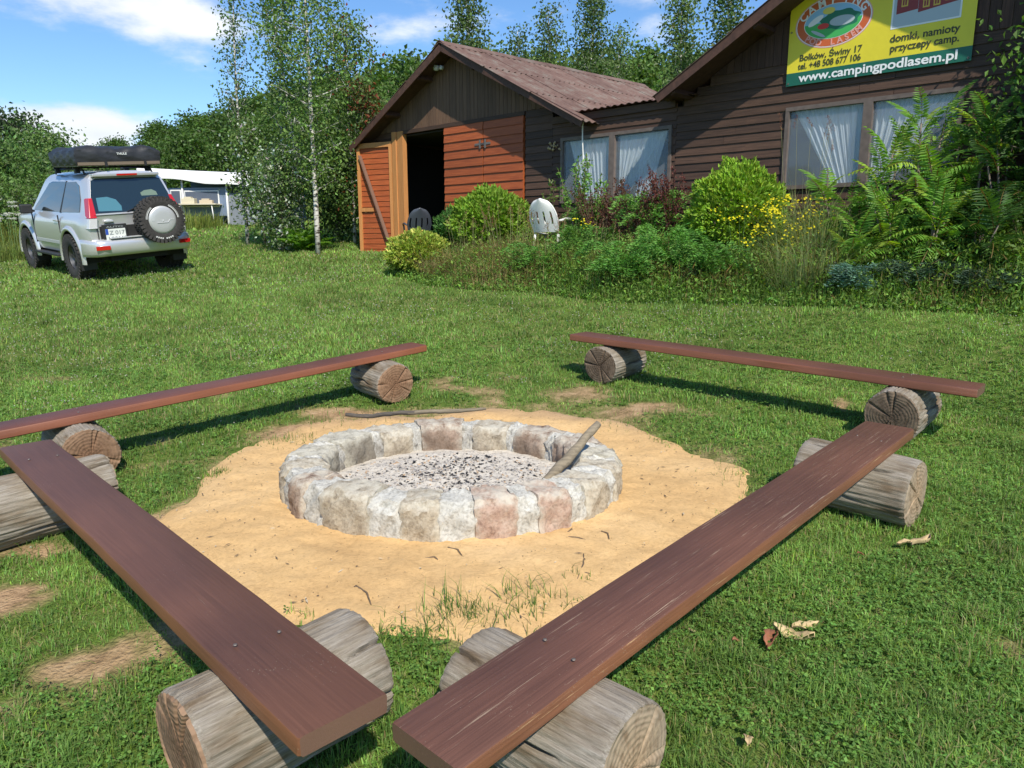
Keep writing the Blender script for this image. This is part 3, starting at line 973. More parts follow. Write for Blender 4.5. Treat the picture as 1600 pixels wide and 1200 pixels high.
def ring_block(name, th0, th1, parent, mat, seed, lime, zt, swell_out=0, swell_in=0, round_=.03):
    rg = np.random.default_rng(seed)
    na, nb, nc = 12, 8, 9       # along, across, up
    # closed profile loop: outer bottom -> outer top -> inner top -> inner bottom
    prof = []
    for i in range(nc): prof.append((0, i / (nc - 1)))
    for i in range(1, nb): prof.append((i / nb, 1))
    for i in range(nc): prof.append((1, 1 - i / (nc - 1)))
    npf = len(prof)
    V = []; lim = []; soot = []
    ph = rg.random(8) * 6.28
    c0 = (th0 + th1) / 2
    ctr = np.array([RC[0] + (RA + IA) / 2 * math.cos(c0), RC[1] + (RB + IB) / 2 * math.sin(c0), RZ0])
    for i in range(na + 2):
        s = min(max((i - .5) / (na - 0), 0), 1) if False else i / (na + 1)
        th = th0 + (th1 - th0) * s
        endf = min(s, 1 - s)
        e = max(0, 1 - endf / .16)           # 1 at the ends
        for (q, u) in prof:
            a = RA + swell_out + (IA - RA - swell_in - swell_out) * q
            b_ = RB + swell_out + (IB - RB - swell_in - swell_out) * q
            z = RZ0 - .03 + (zt - RZ0 + .03) * u
            # rounded shoulders
            edge = min(q, 1 - q) / .22
            if u > .8 and edge < 1: z -= round_ * (1 - edge) ** 2 * ((u - .8) / .2)
            if (q == 0 or q == 1) and u > .75:
                kk = round_ * .7 * ((u - .75) / .25) ** 2
                a += -kk if q == 0 else kk; b_ += -kk if q == 0 else kk
            # end rounding
            z -= round_ * .25 * e * e * (u ** 2)
            if q in (0, 1):
                kk = .009 * e * e; a += -kk if q == 0 else kk; b_ += -kk if q == 0 else kk
            nzv = .0045 * math.sin(th * 23 + u * 5 + ph[0]) + .004 * math.sin(th * 41 - u * 9 + ph[1] + q * 4) + .004 * math.sin(u * 17 + th * 9 + ph[2]) + .004 * math.sin(th * 77 + u * 31 + ph[3])
            nz2 = .0045 * math.sin(th * 19 + q * 7 + ph[4]) + .005 * math.sin(q * 13 + th * 37 + ph[5]) + .0035 * math.sin(th * 70 + q * 25 + ph[6])
            sg = 1 if q < .5 else -1
            if q in (0, 1): a += sg * nzv; b_ += sg * nzv
            if u == 1: z += nz2
            p = np.array([RC[0] + a * math.cos(th), RC[1] + b_ * math.sin(th), z])
            p += rg.normal(size=3) * .0026
            V.append(p - ctr)
            lim.append(lime * (.9 if u > .9 else (.15 + .75 * e))); soot.append((.95 if q > .95 else 0) * (1.0 - .35 * u))
    F = []
    for i in range(na + 1):
        for k in range(npf - 1):
            F.append((i * npf + k, i * npf + k + 1, (i + 1) * npf + k + 1, (i + 1) * npf + k))
    F.append(tuple(range(npf))[::-1]); F.append(tuple((na + 1) * npf + k for k in range(npf)))
    mb = MB(); mb.add(V, F)
    me = mb.mesh(name, mat); autosmooth(me, 50)
    a = me.attributes.new('lime', 'FLOAT', 'POINT'); a.data.foreach_set('value', np.array(lim, np.float32))
    a = me.attributes.new('soot', 'FLOAT', 'POINT'); a.data.foreach_set('value', np.array(soot, np.float32))
    return put(name, me, parent, tuple(ctr - np.array([RC[0], RC[1], RZ0])))


def fire_ring():
    root = empty('fire_ring', (RC[0], RC[1], RZ0), 0, 'round mortared stone fire ring full of ash on the sand', 'fire pit')
    # stone widths as read round the ring, in degrees; negative = mortar joint; start at the east, anticlockwise
    seq = [15, -6, 17, -5, 20, -4, 18, -5, 21, -4, 17, -5, 22, -4, 18, -6, 13, -8, 11, -8, 18, -9, 12, -9, 13, -6, 12, -6, 14, -6, 12]
    mats = [2, 3, 3, 0, 3, 0, 2, 2, 0, 3, 0, 0, 1, 1, 0, 0]
    tot = sum(abs(s) for s in seq); sc = 360 / tot
    th = -4.0; si = 0
    for i, s in enumerate(seq + [-6 * 0 - 5]):
        w = abs(s) * (360 / (tot + 5))
        a, b = rad(th), rad(th + w)
        if s > 0:
            ring_block('stone', a + .006, b - .006, root, M_STONE[mats[si % len(mats)]], 100 + i, .75, RTOP + random.uniform(-.012, .008), random.uniform(.000, .016), random.uniform(.0, .012), .022); si += 1
        else:
            ring_block('mortar_joint', a - .022, b + .022, root, M_MORTAR, 200 + i, .2, RTOP - .010 + random.uniform(-.004, .004), -.008 + random.uniform(-.004, .006), -.008, .028)
        th += w
    # ash bed
    nr, nt = 34, 96
    th = np.linspace(0, 2 * np.pi, nt, endpoint=False); fr = np.linspace(0, 1, nr)
    X = fr[:, None] * (IA + .05) * np.cos(th)[None]; Y = fr[:, None] * (IB + .05) * np.sin(th)[None]
    Z = .062 + .030 * (1 - fr[:, None] ** 2) + .018 * (vnoise(X, Y, 14, 6) - .5) + .012 * (vnoise(X, Y, 33, 7) - .5)
    V = np.stack([X, Y, Z], -1).reshape(-1, 3)
    i = np.arange(nr - 1)[:, None] * nt; k = np.arange(nt)[None]; k2 = (k + 1) % nt
    F = np.stack([i + k, i + nt + k, i + nt + k2, i + k2], -1).reshape(-1, 4)
    me = fast_mesh('ash_bed', V, F, np.ones((len(V), 3)), M_ASH, True)
    tag(put('ash_bed', me, root), 'pale pinkish ash heaped inside the ring', kind='stuff')
    # charcoal and cinders
    rg = np.random.default_rng(5)
    mb = MB()
    for n in range(3000):
        a = rg.random() * 6.283; r = math.sqrt(rg.random()) * .93
        x, y = r * (IA - .03) * math.cos(a), r * (IB - .03) * math.sin(a)
        dark = vnoise(x, y, 5, 8) + .25 * (y / IB) + .12 * x / IA
        u = rg.random()
        mi = 0 if u < .12 + .5 * max(0, dark - .45) * 2 else (1 if u < .88 else 2)
        s = abs(rg.normal()) * .0036 + .0030
        if mi == 0 and rg.random() < .05: s *= 1.6
        z = .062 + .030 * (1 - r * r) + .018 * (float(vnoise(x, y, 14, 6)) - .5) + .012 * (float(vnoise(x, y, 33, 7)) - .5) + s * .35
        q = Matrix.Rotation(rg.random() * 6, 3, 'Z') @ Matrix.Rotation(rg.normal() * .5, 3, 'X')
        ax = q @ Vector((s * rg.uniform(.8, 2.0), 0, 0)); ay = q @ Vector((0, s * rg.uniform(.6, 1.1), 0)); az = q @ Vector((0, 0, s * rg.uniform(.4, .8)))
        c = Vector((x, y, z))
        V = [c + ax, c + ay, c - ax * .9, c - ay * 1.1, c + az + ax * .3, c - az]
        mb.add(V, [(0, 1, 4), (1, 2, 4), (2, 3, 4), (3, 0, 4), (1, 0, 5), (2, 1, 5), (3, 2, 5), (0, 3, 5)], mi)
    o = mb.build('charcoal_bits', [M_CHAR, M_CHAR_GREY, M_CHAR_TAN], root)
    tag(o, 'black and grey charcoal crumbs strewn over the ash', kind='stuff')


fire_ring()

# ------------------------------------------------------------------ sticks, twigs, leaves lying about
M_STICK = board_mat('stick_bark', (.11, .09, .06), (.27, .22, .15), 0, .85, .1, None, 1.2, .6)
M_STICK_DARK = board_mat('charred_bark', (.03, .026, .022), (.17, .14, .11), 0, .9, .1, None, 1.2, .6)
M_TWIG = simple('twig', (.13, .09, .055), .9, noise=.4, scale=30)


def stick(pts, rads, mats, label, cat='stick', n=9, name='stick', group=None, split=None):
    base = Vector(pts[0])
    root_z = base.copy()
    mb = MB()
    P = [Vector(p) - root_z for p in pts]
    rg = random.Random(len(pts) * 7 + int(pts[0][0] * 100))
    # resample with knots
    Q = []; R = []
    for i in range(len(P) - 1):
        for k in range(5):
            t = k / 5
            p = P[i].lerp(P[i + 1], t); r = rads[i] * (1 - t) + rads[i + 1] * t
            Q.append(p + Vector([rg.uniform(-.12, .12) * r * 1.6 for _ in range(3)])); R.append(r * rg.uniform(.9, 1.12))
    Q.append(P[-1]); R.append(rads[-1] * .9)
    mb.tube(Q, R, n)
    if split is not None:
        m = int(len(mb.f) * split)
        for i in range(m): mb.m[i] = 1
    o = mb.build(name, mats, None, True)
    o.location = root_z
    tag(o, label, cat, group)
    return o


def wp(px, py, h): 
    g = ground_at(px, py, h); return (g[0], g[1], g[2])


# poker standing in the ash against the right rim
rim_pt = at_depth(903, 706, 3.82)
foot = Vector((.09, 3.60, .245))
top = at_depth(935, 662, 3.98)
stick([foot, Vector(foot).lerp(Vector(top), .5) + Vector((.004, 0, .004)), top], [.030, .027, .022], [M_STICK], 'short grey-brown stick leaning on the right rim of the fire ring', n=12)
br = [at_depth(545, 659, 4.80), at_depth(585, 661, 4.80), at_depth(630, 654, 4.83), at_depth(680, 651, 4.84), at_depth(720, 650, 4.86), at_depth(760, 645, 4.88)]
bz = [RTOP + .012, RTOP + .0, RTOP + .018, RTOP + .02, RTOP + .02, RTOP + .03]
brv = [Vector((b[0], 4.72 + .02 * i, z + .012)) for i, (b, z) in enumerate(zip(br, bz))]
stick(brv, [.012, .015, .014, .015, .014, .009], [M_STICK, M_STICK_DARK], 'long crooked branch, charred at one end, lying along the far rim', 'branch', 9, 'branch', split=.45)

# twigs on the sand
TW = 'thin dark twigs scattered on the sand'
for (xa, ya, xb, yb, lab) in [(902, 905, 912, 865, 'thin upright-lying twig on the sand at the right of the sand patch'),
                              (868, 838, 925, 846, 'longest dark twig on the sand right of the ring front'),
                              (893, 826, 886, 832, 'tiny cone-like dark crumb on the sand at the ring foot'),
                              (700, 855, 722, 868, 'curled dry twig below the pink stone at the ring front'),
                              (940, 830, 952, 842, 'short bent twig near the right plank on the sand'),
                              (556, 915, 580, 945, 'thin pale twig on the sand at the lower left'),
                              (665, 872, 684, 874, 'short straight twig in the middle of the front sand')]:
    a = Vector(wp(xa, ya, .014)); b = Vector(wp(xb, yb, .014))
    m = (a + b) / 2 + Vector((.012, .010, .004))
    stick([a, m, b], [.0035, .004, .002], [M_TWIG], lab, 'twig', 5, 'twig', TW)
# crumbs of bark and tiny litter on the sand
mb = MB(); rg = random.Random(11)
for n in range(420):
    a = rg.random() * 6.28; r = rg.uniform(1.0, 1.5)
    x, y = RC[0] + r * math.cos(a), RC[1] + r * math.sin(a)
    s = rg.uniform(.002, .0065); z = g1(x, y) + .014 + s * .4
    an = rg.random() * 3.1; l = s * rg.choice([1, 1, 1.5, 3.5])
    c = Vector((x, y, z)); ax = Vector((math.cos(an), math.sin(an), 0)) * l; ay = Vector((-math.sin(an), math.cos(an), 0)) * s * .7; az = Vector((0, 0, s * .5))
    mb.add([c + ax, c + ay, c - ax, c - ay, c + az], [(0, 1, 4), (1, 2, 4), (2, 3, 4), (3, 0, 4)], 0 if rg.random() < .7 else 1)
tag(mb.build('sand_litter', [M_TWIG, simple('pale_chip', (.5, .42, .3), .9)]), 'dark crumbs and pale chips strewn over the sand', kind='stuff')

# dry curled leaves and bark shreds on the grass
M_DRY = simple('dry_leaf', (.48, .36, .19), .7, noise=.3, scale=30)
M_DRYR = simple('dry_red_leaf', (.26, .10, .05), .7, noise=.3, scale=30)


def dry_leaf(px, py, L_, W, yaw, mat, label, curl=.5, name='dry_leaf', cat='leaf'):
    p = wp(px, py, .035)
    mb = MB(); nx, ny = 8, 4; V = []
    rg = random.Random(px)
    for i in range(nx + 1):
        s = i / nx; w = W * math.sin(math.pi * min(1, s * .96 + .03)) ** .7 * (1 + .25 * math.sin(s * 17 + px))
        for j in range(ny + 1):
            t = j / ny - .5
            V.append(((s - .5) * L_, t * w, curl * W * (t * t * 2.4 - .2) + .25 * W * math.sin(s * 5 + px) + rg.uniform(-.001, .001)))
    F = [(i * (ny + 1) + j, (i + 1) * (ny + 1) + j, (i + 1) * (ny + 1) + j + 1, i * (ny + 1) + j + 1) for i in range(nx) for j in range(ny)]
    # thickness
    n = len(V); V2 = [(a, b, c - .0012) for a, b, c in V]
    F2 = [tuple(n + i for i in f[::-1]) for f in F]
    rim = [j for j in range(ny + 1)] + [i * (ny + 1) + ny for i in range(1, nx + 1)] + [nx * (ny + 1) + j for j in range(ny - 1, -1, -1)] + [i * (ny + 1) for i in range(nx - 1, 0, -1)]
    F3 = [(rim[i], rim[(i + 1) % len(rim)], n + rim[(i + 1) % len(rim)], n + rim[i]) for i in range(len(rim))]
    mb.add(V + V2, F + F2 + F3)
    o = mb.build(name, mat, None, True, loc=p, rot=(rg.uniform(-.3, .3), rg.uniform(-.2, .2), yaw))
    tag(o, label, cat, 'dry leaves lying on the lawn')


dry_leaf(1240, 990, .15, .065, -.7, M_DRY, 'largest pale curled dry leaf on the grass at the lower right')
dry_leaf(1258, 978, .12, .035, .3, M_DRY, 'narrow pale leaf beside the largest curled leaf', .9)
dry_leaf(1205, 1000, .09, .045, .9, M_DRYR, 'brown crumpled leaf just left of the largest pale leaf', 1.2)
dry_leaf(1440, 845, .14, .04, .5, M_DRY, 'pale twisted leaf below the cut log end on the right', .9)
dry_leaf(1412, 848, .06, .02, -.1, M_DRY, 'small pale curl next to the twisted leaf at the right', 1.2)
dry_leaf(1345, 865, .035, .02, .2, M_DRYR, 'tiny rust-red leaf scrap in the grass right of the right front plank', .5)
dry_leaf(1065, 957, .05, .022, .6, M_DRY, 'whitish scrap beside the edge of the right front plank', .6)
dry_leaf(1082, 985, .03, .02, .2, M_DRY, 'small tan chip in the grass below the whitish scrap', .6)
dry_leaf(1168, 1155, .055, .025, 1.3, M_DRY, 'pale upright leaf scrap near the bottom edge of the lawn', .6)
dry_leaf(1150, 1000, .03, .02, .2, M_DRYR, 'reddish crumb of leaf between the plank and the largest dry leaf', .6)

# ================================================================== THE TIMBER BUILDINGS (one long facade line)
YAWF = math.atan2(UY, UX)
WALL_DARK = board_mat('stained_wall_board', (.036, .018, .011), (.096, .050, .030), 0, .75, .28, ((.16, .11, .08), .74), 1.0, .6)
WALL_DARK_V = board_mat('stained_gable_board', (.085, .044, .025), (.165, .094, .056), 2, .8, .18, ((.16, .12, .09), .76), 1.0, .6)
WALL_DARK_VR = board_mat('stained_hall_gable_board', (.036, .017, .012), (.092, .046, .032), 2, .8, .22, ((.16, .12, .09), .76), 1.0, .6)
DOOR_ORANGE = board_mat('orange_stained_board', (.22, .045, .011), (.41, .10, .025), 0, .6, .14, ((.42, .18, .08), .70), 1.0, .5)
DOOR_FRAME = board_mat('fresh_pine_frame', (.42, .17, .05), (.58, .27, .09), 2, .6, .08, None, 1.0, .4)
BRACE = board_mat('grey_brace', (.16, .085, .055), (.24, .14, .10), 0, .8, .1, None, 1.0, .4)
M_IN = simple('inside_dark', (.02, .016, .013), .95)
M_FRAME = simple('window_frame_paint', (.13, .10, .085), .7, noise=.25, scale=15, rand=.1)
M_RAKE = simple('barge_board', (.075, .034, .022), .7, noise=.35, scale=14, bump=.3, rand=.1)


def roof_mat():
    m, N, L, B = new_mat('brown_fibre_sheet')
    geo = N.new('ShaderNodeNewGeometry')
    n = N.new('ShaderNodeTexNoise'); n.inputs['Scale'].default_value = 2.6; n.inputs['Detail'].default_value = 9; n.inputs['Roughness'].default_value = .7
    L.new(geo.outputs['Position'], n.inputs['Vector'])
    r = ramp(N, [(.3, (.090, .048, .036)), (.5, (.145, .086, .066)), (.64, (.175, .142, .115)), (.8, (.25, .225, .19))]); L.new(n.outputs['Fac'], r.inputs[0])
    n2 = N.new('ShaderNodeTexNoise'); n2.inputs['Scale'].default_value = 40; n2.inputs['Detail'].default_value = 4; L.new(geo.outputs['Position'], n2.inputs['Vector'])
    r2 = ramp(N, [(.62, (1, 1, 1)), (.70, (1.6, 1.6, 1.6))]); L.new(n2.outputs['Fac'], r2.inputs[0])
    mx = N.new('ShaderNodeMix'); mx.data_type = 'RGBA'; mx.blend_type = 'MULTIPLY'; mx.inputs[0].default_value = 1
    L.new(r.outputs[0], mx.inputs[6]); L.new(r2.outputs[0], mx.inputs[7])
    L.new(obj_random(N, L, mx.outputs[2], .12), B.inputs['Base Color']); B.inputs['Roughness'].default_value = .75
    return m


M_ROOF = roof_mat()
M_CURTAIN = None


def curtain_mat():
    m, N, L, B = new_mat('net_curtain')
    B.inputs['Base Color'].default_value = (.90, .90, .88, 1); B.inputs['Roughness'].default_value = .9
    tr = N.new('ShaderNodeBsdfTransparent'); tl = N.new('ShaderNodeBsdfTranslucent'); tl.inputs['Color'].default_value = (.92, .92, .9, 1)
    m1 = N.new('ShaderNodeMixShader'); m1.inputs[0].default_value = .3; L.new(B.outputs[0], m1.inputs[1]); L.new(tl.outputs[0], m1.inputs[2])
    tc = N.new('ShaderNodeTexCoord'); n = N.new('ShaderNodeTexNoise'); n.inputs['Scale'].default_value = 5
    mp = N.new('ShaderNodeMapping'); mp.inputs['Scale'].default_value = (6, 1, .4); L.new(tc.outputs['Object'], mp.inputs[0]); L.new(mp.outputs[0], n.inputs['Vector'])
    mr = N.new('ShaderNodeMapRange'); mr.inputs[1].default_value = .3; mr.inputs[2].default_value = .7; mr.inputs[3].default_value = .0; mr.inputs[4].default_value = .20
    L.new(n.outputs['Fac'], mr.inputs[0])
    m2 = N.new('ShaderNodeMixShader'); L.new(mr.outputs[0], m2.inputs[0]); L.new(m1.outputs[0], m2.inputs[1]); L.new(tr.outputs[0], m2.inputs[2])
    L.new(m2.outputs[0], N['Material Output'].inputs[0])
    return m


M_CURTAIN = curtain_mat()


def film_mat():
    m, N, L, B = new_mat('window_film')
    gl = N.new('ShaderNodeBsdfGlossy'); gl.inputs['Roughness'].default_value = .12; gl.inputs['Color'].default_value = (.9, .93, .97, 1)
    tr = N.new('ShaderNodeBsdfTransparent'); tr.inputs['Color'].default_value = (.90, .93, .95, 1)
    fr = N.new('ShaderNodeLayerWeight'); fr.inputs['Blend'].default_value = .5
    pw = N.new('ShaderNodeMath'); pw.operation = 'POWER'; pw.inputs[1].default_value = 3.5; L.new(fr.outputs['Facing'], pw.inputs[0])
    a = N.new('ShaderNodeMath'); a.operation = 'MULTIPLY_ADD'; a.inputs[1].default_value = .45; a.inputs[2].default_value = .025; L.new(pw.outputs[0], a.inputs[0])
    df = N.new('ShaderNodeBsdfDiffuse'); df.inputs['Color'].default_value = (.72, .78, .84, 1)
    m0 = N.new('ShaderNodeMixShader'); m0.inputs[0].default_value = .09; L.new(tr.outputs[0], m0.inputs[1]); L.new(df.outputs[0], m0.inputs[2])
    m1 = N.new('ShaderNodeMixShader'); L.new(a.outputs[0], m1.inputs[0]); L.new(m0.outputs[0], m1.inputs[1]); L.new(gl.outputs[0], m1.inputs[2])
    tc = N.new('ShaderNodeTexCoord'); n = N.new('ShaderNodeTexNoise'); n.inputs['Scale'].default_value = 2.2; n.inputs['Detail'].default_value = 2
    L.new(tc.outputs['Object'], n.inputs['Vector']); b = N.new('ShaderNodeBump'); b.inputs['Strength'].default_value = .35; b.inputs['Distance'].default_value = .05
    L.new(n.outputs['Fac'], b.inputs['Height']); L.new(b.outputs[0], gl.inputs['Normal'])
    L.new(m1.outputs[0], N['Material Output'].inputs[0])
    return m


M_FILM = film_mat()


class Wing:
    """a building whose local frame runs along the facade: x = along, y = into the building, z = up"""
    def __init__(s, name, t0, label, cat, group=None):
        s.t0 = t0
        s.z0 = g1(P0X + UX * t0, P0Y + UY * t0)
        s.root = empty(name, (P0X + UX * t0, P0Y + UY * t0, s.z0), YAWF, label, cat, group)
    def L(s, t, z): return t - s.t0, z - s.z0


board_cache = {}


def hboard(w, t0, t1, z, pitch, mat, d=.022, name='board', y=0):
    """lapped horizontal board: thin top edge tucked in, thick foot proud"""
    if t1 - t0 < .03: return
    L_ = round(t1 - t0, 2); key = (L_, round(pitch, 3), mat.name, round(d, 3))
    if key not in board_cache:
        mb = MB(); h = pitch
        rr = random.uniform(-.0015, .0015)
        V = [(0, 0, 0), (L_, 0, 0), (L_, -d - rr, 0), (0, -d, 0), (0, 0, h + .012), (L_, 0, h + .012), (L_, -.006, h + .012), (0, -.006, h + .012)]
        mb.add(V, [(0, 3, 2, 1), (4, 5, 6, 7), (3, 7, 6, 2), (0, 1, 5, 4), (1, 2, 6, 5), (0, 4, 7, 3)])
        board_cache[key] = mb.mesh(name, mat)
    x, zz = w.L(t0, z)
    tilt = random.uniform(-.0016, .0016)
    return put(name, board_cache[key], w.root, (x, y - random.uniform(0, .002), zz), (random.uniform(-.004, .004), tilt, 0))


def vboard(w, t0, t1, zb, zt0, zt1, mat, name='board', y=0, d=.02):
    x0, b = w.L(t0 + .003, zb); x1, _ = w.L(t1 - .003, zb); _, a0 = w.L(0, zt0); _, a1 = w.L(0, zt1)
    if max(a0, a1) - b < .04: return
    a0 = max(a0, b + .005); a1 = max(a1, b + .005)
    mb = MB(); mb.prism([(0, 0), (x1 - x0, 0), (x1 - x0, a1 - b), (0, a0 - b)], -d, 0)
    return put(name, mb.mesh(name, mat), w.root, (x0, y - random.uniform(0, .005), b))


def sheet_mesh(name, W, L_, waves, amp, mat, th=.006):
    """corrugated sheet: waves across x (0..W), length along y (0..L_)"""
    n = waves * 6; V = []; F = []
    for i in range(n + 1):
        x = W * i / n; z = amp * math.sin(2 * math.pi * waves * i / n)
        V += [(x, 0, z), (x, L_, z), (x, 0, z - th), (x, L_, z - th)]
    for i in range(n):
        a = 4 * i; b = 4 * (i + 1)
        F += [(a, b, b + 1, a + 1), (a + 2, a + 3, b + 3, b + 2), (a, a + 2, b + 2, b), (a + 1, b + 1, b + 3, a + 3)]
    F += [(0, 1, 3, 2), (4 * n, 4 * n + 2, 4 * n + 3, 4 * n + 1)]
    mb = MB(); mb.add(V, F); me = mb.mesh(name, mat); autosmooth(me, 50)
    return me


def gable_roof(w, tA, zA, slopes, front, depth, skew, rows=3):
    """slopes: list of (sign, run, fall). front = overhang, depth = length behind facade; sheets laid in rows"""
    for sg, run, fall in slopes:
        Ls = math.hypot(run, fall); ang = math.atan2(fall, run)
        tot = front + depth; ncol = max(1, round(tot / 1.05)); cw = tot / ncol
        rl = Ls / rows
        me = sheet_mesh('roof_sheet', cw + .06, rl + .09, 7, .014, M_ROOF)
        x0, z0 = w.L(tA, zA)
        # basis: u = down the slope, v = back along the ridge
        u = Vector((sg * math.cos(ang), 0, -math.sin(ang)))
        v = Vector((skew, 1, 0)).normalized()
        n = v.cross(u).normalized() * (1 if sg > 0 else -1)
        if n.z < 0: n = -n
        for r in range(rows):
            for c in range(ncol):
                o = Vector((x0, 0, z0)) + u * (rl * r) + v * (-front + c * cw) + n * (.012 * (rows - r) + .004 * (c % 2) + random.uniform(0, .004))
                # local x -> v, local y -> u, local z -> n
                M = Matrix(((v.x, u.x, n.x), (v.y, u.y, n.y), (v.z, u.z, n.z)))
                ob = put('roof_sheet', me, w.root)
                ob.matrix_local = Matrix.Translation(o) @ M.to_4x4()
        # barge board along the front rake, and rafters under it
        mb = MB()
        a = Vector((x0, -front + .03, z0 - .05)); b = a + u * (Ls + .02)
        mb.bar(a, b, .03, .13, up=tuple(n))
        mb.build('barge_board', M_RAKE, w.root)
        for q in (.25, .6, .95):
            mb = MB(); a = Vector((x0, 0, z0)) + u * (Ls * q) - n * .085 + v * (-front + .06); mb.bar(a, a + v * (tot * .5), .07, .09, up=tuple(n)); mb.build('purlin', M_RAKE, w.root)
        # soffit decking
        mb = MB(); a = Vector((x0, 0, z0)) - n * .038 + v * (-front + .05); c1 = a + u * Ls * .995
        mb.obox((a + c1) / 2 + v * (tot / 2 - .05), u * Ls / 2 * .995, v * (tot / 2 - .06), n * .008)
        mb.build('roof_decking', M_RAKE, w.root)
    # ridge caps
    x0, z0 = w.L(tA, zA)
    v = Vector((skew, 1, 0)).normalized(); k = 0
    while k * .9 < front + depth:
        mb = MB()
        e = min(.95, front + depth - k * .9)
        P = [(-.16, -.075), (-.10, -.04), (-.05, .0), (0, .022), (.05, 0), (.10, -.04), (.16, -.075)]
        V = []
        for yy in (0, e):
            for (a, b) in P: V.append((a + v.x * yy, v.y * yy, b)); 
            for (a, b) in P: V.append((a + v.x * yy, v.y * yy, b - .012))
        F = [(i, i + 1, i + 15, i + 14) for i in range(6)] + [(i + 7, i + 21, i + 22, i + 8) for i in range(6)] + [(0, 14, 21, 7), (6, 13, 27, 20)]
        F += [(i, i + 7, i + 8, i + 1) for i in range(6)] + [(i + 14, i + 15, i + 22, i + 21) for i in range(6)]
        mb.add(V, F)
        o = -front + k * .9
        mb.build('ridge_cap', M_ROOF, w.root, loc=(x0 + v.x * o, v.y * o, z0 + .055 + .006 * (k % 2)))
        k += 1


def curtain(w, parent, corners, waves, depth, name='curtain', seed=0, lo=(0, 0, 0)):
    """corners in (t,z): top-left, top-right, bottom-left, bottom-right"""
    tl, tr, bl, br = [w.L(*c) for c in corners]
    nu, nv = 90, 14; V = []
    rg = random.Random(seed); ph = rg.random() * 6
    for j in range(nv + 1):
        v = j / nv
        for i in range(nu + 1):
            u = i / nu
            a = (tl[0] + (tr[0] - tl[0]) * u, tl[1] + (tr[1] - tl[1]) * u); b = (bl[0] + (br[0] - bl[0]) * u, bl[1] + (br[1] - bl[1]) * u)
            x = a[0] + (b[0] - a[0]) * v; z = a[1] + (b[1] - a[1]) * v
            y = depth + .022 * math.sin(u * waves * 6.28 + ph + .8 * math.sin(u * 9)) * (.35 + .65 * v) + .01 * math.sin(u * waves * 2.3 * 6.28 + v * 2)
            z += -.015 * math.sin(math.pi * u) * v
            V.append((x - lo[0], y - lo[1], z - lo[2]))
    F = [(j * (nu + 1) + i, j * (nu + 1) + i + 1, (j + 1) * (nu + 1) + i + 1, (j + 1) * (nu + 1) + i) for j in range(nv) for i in range(nu)]
    me = mesh('curtain', V, F, M_CURTAIN, True)
    return put(name, me, parent)


def window(w, t0, t1, z0, z1, mids, curtains):
    x0, a0 = w.L(t0, z0); x1, a1 = w.L(t1, z1)
    mb = MB(); f = .05
    W = x1 - x0; H = a1 - a0
    mb.box(0, W, -.045, .02, 0, f); mb.box(0, W, -.045, .02, H - f, H)
    mb.box(0, f, -.043, .018, f, H - f); mb.box(W - f, W, -.043, .018, f, H - f)
    for m in mids:
        xm = w.L(m, 0)[0] - x0; mb.box(xm - .055, xm + .055, -.048, .02, f, H - f)
    win = mb.build('window', M_FRAME, w.root, loc=(x0, 0, a0))
    ed = [t0] + list(mids) + [t1]
    for i in range(len(ed) - 1):
        pa = w.L(ed[i], 0)[0] - x0 + .04; pb = w.L(ed[i + 1], 0)[0] - x0 - .04
        mb = MB(); mb.box(pa, pb, -.004, -.001, f - .01, H - f + .01); mb.build('pane', M_FILM, win)
    for k, c in enumerate(curtains): curtain(w, win, c, 9, .06, seed=k + int(t0 * 10), lo=(x0, 0, a0))
    return win


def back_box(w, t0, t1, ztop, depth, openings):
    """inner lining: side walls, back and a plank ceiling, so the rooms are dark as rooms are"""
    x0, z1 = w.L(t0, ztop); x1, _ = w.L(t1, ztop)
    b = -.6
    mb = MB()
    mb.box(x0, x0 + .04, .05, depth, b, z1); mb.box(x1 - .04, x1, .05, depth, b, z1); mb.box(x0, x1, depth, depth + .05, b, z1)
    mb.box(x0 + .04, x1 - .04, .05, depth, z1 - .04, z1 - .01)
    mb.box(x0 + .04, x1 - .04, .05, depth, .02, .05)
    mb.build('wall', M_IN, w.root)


# ---- 1. gabled shed with the orange doors
SH = Wing('wooden_shed', 1.78, 'gabled brown timber shed with an open orange door and corrugated roof', 'shed')
AP = (1.78, 5.05)
FR = .494


def sh_rake(t): return AP[1] - FR * abs(t - AP[0]) - .07


t = -.95
while t < 4.2 - .01:
    t1 = min(t + .098 + random.uniform(-.006, .006), 4.2)
    vboard(SH, t, t1, 3.735 + random.uniform(-.004, .0), sh_rake(t), sh_rake(t1), WALL_DARK_V); t = t1
for k in range(24):
    z = .85 + k * .12
    if z + .12 > 3.74: break
    if True: hboard(SH, 3.57, 4.2, z, .12, WALL_DARK)
    hboard(SH, -.95, -.24, z, .12, WALL_DARK)
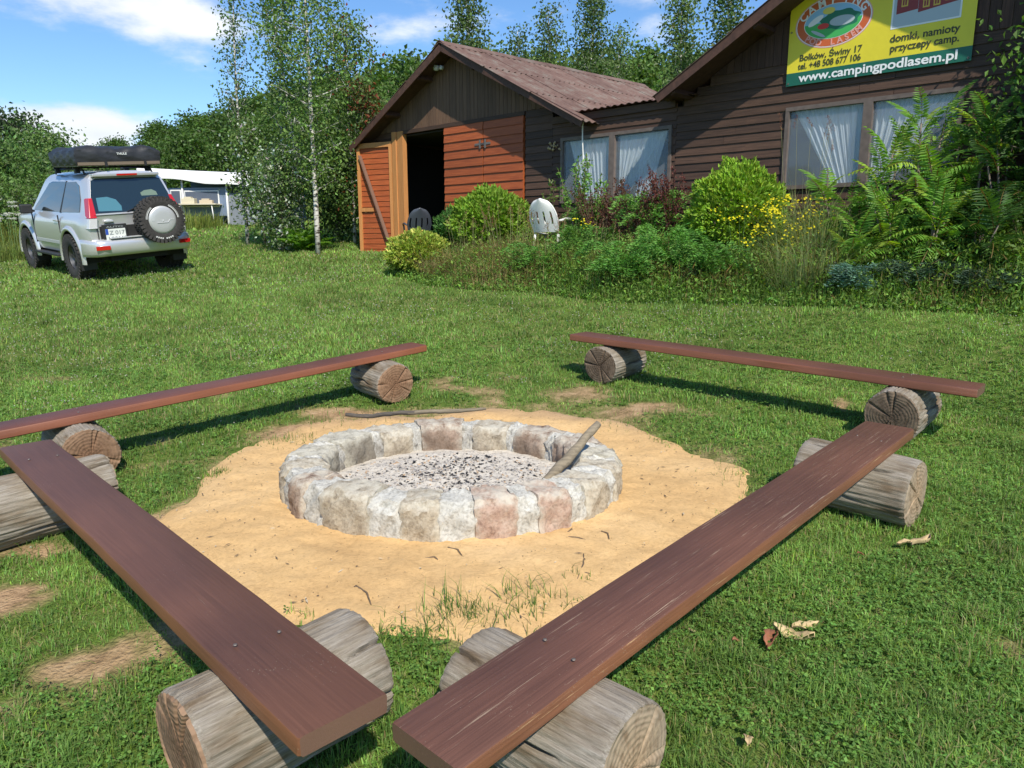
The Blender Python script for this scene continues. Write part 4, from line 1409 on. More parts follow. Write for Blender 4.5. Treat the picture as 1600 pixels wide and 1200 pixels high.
# fixed double door on the right: two leaves of lapped boards
for (a, b) in ((1.40, 2.50), (2.52, 3.53)):
    z = 1.0; door_x, door_z = SH.L(a, 1.0)
    mb = MB(); mb.box(0, b - a, -.012, .03, 0, 2.68); dr = mb.build('door', DOOR_ORANGE, SH.root, loc=(door_x, -.005, door_z))
    k = 0
    while k * .158 < 2.64:
        mb = MB(); d = .026; h = min(.158, 2.68 - k * .158); L_ = b - a
        mb.add([(0, -.012, 0), (L_, -.012, 0), (L_, -d - .012, 0), (0, -d - .012, 0), (0, -.012, h + .008), (L_, -.012, h + .008), (L_, -.018, h + .008), (0, -.018, h + .008)],
               [(0, 3, 2, 1), (4, 5, 6, 7), (3, 7, 6, 2), (0, 1, 5, 4), (1, 2, 6, 5), (0, 4, 7, 3)])
        put('board', mb.mesh('board', DOOR_ORANGE), dr, (0, -.0 - random.uniform(0, .003), k * .158), (0, random.uniform(-.003, .003), 0)); k += 1
    mb = MB(); hx = .06 if a > 2 else (b - a) - .06
    for hz in (.35, 2.25): mb.box(hx - .14, hx + .14, -.050, -.041, hz, hz + .035); mb.box(hx - .02, hx + .02, -.052, -.040, hz - .06, hz + .095)
    mb.build('hinge', simple('hinge_grey', (.22, .19, .17), .5, .6), dr)
# jamb posts at the left of the opening
for (a, b, y) in ((-.22, -.08, -.055), (-.07, .12, -.03)):
    x, z = SH.L(a, .95); mb = MB(); mb.box(0, b - a, y - .03, .05, 0, 2.77); mb.build('door_post', DOOR_FRAME, SH.root, loc=(x, 0, z), bevel=.004)
x, z = SH.L(-.24, 3.66)
mb = MB(); mb.box(0, 3.8, -.035, .03, 0, .07); mb.build('lintel', WALL_DARK, SH.root, loc=(x, -.002, z))
# open leaf folded back past the corner
hx, hz = SH.L(-.24, 1.10)
leaf = empty('door', (hx, -.06, hz)); leaf.parent = SH.root; leaf.location = (hx, -.06, hz); leaf.rotation_euler = (0, 0, math.pi + rad(16))
leaf['label'] = 'open orange door leaf with pale pine frame and slanting brace'
LW, LH = .93, 2.44
mb = MB(); mb.box(.0, .07, -.0, .035, 0, LH); mb.build('stile', DOOR_FRAME, leaf)
mb = MB(); mb.box(LW - .075, LW, 0, .035, 0, LH); mb.build('stile', DOOR_FRAME, leaf)
mb = MB(); mb.box(.07, LW - .075, 0, .035, LH - .10, LH); mb.build('rail', DOOR_FRAME, leaf)
mb = MB(); mb.box(.07, LW - .075, 0, .035, 0, .08); mb.build('rail', DOOR_FRAME, leaf)
mb = MB(); mb.box(LW - .40, LW - .075, .001, .036, 1.02, 1.10); mb.build('rail', DOOR_FRAME, leaf)
k = 0
while k * .112 < LH:
    h = min(.112, LH - k * .112)
    mb = MB(); mb.add([(.0, -.03, 0), (LW, -.03, 0), (LW, .004, 0), (.0, .004, 0), (.0, -.03, h - .006), (LW, -.03, h - .006), (LW, -.006, h - .006), (.0, -.006, h - .006)],
                      [(0, 3, 2, 1), (4, 5, 6, 7), (3, 7, 6, 2), (0, 1, 5, 4), (1, 2, 6, 5), (0, 4, 7, 3)])
    put('board', mb.mesh('board', DOOR_ORANGE), leaf, (0, -.002, k * .112)); k += 1
mb = MB(); mb.bar((LW - .10, .055, LH - .25), (.13, .055, .42), .028, .085, up=(0, 1, 0)); mb.build('brace', BRACE, leaf)
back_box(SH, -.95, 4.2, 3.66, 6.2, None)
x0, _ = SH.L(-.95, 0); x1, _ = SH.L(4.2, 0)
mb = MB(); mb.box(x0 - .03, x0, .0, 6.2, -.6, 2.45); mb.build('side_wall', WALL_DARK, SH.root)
gable_roof(SH, AP[0], AP[1], [(1, 3.35, 1.655), (-1, 3.06, 1.56)], .42, 5.55, .0675)
# floodlight under the apex
x, z = SH.L(1.36, 4.74)
mb = MB(); mb.lathe([(.001, -.02), (.05, -.02), (.055, .05), (.03, .08), (.001, .08)], 14, 'y'); mb.box(-.012, .012, .05, .16, -.012, .012); mb.lathe([(.001, -.015), (.038, -.01), (.04, .05), (.001, .06)], 12, 'y', (.15, 0, -.02)); mb.box(0, .16, .06, .08, -.02, .02)
mb.build('outdoor_lamp', simple('lamp_grey_plastic', (.55, .55, .53), .5), SH.root, True, loc=(x, -.18, z))
# white cord from the eave
x, z = SH.L(4.99, 3.46)
mb = MB(); mb.tube([(0, -.14, 0), (-.03, -.15, -.12), (-.045, -.13, -.35), (-.03, -.12, -.62), (-.04, -.12, -.80)], .011, 7); mb.build('cord', simple('white_cord', (.75, .74, .7), .6), SH.root, True, loc=(x, 0, z))

# ---- 2. low link with the first curtained window
LK = Wing('link_building', 5.4, 'low dark boarded link between the shed and the hall, with a two-pane curtained window', 'building')
W1 = (4.40, 6.56, 2.14, 3.20)
for k in range(26):
    z = .85 + k * .115
    if z + .115 > 3.56: break
    if W1[2] - .06 < z < W1[3] - .06: hboard(LK, 4.205, W1[0], z, .115, WALL_DARK); hboard(LK, W1[1], 6.62, z, .115, WALL_DARK)
    else: hboard(LK, 4.205, 6.62, z, .115, WALL_DARK)
window(LK, *W1, [5.47], [[(4.52, 3.14), (5.42, 3.14), (4.86, 2.10), (5.42, 2.10)], [(5.54, 3.14), (6.44, 3.14), (5.56, 2.35), (5.78, 2.30)], [(6.02, 3.14), (6.44, 3.14), (5.86, 2.12), (6.12, 2.12)]])
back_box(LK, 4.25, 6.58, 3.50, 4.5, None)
me = sheet_mesh('roof_sheet', .80, 3.2, 6, .012, M_RAKE)
for k in range(3):
    x, z = LK.L(4.62 + k * .78, 3.575)
    o = put('roof_sheet', me, LK.root, (x, -.13, z + .003 * (k % 2)), (rad(1.0), 0, 0))
x, z = LK.L(4.21, 3.50); mb = MB(); mb.box(0, 2.40, -.05, .0, -.06, .05); mb.build('fascia', WALL_DARK, LK.root, loc=(x, -.004, z))
# crumbling yellowish foam beside the window
rg = random.Random(3); mb = MB()
for n in range(16):
    c = (rg.gauss(0, .07), -.035 - rg.random() * .02, rg.gauss(0, .035)); s = rg.uniform(.012, .035)
    mb.add([(c[0] + s, c[1], c[2]), (c[0], c[1] - s, c[2]), (c[0] - s, c[1], c[2]), (c[0], c[1] + s, c[2]), (c[0], c[1], c[2] + s), (c[0], c[1], c[2] - s)], [(0, 1, 4), (1, 2, 4), (2, 3, 4), (3, 0, 4), (1, 0, 5), (2, 1, 5), (3, 2, 5), (0, 3, 5)])
x, z = LK.L(4.27, 3.10); mb.build('foam_filler', simple('foam_yellow', (.42, .32, .18), .9), LK.root, True, loc=(x, 0, z))

# ---- 3. the large hall with banner and second window
HL = Wing('wooden_hall', 9.3, 'large dark brown boarded hall with a steep gable, right of the shed', 'hall')
HA = (10.0, 5.42)
HF = .552


def hl_rake(t): return HA[1] - HF * abs(t - HA[0]) - .07


W2 = (8.29, 10.36, 2.20, 3.24)
t = 6.62
while t < 13.2:
    t1 = t + .112 + random.uniform(-.006, .006)
    vboard(HL, t, t1, 3.79 + random.uniform(-.006, 0), hl_rake(t), hl_rake(t1), WALL_DARK_VR); t = t1
joint = [7.62, 11.3]
for k in range(27):
    z = .80 + k * .1145; zt = z + .1145
    if zt > 3.865: break
    tl = 6.625
    if zt > hl_rake(tl): tl = HA[0] - (HA[1] - .07 - zt) / HF
    a = max(tl, 6.625)
    j = 7.40 + .5 * ((k * 7) % 3) / 3
    segs = [(a, j), (j, W2[0]), (W2[1], 11.6), (11.6, 13.1)] if W2[2] - .06 < z < W2[3] - .06 else [(a, 9.2 + .4 * (k % 2)), (9.2 + .4 * (k % 2), 11.4), (11.4, 13.1)]
    for s0, s1 in segs:
        if s1 > a: hboard(HL, max(s0, a), s1 - .003, z, .1145, WALL_DARK)
window(HL, *W2, [9.33], [[(8.37, 3.20), (9.27, 3.20), (8.93, 2.22), (9.27, 2.22)], [(9.39, 3.20), (10.30, 3.20), (9.39, 2.22), (9.62, 2.22)]])
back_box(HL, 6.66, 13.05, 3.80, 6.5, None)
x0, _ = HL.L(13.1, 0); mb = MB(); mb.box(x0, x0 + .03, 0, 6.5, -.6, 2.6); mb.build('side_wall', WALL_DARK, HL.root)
gable_roof(HL, HA[0], HA[1], [(1, 3.3, 1.82), (-1, 3.38, 1.865)], .56, 6.5, .0, 3)

# ---- banner
M_YEL = simple('banner_yellow', (.74, .62, .03), .45, noise=.10, scale=2.2, bump=.9)
M_GRN = simple('banner_green', (.01, .12, .075), .45, noise=.1, scale=3, bump=.2)
M_BLK = simple('print_black', (.05, .05, .02), .5)
M_WHT = simple('print_white', (.80, .80, .80), .5)
M_ORG = simple('print_orange', (.60, .12, .03), .5)
M_RED = simple('print_red', (.62, .04, .03), .5)
M_LGR = simple('print_light_green', (.06, .42, .10), .5)
M_DGR = simple('print_dark_green', (.015, .16, .09), .5)
M_BLU = simple('print_blue', (.28, .52, .75), .5)
M_PNK = simple('print_pink', (.75, .35, .30), .5)
M_CAB = simple('print_cabin', (.25, .03, .03), .5)
M_SNOW = simple('print_pale_ground', (.42, .48, .52), .5)
BN = empty('advertising_banner', (P0X + UX * 9.3, P0Y + UY * 9.3, g1(P0X + UX * 9.3, P0Y + UY * 9.3)), YAWF, 'yellow and green advertising banner fixed above the hall window', 'banner')
BZ = BN.location.z
BT0, BT1, BZ0, BZ1 = 8.275, 10.39, 3.50, 4.80
BY = -.055


def bl(t, z): return t - 9.3, z - BZ


def wavy_sheet(t0, t1, z0, z1, mat, y, name):
    V = []; nx, nz = 30, 12
    for j in range(nz + 1):
        for i in range(nx + 1):
            t = t0 + (t1 - t0) * i / nx; z = z0 + (z1 - z0) * j / nz; x, zz = bl(t, z)
            V.append((x, y, zz))
    n = len(V); V += [(a, b + .002, c) for a, b, c in V]
    F = [(j * (nx + 1) + i, j * (nx + 1) + i + 1, (j + 1) * (nx + 1) + i + 1, (j + 1) * (nx + 1) + i) for j in range(nz) for i in range(nx)]
    F += [tuple(n + k for k in f[::-1]) for f in F]
    return put(name, mesh(name, V, F, mat, True), BN)


wavy_sheet(BT0, BT1, BZ0 + .155, BZ1, M_YEL, BY, 'banner_sheet')
wavy_sheet(BT0, BT1, BZ0, BZ0 + .155, M_GRN, BY, 'banner_stripe')
mb = MB()
for t_ in (BT0 + .03, BT1 - .03):
    for z_ in (BZ0 + .03, BZ0 + .65, BZ1 - .03):
        x, z = bl(t_, z_); mb.lathe([(.012, 0), (.012, -.006), (.006, -.006)], 10, 'y', (x, BY - .001, z))
mb.build('eyelet', M_SCREW, BN)


def text(s, t, z, size, mat, bold=0, width=None, y=BY - .004, name='lettering', align='LEFT', rot=0, parent=None, frame=bl):
    cu = bpy.data.curves.new('lettering', 'FONT'); cu.body = s; cu.size = size; cu.align_x = align; cu.offset = bold; cu.extrude = .0008
    o = bpy.data.objects.new('tmp_text', cu); COL.objects.link(o)
    bpy.context.view_layer.update()
    dg = bpy.context.evaluated_depsgraph_get()
    me = bpy.data.meshes.new_from_object(o.evaluated_get(dg))
    bpy.data.objects.remove(o)
    sx = 1
    xs = [v.co.x for v in me.vertices]
    if width and xs: sx = width / (max(xs) - min(xs))
    me.materials.clear(); me.materials.append(mat)
    x, zz = frame(t, z)
    ob = put(name, me, parent or BN, (x, y, zz), (math.pi / 2, -rot, 0), (sx, 1, 1))
    return ob


def disc(cx, cz, rx, rz, mat, y, name='emblem', n=40, rot=.0, a0=0, a1=6.2832, wob=0):
    x, z = bl(cx, cz); V = [(0, 0, 0)]
    full = abs(a1 - a0 - 6.2832) < .01
    for i in range(n + (0 if full else 1)):
        a = a0 + (a1 - a0) * i / n; k = 1 + wob * math.sin(a * 7)
        V.append((rx * k * math.cos(a), 0, rz * k * math.sin(a)))
    m = len(V) - 1
    F = [(0, i, i + 1) for i in range(1, m)] + ([(0, m, 1)] if full else [])
    q = len(V); V2 = [(v[0], .0012, v[2]) for v in V]; F2 = [tuple(q + k for k in f[::-1]) for f in F]
    return put(name, mesh(name, V + V2, F + F2, mat), BN, (x, y, z), (0, rot, 0))


def poly(pts, mat, y, name='picture'):
    P = [bl(*p) for p in pts]; mb = MB(); mb.prism(P, y - .0006, y + .0006)
    return mb.build(name, mat, BN)


# lettering sits where it stands on the banner: (left, base, width)
ta, za = fac(1252, 97); tb, _ = fac(1349, 80)
text('Bolków, Świny 17', ta, za - .0, .105, M_BLK, .0016, tb - ta)
ta, za = fac(1250, 110); tb, _ = fac(1348, 92)
text('tel. +48 508 677 106', ta, za, .105, M_BLK, .0016, tb - ta)
ta, za = fac(1251, 128); tb, _ = fac(1499, 90)
text('www.campingpodlasem.pl', ta, BZ0 + .035, .145, M_WHT, .003, tb - ta)
ta, za = fac(1393, 68); tb, _ = fac(1502, 50)
text('domki, namioty', ta, za, .115, M_BLK, .0020, tb - ta)
ta, za = fac(1393, 82); tb, _ = fac(1500, 66)
text('przyczepy camp.', ta, za - .005, .115, M_BLK, .0020, tb - ta)
# emblem
ec = fac(1305, 34); e1 = fac(1246, 46)[0]; e2 = fac(1367, 24)[0]
ER = (e2 - e1) / 2; EC = ((e1 + e2) / 2, ec[1]); EZ = ec[1] - fac(1302, 75)[1]
disc(*EC, ER, EZ, M_PNK, BY - .0015)
disc(*EC, ER * .975, EZ * .965, M_WHT, BY - .0022)
disc(*EC, ER * .95, EZ * .94, M_ORG, BY - .0029)
disc(*EC, ER * .76, EZ * .66, M_WHT, BY - .0036)
disc(*EC, ER * .74, EZ * .64, M_BLU, BY - .0043, name='picture')
disc(EC[0], EC[1], ER * .74, EZ * .64, M_LGR, BY - .0050, name='picture', a0=math.pi, a1=2 * math.pi)
disc(EC[0] + ER * .18, EC[1] + EZ * .02, ER * .5, EZ * .36, M_DGR, BY - .0056, name='picture', wob=.08)
disc(EC[0] - ER * .45, EC[1] + EZ * .12, ER * .22, EZ * .12, M_WHT, BY - .0060, name='picture', rot=-.5)
disc(EC[0] - ER * .12, EC[1] + EZ * .42, ER * .16, EZ * .13, simple('print_sun', (.75, .62, .12), .5), BY - .0060, name='picture')
disc(EC[0] + ER * .24, EC[1] - EZ * .04, ER * .32, EZ * .19, M_SNOW, BY - .0068, name='picture')
disc(EC[0] - ER * .24, EC[1] - EZ * .14, ER * .15, EZ * .11, M_RED, BY - .0074, name='picture')
disc(EC[0] - ER * .36, EC[1] - EZ * .40, ER * .22, EZ * .06, M_SNOW, BY - .0074, name='picture', rot=.5)
for word, a0, a1, r, flip in (('CAMPING', 155, 25, .845, 0), ('POD LASEM', 222, 322, .845, 1)):
    for i, ch in enumerate(word):
        a = rad(a0 + (a1 - a0) * i / (len(word) - 1))
        ex = ER * (.86 if not flip else .86) * math.cos(a); ez = EZ * .80 * math.sin(a)
        nt_ = math.atan2(math.sin(a) / EZ, math.cos(a) / ER)
        rot = (nt_ - math.pi / 2) if not flip else (nt_ + math.pi / 2)
        sz = .13 if not flip else .10
        off = -.32 * sz
        tx = EC[0] + ex + math.cos(rot + math.pi / 2) * off; tz = EC[1] + ez + math.sin(rot + math.pi / 2) * off
        if ch != ' ': text(ch, tx, tz, sz, M_WHT if not flip else M_PNK, .003, None, BY - .0045, align='CENTER', rot=rot)
# cabin photograph
c0 = fac(1394, 48); c1 = fac(1504, 28)
pl, pr, pb, pt = c0[0], c1[0], c0[1], BZ1 - .10
poly([(pl, pb), (pr, pb), (pr, pt), (pl, pt)], M_WHT, BY - .0015)
b = .018
poly([(pl + b, pb + b), (pr - b, pb + b), (pr - b, pb + .62 * (pt - pb)), (pl + b, pb + .62 * (pt - pb))], M_SNOW, BY - .0028)
poly([(pl + b, pb + .62 * (pt - pb)), (pr - b, pb + .62 * (pt - pb)), (pr - b, pt - b), (pl + b, pt - b)], M_BLU, BY - .0028)
zc = pb + .155
poly([(pl + .05, zc), (pl + .28, zc + .02), (pl + .28, zc + .25), (pl + .05, zc + .22)], M_CAB, BY - .0040)
poly([(pl + .283, zc - .02), (pr - b - .01, zc + .03), (pr - b - .01, zc + .33), (pl + .283, zc + .28)], M_CAB, BY - .0040)
poly([(pl + .02, zc + .22), (pl + .16, zc + .37), (pr - b - .005, zc + .40), (pr - b - .005, zc + .33)], M_BLK, BY - .0046)
M_YF = simple('print_yellow_frame', (.62, .42, .06), .5)
for fx, fz in ((pl + .10, zc + .07), (pl + .33, zc + .02), (pl + .44, zc + .02), (pl + .56, zc + .05)):
    poly([(fx, fz), (fx + .07, fz), (fx + .07, fz + .09), (fx, fz + .09)], M_YF, BY - .0052)
    for q in (0, 1):
        poly([(fx + .012 + q * .026, fz + .015), (fx + .030 + q * .026, fz + .015), (fx + .030 + q * .026, fz + .075), (fx + .012 + q * .026, fz + .075)], M_CAB, BY - .0058)

# ================================================================== THE SILVER OFF-ROAD CAR
M_SILVER = simple('silver_paint', (.64, .64, .645), .28, .55, coat=.6)
M_SILVER2 = simple('silver_plastic', (.50, .51, .51), .42, .3)
M_TYRE = simple('tyre_rubber', (.035, .032, .030), .85, noise=.4, scale=30, bump=.2)
M_BLACKP = simple('black_plastic', (.018, .018, .019), .55)
M_UNDER = simple('underbody_black', (.012, .012, .012), .8)
M_GLASSD = simple('tinted_glass', (.012, .022, .026), .04, coat=.5, spec=.8)
M_REDL = simple('red_lens', (.45, .012, .012), .12, coat=1)
M_CLEARL = simple('clear_lens', (.55, .55, .56), .12, coat=1)
M_RIM = simple('dark_alloy_rim', (.10, .10, .10), .4, .7)
M_TENT = simple('black_tent_cover', (.022, .023, .025), .48, noise=.4, scale=6, bump=.6)
M_TENTB = simple('tent_base_board', (.17, .13, .09), .6)
M_PLATE = simple('plate_white', (.68, .70, .66), .4)
M_PLATEB = simple('plate_blue', (.03, .08, .38), .4)
M_SHADE = simple('blue_towel', (.05, .17, .23), .8)
M_SHADE2 = simple('pale_green_cloth', (.13, .19, .15), .8)
M_GREYT = simple('plate_print', (.22, .24, .24), .5)

CX, CY, CYAW = -6.56, 13.40, rad(137.2)
cf = Vector((math.cos(CYAW), math.sin(CYAW))); cr_ = Vector((math.sin(CYAW), -math.cos(CYAW)))


def cw(f, r): return CX + cf.x * f + cr_.x * r, CY + cf.y * f + cr_.y * r


zr = (g1(*cw(.85, -.8)) + g1(*cw(.85, .8))) / 2; zf = (g1(*cw(3.3, -.8)) + g1(*cw(3.3, .8))) / 2
zl = (g1(*cw(.85, -.8)) + g1(*cw(3.3, -.8))) / 2; zri = (g1(*cw(.85, .8)) + g1(*cw(3.3, .8))) / 2
CPI = math.atan2(zf - zr, 2.45); CRO = math.atan2(zri - zl, 1.6)
car = empty('parked_car', (CX, CY, zr - math.tan(CPI) * .85 - .01), 0, 'silver three-door off-road car carrying a folded black roof tent, parked on the lawn', 'car')
car.rotation_euler = (CPI, -CRO, CYAW - math.pi / 2)

LEN = 4.22; WR, WF = .88, 3.33; TR = .40


def taper(f):
    return 1 - .085 * max(0, (.32 - f) / .32) ** 2 - .16 * max(0, (f - 3.5) / .72) ** 2.2


def top_h(f):
    if f < 2.95: return 1.13
    return 1.13 - .07 * (f - 2.95) - .10 * max(0, (f - 3.95) / .27) ** 2


def ubot(f):
    b = .46
    for c in (WR, WF):
        d = abs(f - c)
        if d < .50: b = max(b, .36 + math.sqrt(max(0, .50 ** 2 - d * d)))
    return b


def side_r(u):
    xs = [.40, .50, .62, .80, .98, 1.06, 1.13]; rs = [.83, .865, .885, .892, .880, .865, .825]
    return float(np.interp(u, xs, rs))


def fmap(f, u):
    """greenhouse leaning in at both ends"""
    if u <= 1.13: return f
    a = .06 + (u - 1.13) * .36; b = 3.02 - (u - 1.13) * 1.15
    return a + (b - a) * min(1, max(0, f / 2.95))


def gh(u):      # greenhouse half width
    return float(np.interp(u, [1.13, 1.20, 1.66, 1.74, 1.80, 1.835], [.825, .80, .675, .645, .58, .45]))


def body_mesh():
    fs = sorted(set([0, .03, .1, .2, .32] + [round(.38 + .055 * i, 3) for i in range(19)] + [round(1.5 + .15 * i, 2) for i in range(9)] + [round(2.83 + .055 * i, 3) for i in range(19)] + [2.95, 3.9, 4.0, 4.1, 4.17, 4.22]))
    low = 7
    up = [1.17, 1.22, 1.32, 1.45, 1.58, 1.66, 1.72, 1.77, 1.80, 1.82, 1.835]
    V = []; rows = None
    def ring(f):
        out = []
        b = ubot(f); tp = top_h(f)
        for i in range(low):
            u = b + (min(1.06, tp - .05) - b) * i / (low - 1)
            out.append((side_r(u) * taper(f), f + (0 if f > .05 else .02 * (1 - f / .05)), u))
        out.append((side_r(1.13) * taper(f) if f < 2.95 else (.80 * taper(f)), f, tp - .0 if f < 2.95 else tp - .02))
        if f <= 2.95:
            for u in up:
                out.append((gh(u) * (taper(f) if u < 1.4 else 1 - (1 - taper(f)) * .7), fmap(f, u), u))
            out.append((.22, fmap(f, 1.845), 1.852)); out.append((0, fmap(f, 1.85), 1.857))
        else:
            n = len(up) + 2
            for k in range(n):
                q = 1 - (k + 1) / n
                out.append((.80 * taper(f) * q, f, tp + .03 * (1 - q * q) - .02))
        return out
    rings = [ring(f) for f in fs]; m = len(rings[0])
    for r in rings:
        V += [(-x, y, z) for x, y, z in r]
    off = len(V)
    for r in rings:
        V += [(x, y, z) for x, y, z in r]
    F = []
    for i in range(len(fs) - 1):
        for k in range(m - 1):
            F.append((i * m + k, i * m + k + 1, (i + 1) * m + k + 1, (i + 1) * m + k))
            F.append((off + i * m + k, off + (i + 1) * m + k, off + (i + 1) * m + k + 1, off + i * m + k + 1))
    for i, rev in ((0, 0), (len(fs) - 1, 1)):       # rear and nose caps
        for k in range(m - 1):
            q = (i * m + k, off + i * m + k, off + i * m + k + 1, i * m + k + 1)
            F.append(q[::-1] if rev else q)
    mb = MB(); mb.add(V, F)
    me = mb.mesh('body', M_SILVER)
    import bmesh
    bm = bmesh.new(); bm.from_mesh(me); bmesh.ops.remove_doubles(bm, verts=bm.verts, dist=.0008); bmesh.ops.recalc_face_normals(bm, faces=bm.faces); bm.to_mesh(me); bm.free()
    autosmooth(me, 32)
    return me


body = put('body', body_mesh(), car)
mb = MB()
mb.box(-.62, .62, .25, 4.0, .36, .60); mb.box(-.80, .80, 1.42, 2.78, .42, .56); mb.box(-.5, .5, .15, .5, .34, .5); mb.box(-.66, .66, .0, 4.0, .60, .95)
mb.tube([(-.75, WR, .40), (.75, WR, .40)], .06, 10); mb.lathe([(.001, -.12), (.12, -.1), (.16, 0), (.12, .1), (.001, .12)], 14, 'x', (.1, WR, .38))
mb.build('underbody', M_UNDER, car)
# wheel arch flares and liners
for c in (WR, WF):
    for sgn in (-1, 1):
        mb = MB(); n = 22; V = []
        prof = [(.50, .868), (.505, .915), (.535, .925), (.585, .905), (.60, .872)]
        for i in range(n + 1):
            a = math.pi * (-.03 + 1.06 * i / n)
            for (rr, x) in prof: V.append((sgn * x * taper(c), c + rr * math.cos(a), .36 + rr * math.sin(a)))
        p = len(prof)
        F = [(i * p + k, i * p + k + 1, (i + 1) * p + k + 1, (i + 1) * p + k) for i in range(n) for k in range(p - 1)]
        mb.add(V, F); mb.build('wheel_arch', M_SILVER, body, True)
        mb = MB(); V = []
        for i in range(n + 1):
            a = math.pi * (-.03 + 1.06 * i / n)
            for x in (.90, .55): V.append((sgn * x * taper(c), c + .497 * math.cos(a), .36 + .497 * math.sin(a)))
        b0 = len(V); V.append((sgn * .55, c, .36))
        F = [(2 * i, 2 * i + 1, 2 * i + 3, 2 * i + 2) for i in range(n)] + [(2 * i + 1, b0, 2 * i + 3) for i in range(n)]
        mb.add(V, F); mb.build('wheel_well', M_UNDER, car)


def tyre_mesh(R, W, inner):
    mb = MB()
    prof = [(inner, -W * .42), (inner + .03, -W * .47), (R - .09, -W * .52), (R - .035, -W * .49), (R - .012, -W * .42), (R - .012, W * .42), (R - .035, W * .49), (R - .09, W * .52), (inner + .03, W * .47), (inner, W * .42)]
    mb.lathe(prof, 48, 'x')
    n = 34
    for i in range(n):
        for row, (x, w) in enumerate(((-W * .43, W * .17), (-W * .14, W * .22), (W * .14, W * .22), (W * .43, W * .17))):
            a = 2 * math.pi * (i + .5 * (row % 2)) / n
            c = Vector((x, (R - .006) * math.cos(a), (R - .006) * math.sin(a)))
            rd = Vector((0, math.cos(a), math.sin(a))); tg = Vector((.15 * (1 if row % 2 else -1), -math.sin(a), math.cos(a)))
            mb.obox(c, Vector((w / 2, 0, 0)), tg * (math.pi * R / n * .62), rd * .010)
            if row in (0, 3):
                mb.obox(c - rd * .025 + Vector(((-1 if row == 0 else 1) * W * .055, 0, 0)), Vector((.008, 0, 0)), tg * (math.pi * R / n * .55), rd * .028)
    me = mb.mesh('tyre', M_TYRE); autosmooth(me, 35)
    return me


TY = tyre_mesh(TR, .265, .21)
mbr = MB()
mbr.lathe([(.001, .045), (.06, .05), (.065, .035), (.10, .02), (.17, .03), (.205, .085), (.213, .10), (.213, -.10), (.19, -.10)], 30, 'x')
for i in range(6):
    a = i * math.pi / 3
    mbr.obox((.055, .12 * math.cos(a), .12 * math.sin(a)), (.012, 0, 0), (0, .075 * math.cos(a), .075 * math.sin(a)), (0, -.022 * math.sin(a), .022 * math.cos(a)))
RIMM = mbr.mesh('rim', M_RIM); autosmooth(RIMM, 40)
for c in (WR, WF):
    for sgn in (-1, 1):
        w = put('wheel', RIMM, car, (sgn * .79, c, TR), (0, 0, 0 if sgn > 0 else math.pi))
        put('tyre', TY, w, (0, 0, 0))

# rear face helper: y of the tailgate at height u
def rear_y(u): return 0 if u < 1.13 else .06 + (u - 1.13) * .36


def rear_quad(name, pts, off, mat, th=.006, parent=None):
    """pts in (r, u); plate lying on the tailgate"""
    n = len(pts); mb = MB()
    V = [(r, rear_y(u) - off, u) for r, u in pts] + [(r, rear_y(u) - off + th, u) for r, u in pts]
    F = [tuple(range(n)), tuple(range(n, 2 * n))[::-1]] + [(i, (i + 1) % n, n + (i + 1) % n, n + i) for i in range(n)]
    mb.add(V, F); return mb.build(name, mat, parent or car)


rw = rear_quad('rear_window', [(-.70, 1.16), (.70, 1.16), (.715, 1.22), (.585, 1.70), (.50, 1.735), (-.50, 1.735), (-.585, 1.70), (-.715, 1.22)], .012, M_GLASSD)
rear_quad('window_towel', [(-.60, 1.20), (-.22, 1.19), (-.21, 1.27), (-.27, 1.38), (-.40, 1.43), (-.58, 1.42)], .0135, M_SHADE, .001, rw)
rear_quad('window_cloth', [(.18, 1.42), (.46, 1.42), (.45, 1.48), (.38, 1.52), (.25, 1.51), (.17, 1.47)], .0135, M_SHADE2, .001, rw)
mb = MB(); mb.bar((-.15, rear_y(1.16) - .03, 1.17), (.33, rear_y(1.36) - .028, 1.34), .015, .012); mb.build('wiper', M_BLACKP, rw)
# high brake light and spoiler lip
mb = MB(); mb.box(-.56, .56, .19, .36, 1.765, 1.815); mb.build('roof_lip', M_SILVER, body, bevel=.012)
mb = MB(); mb.box(-.17, .17, .175, .195, 1.775, 1.805); mb.build('brake_light', M_REDL, body)
# tailgate seams, handle
mb = MB()
for r in (-.70, .70): mb.box(r - .006, r + .006, -.004, .004, .60, 1.14)
mb.box(-.70, .70, -.004, .004, 1.128, 1.140)
mb.build('tailgate_seam', M_UNDER, body)
mb = MB(); mb.lathe([(.001, 0), (.075, 0), (.085, -.008), (.06, -.014), (.001, -.016)], 22, 'y'); o = mb.build('handle_recess', M_SILVER2, body, True, loc=(-.50, -.001, 1.03)); o.scale = (1, 1, .45)
mb = MB(); mb.box(-.075, .075, -.035, -.018, -.012, .012); mb.build('tailgate_handle', M_SILVER, body, loc=(-.50, 0, 1.03), bevel=.005)
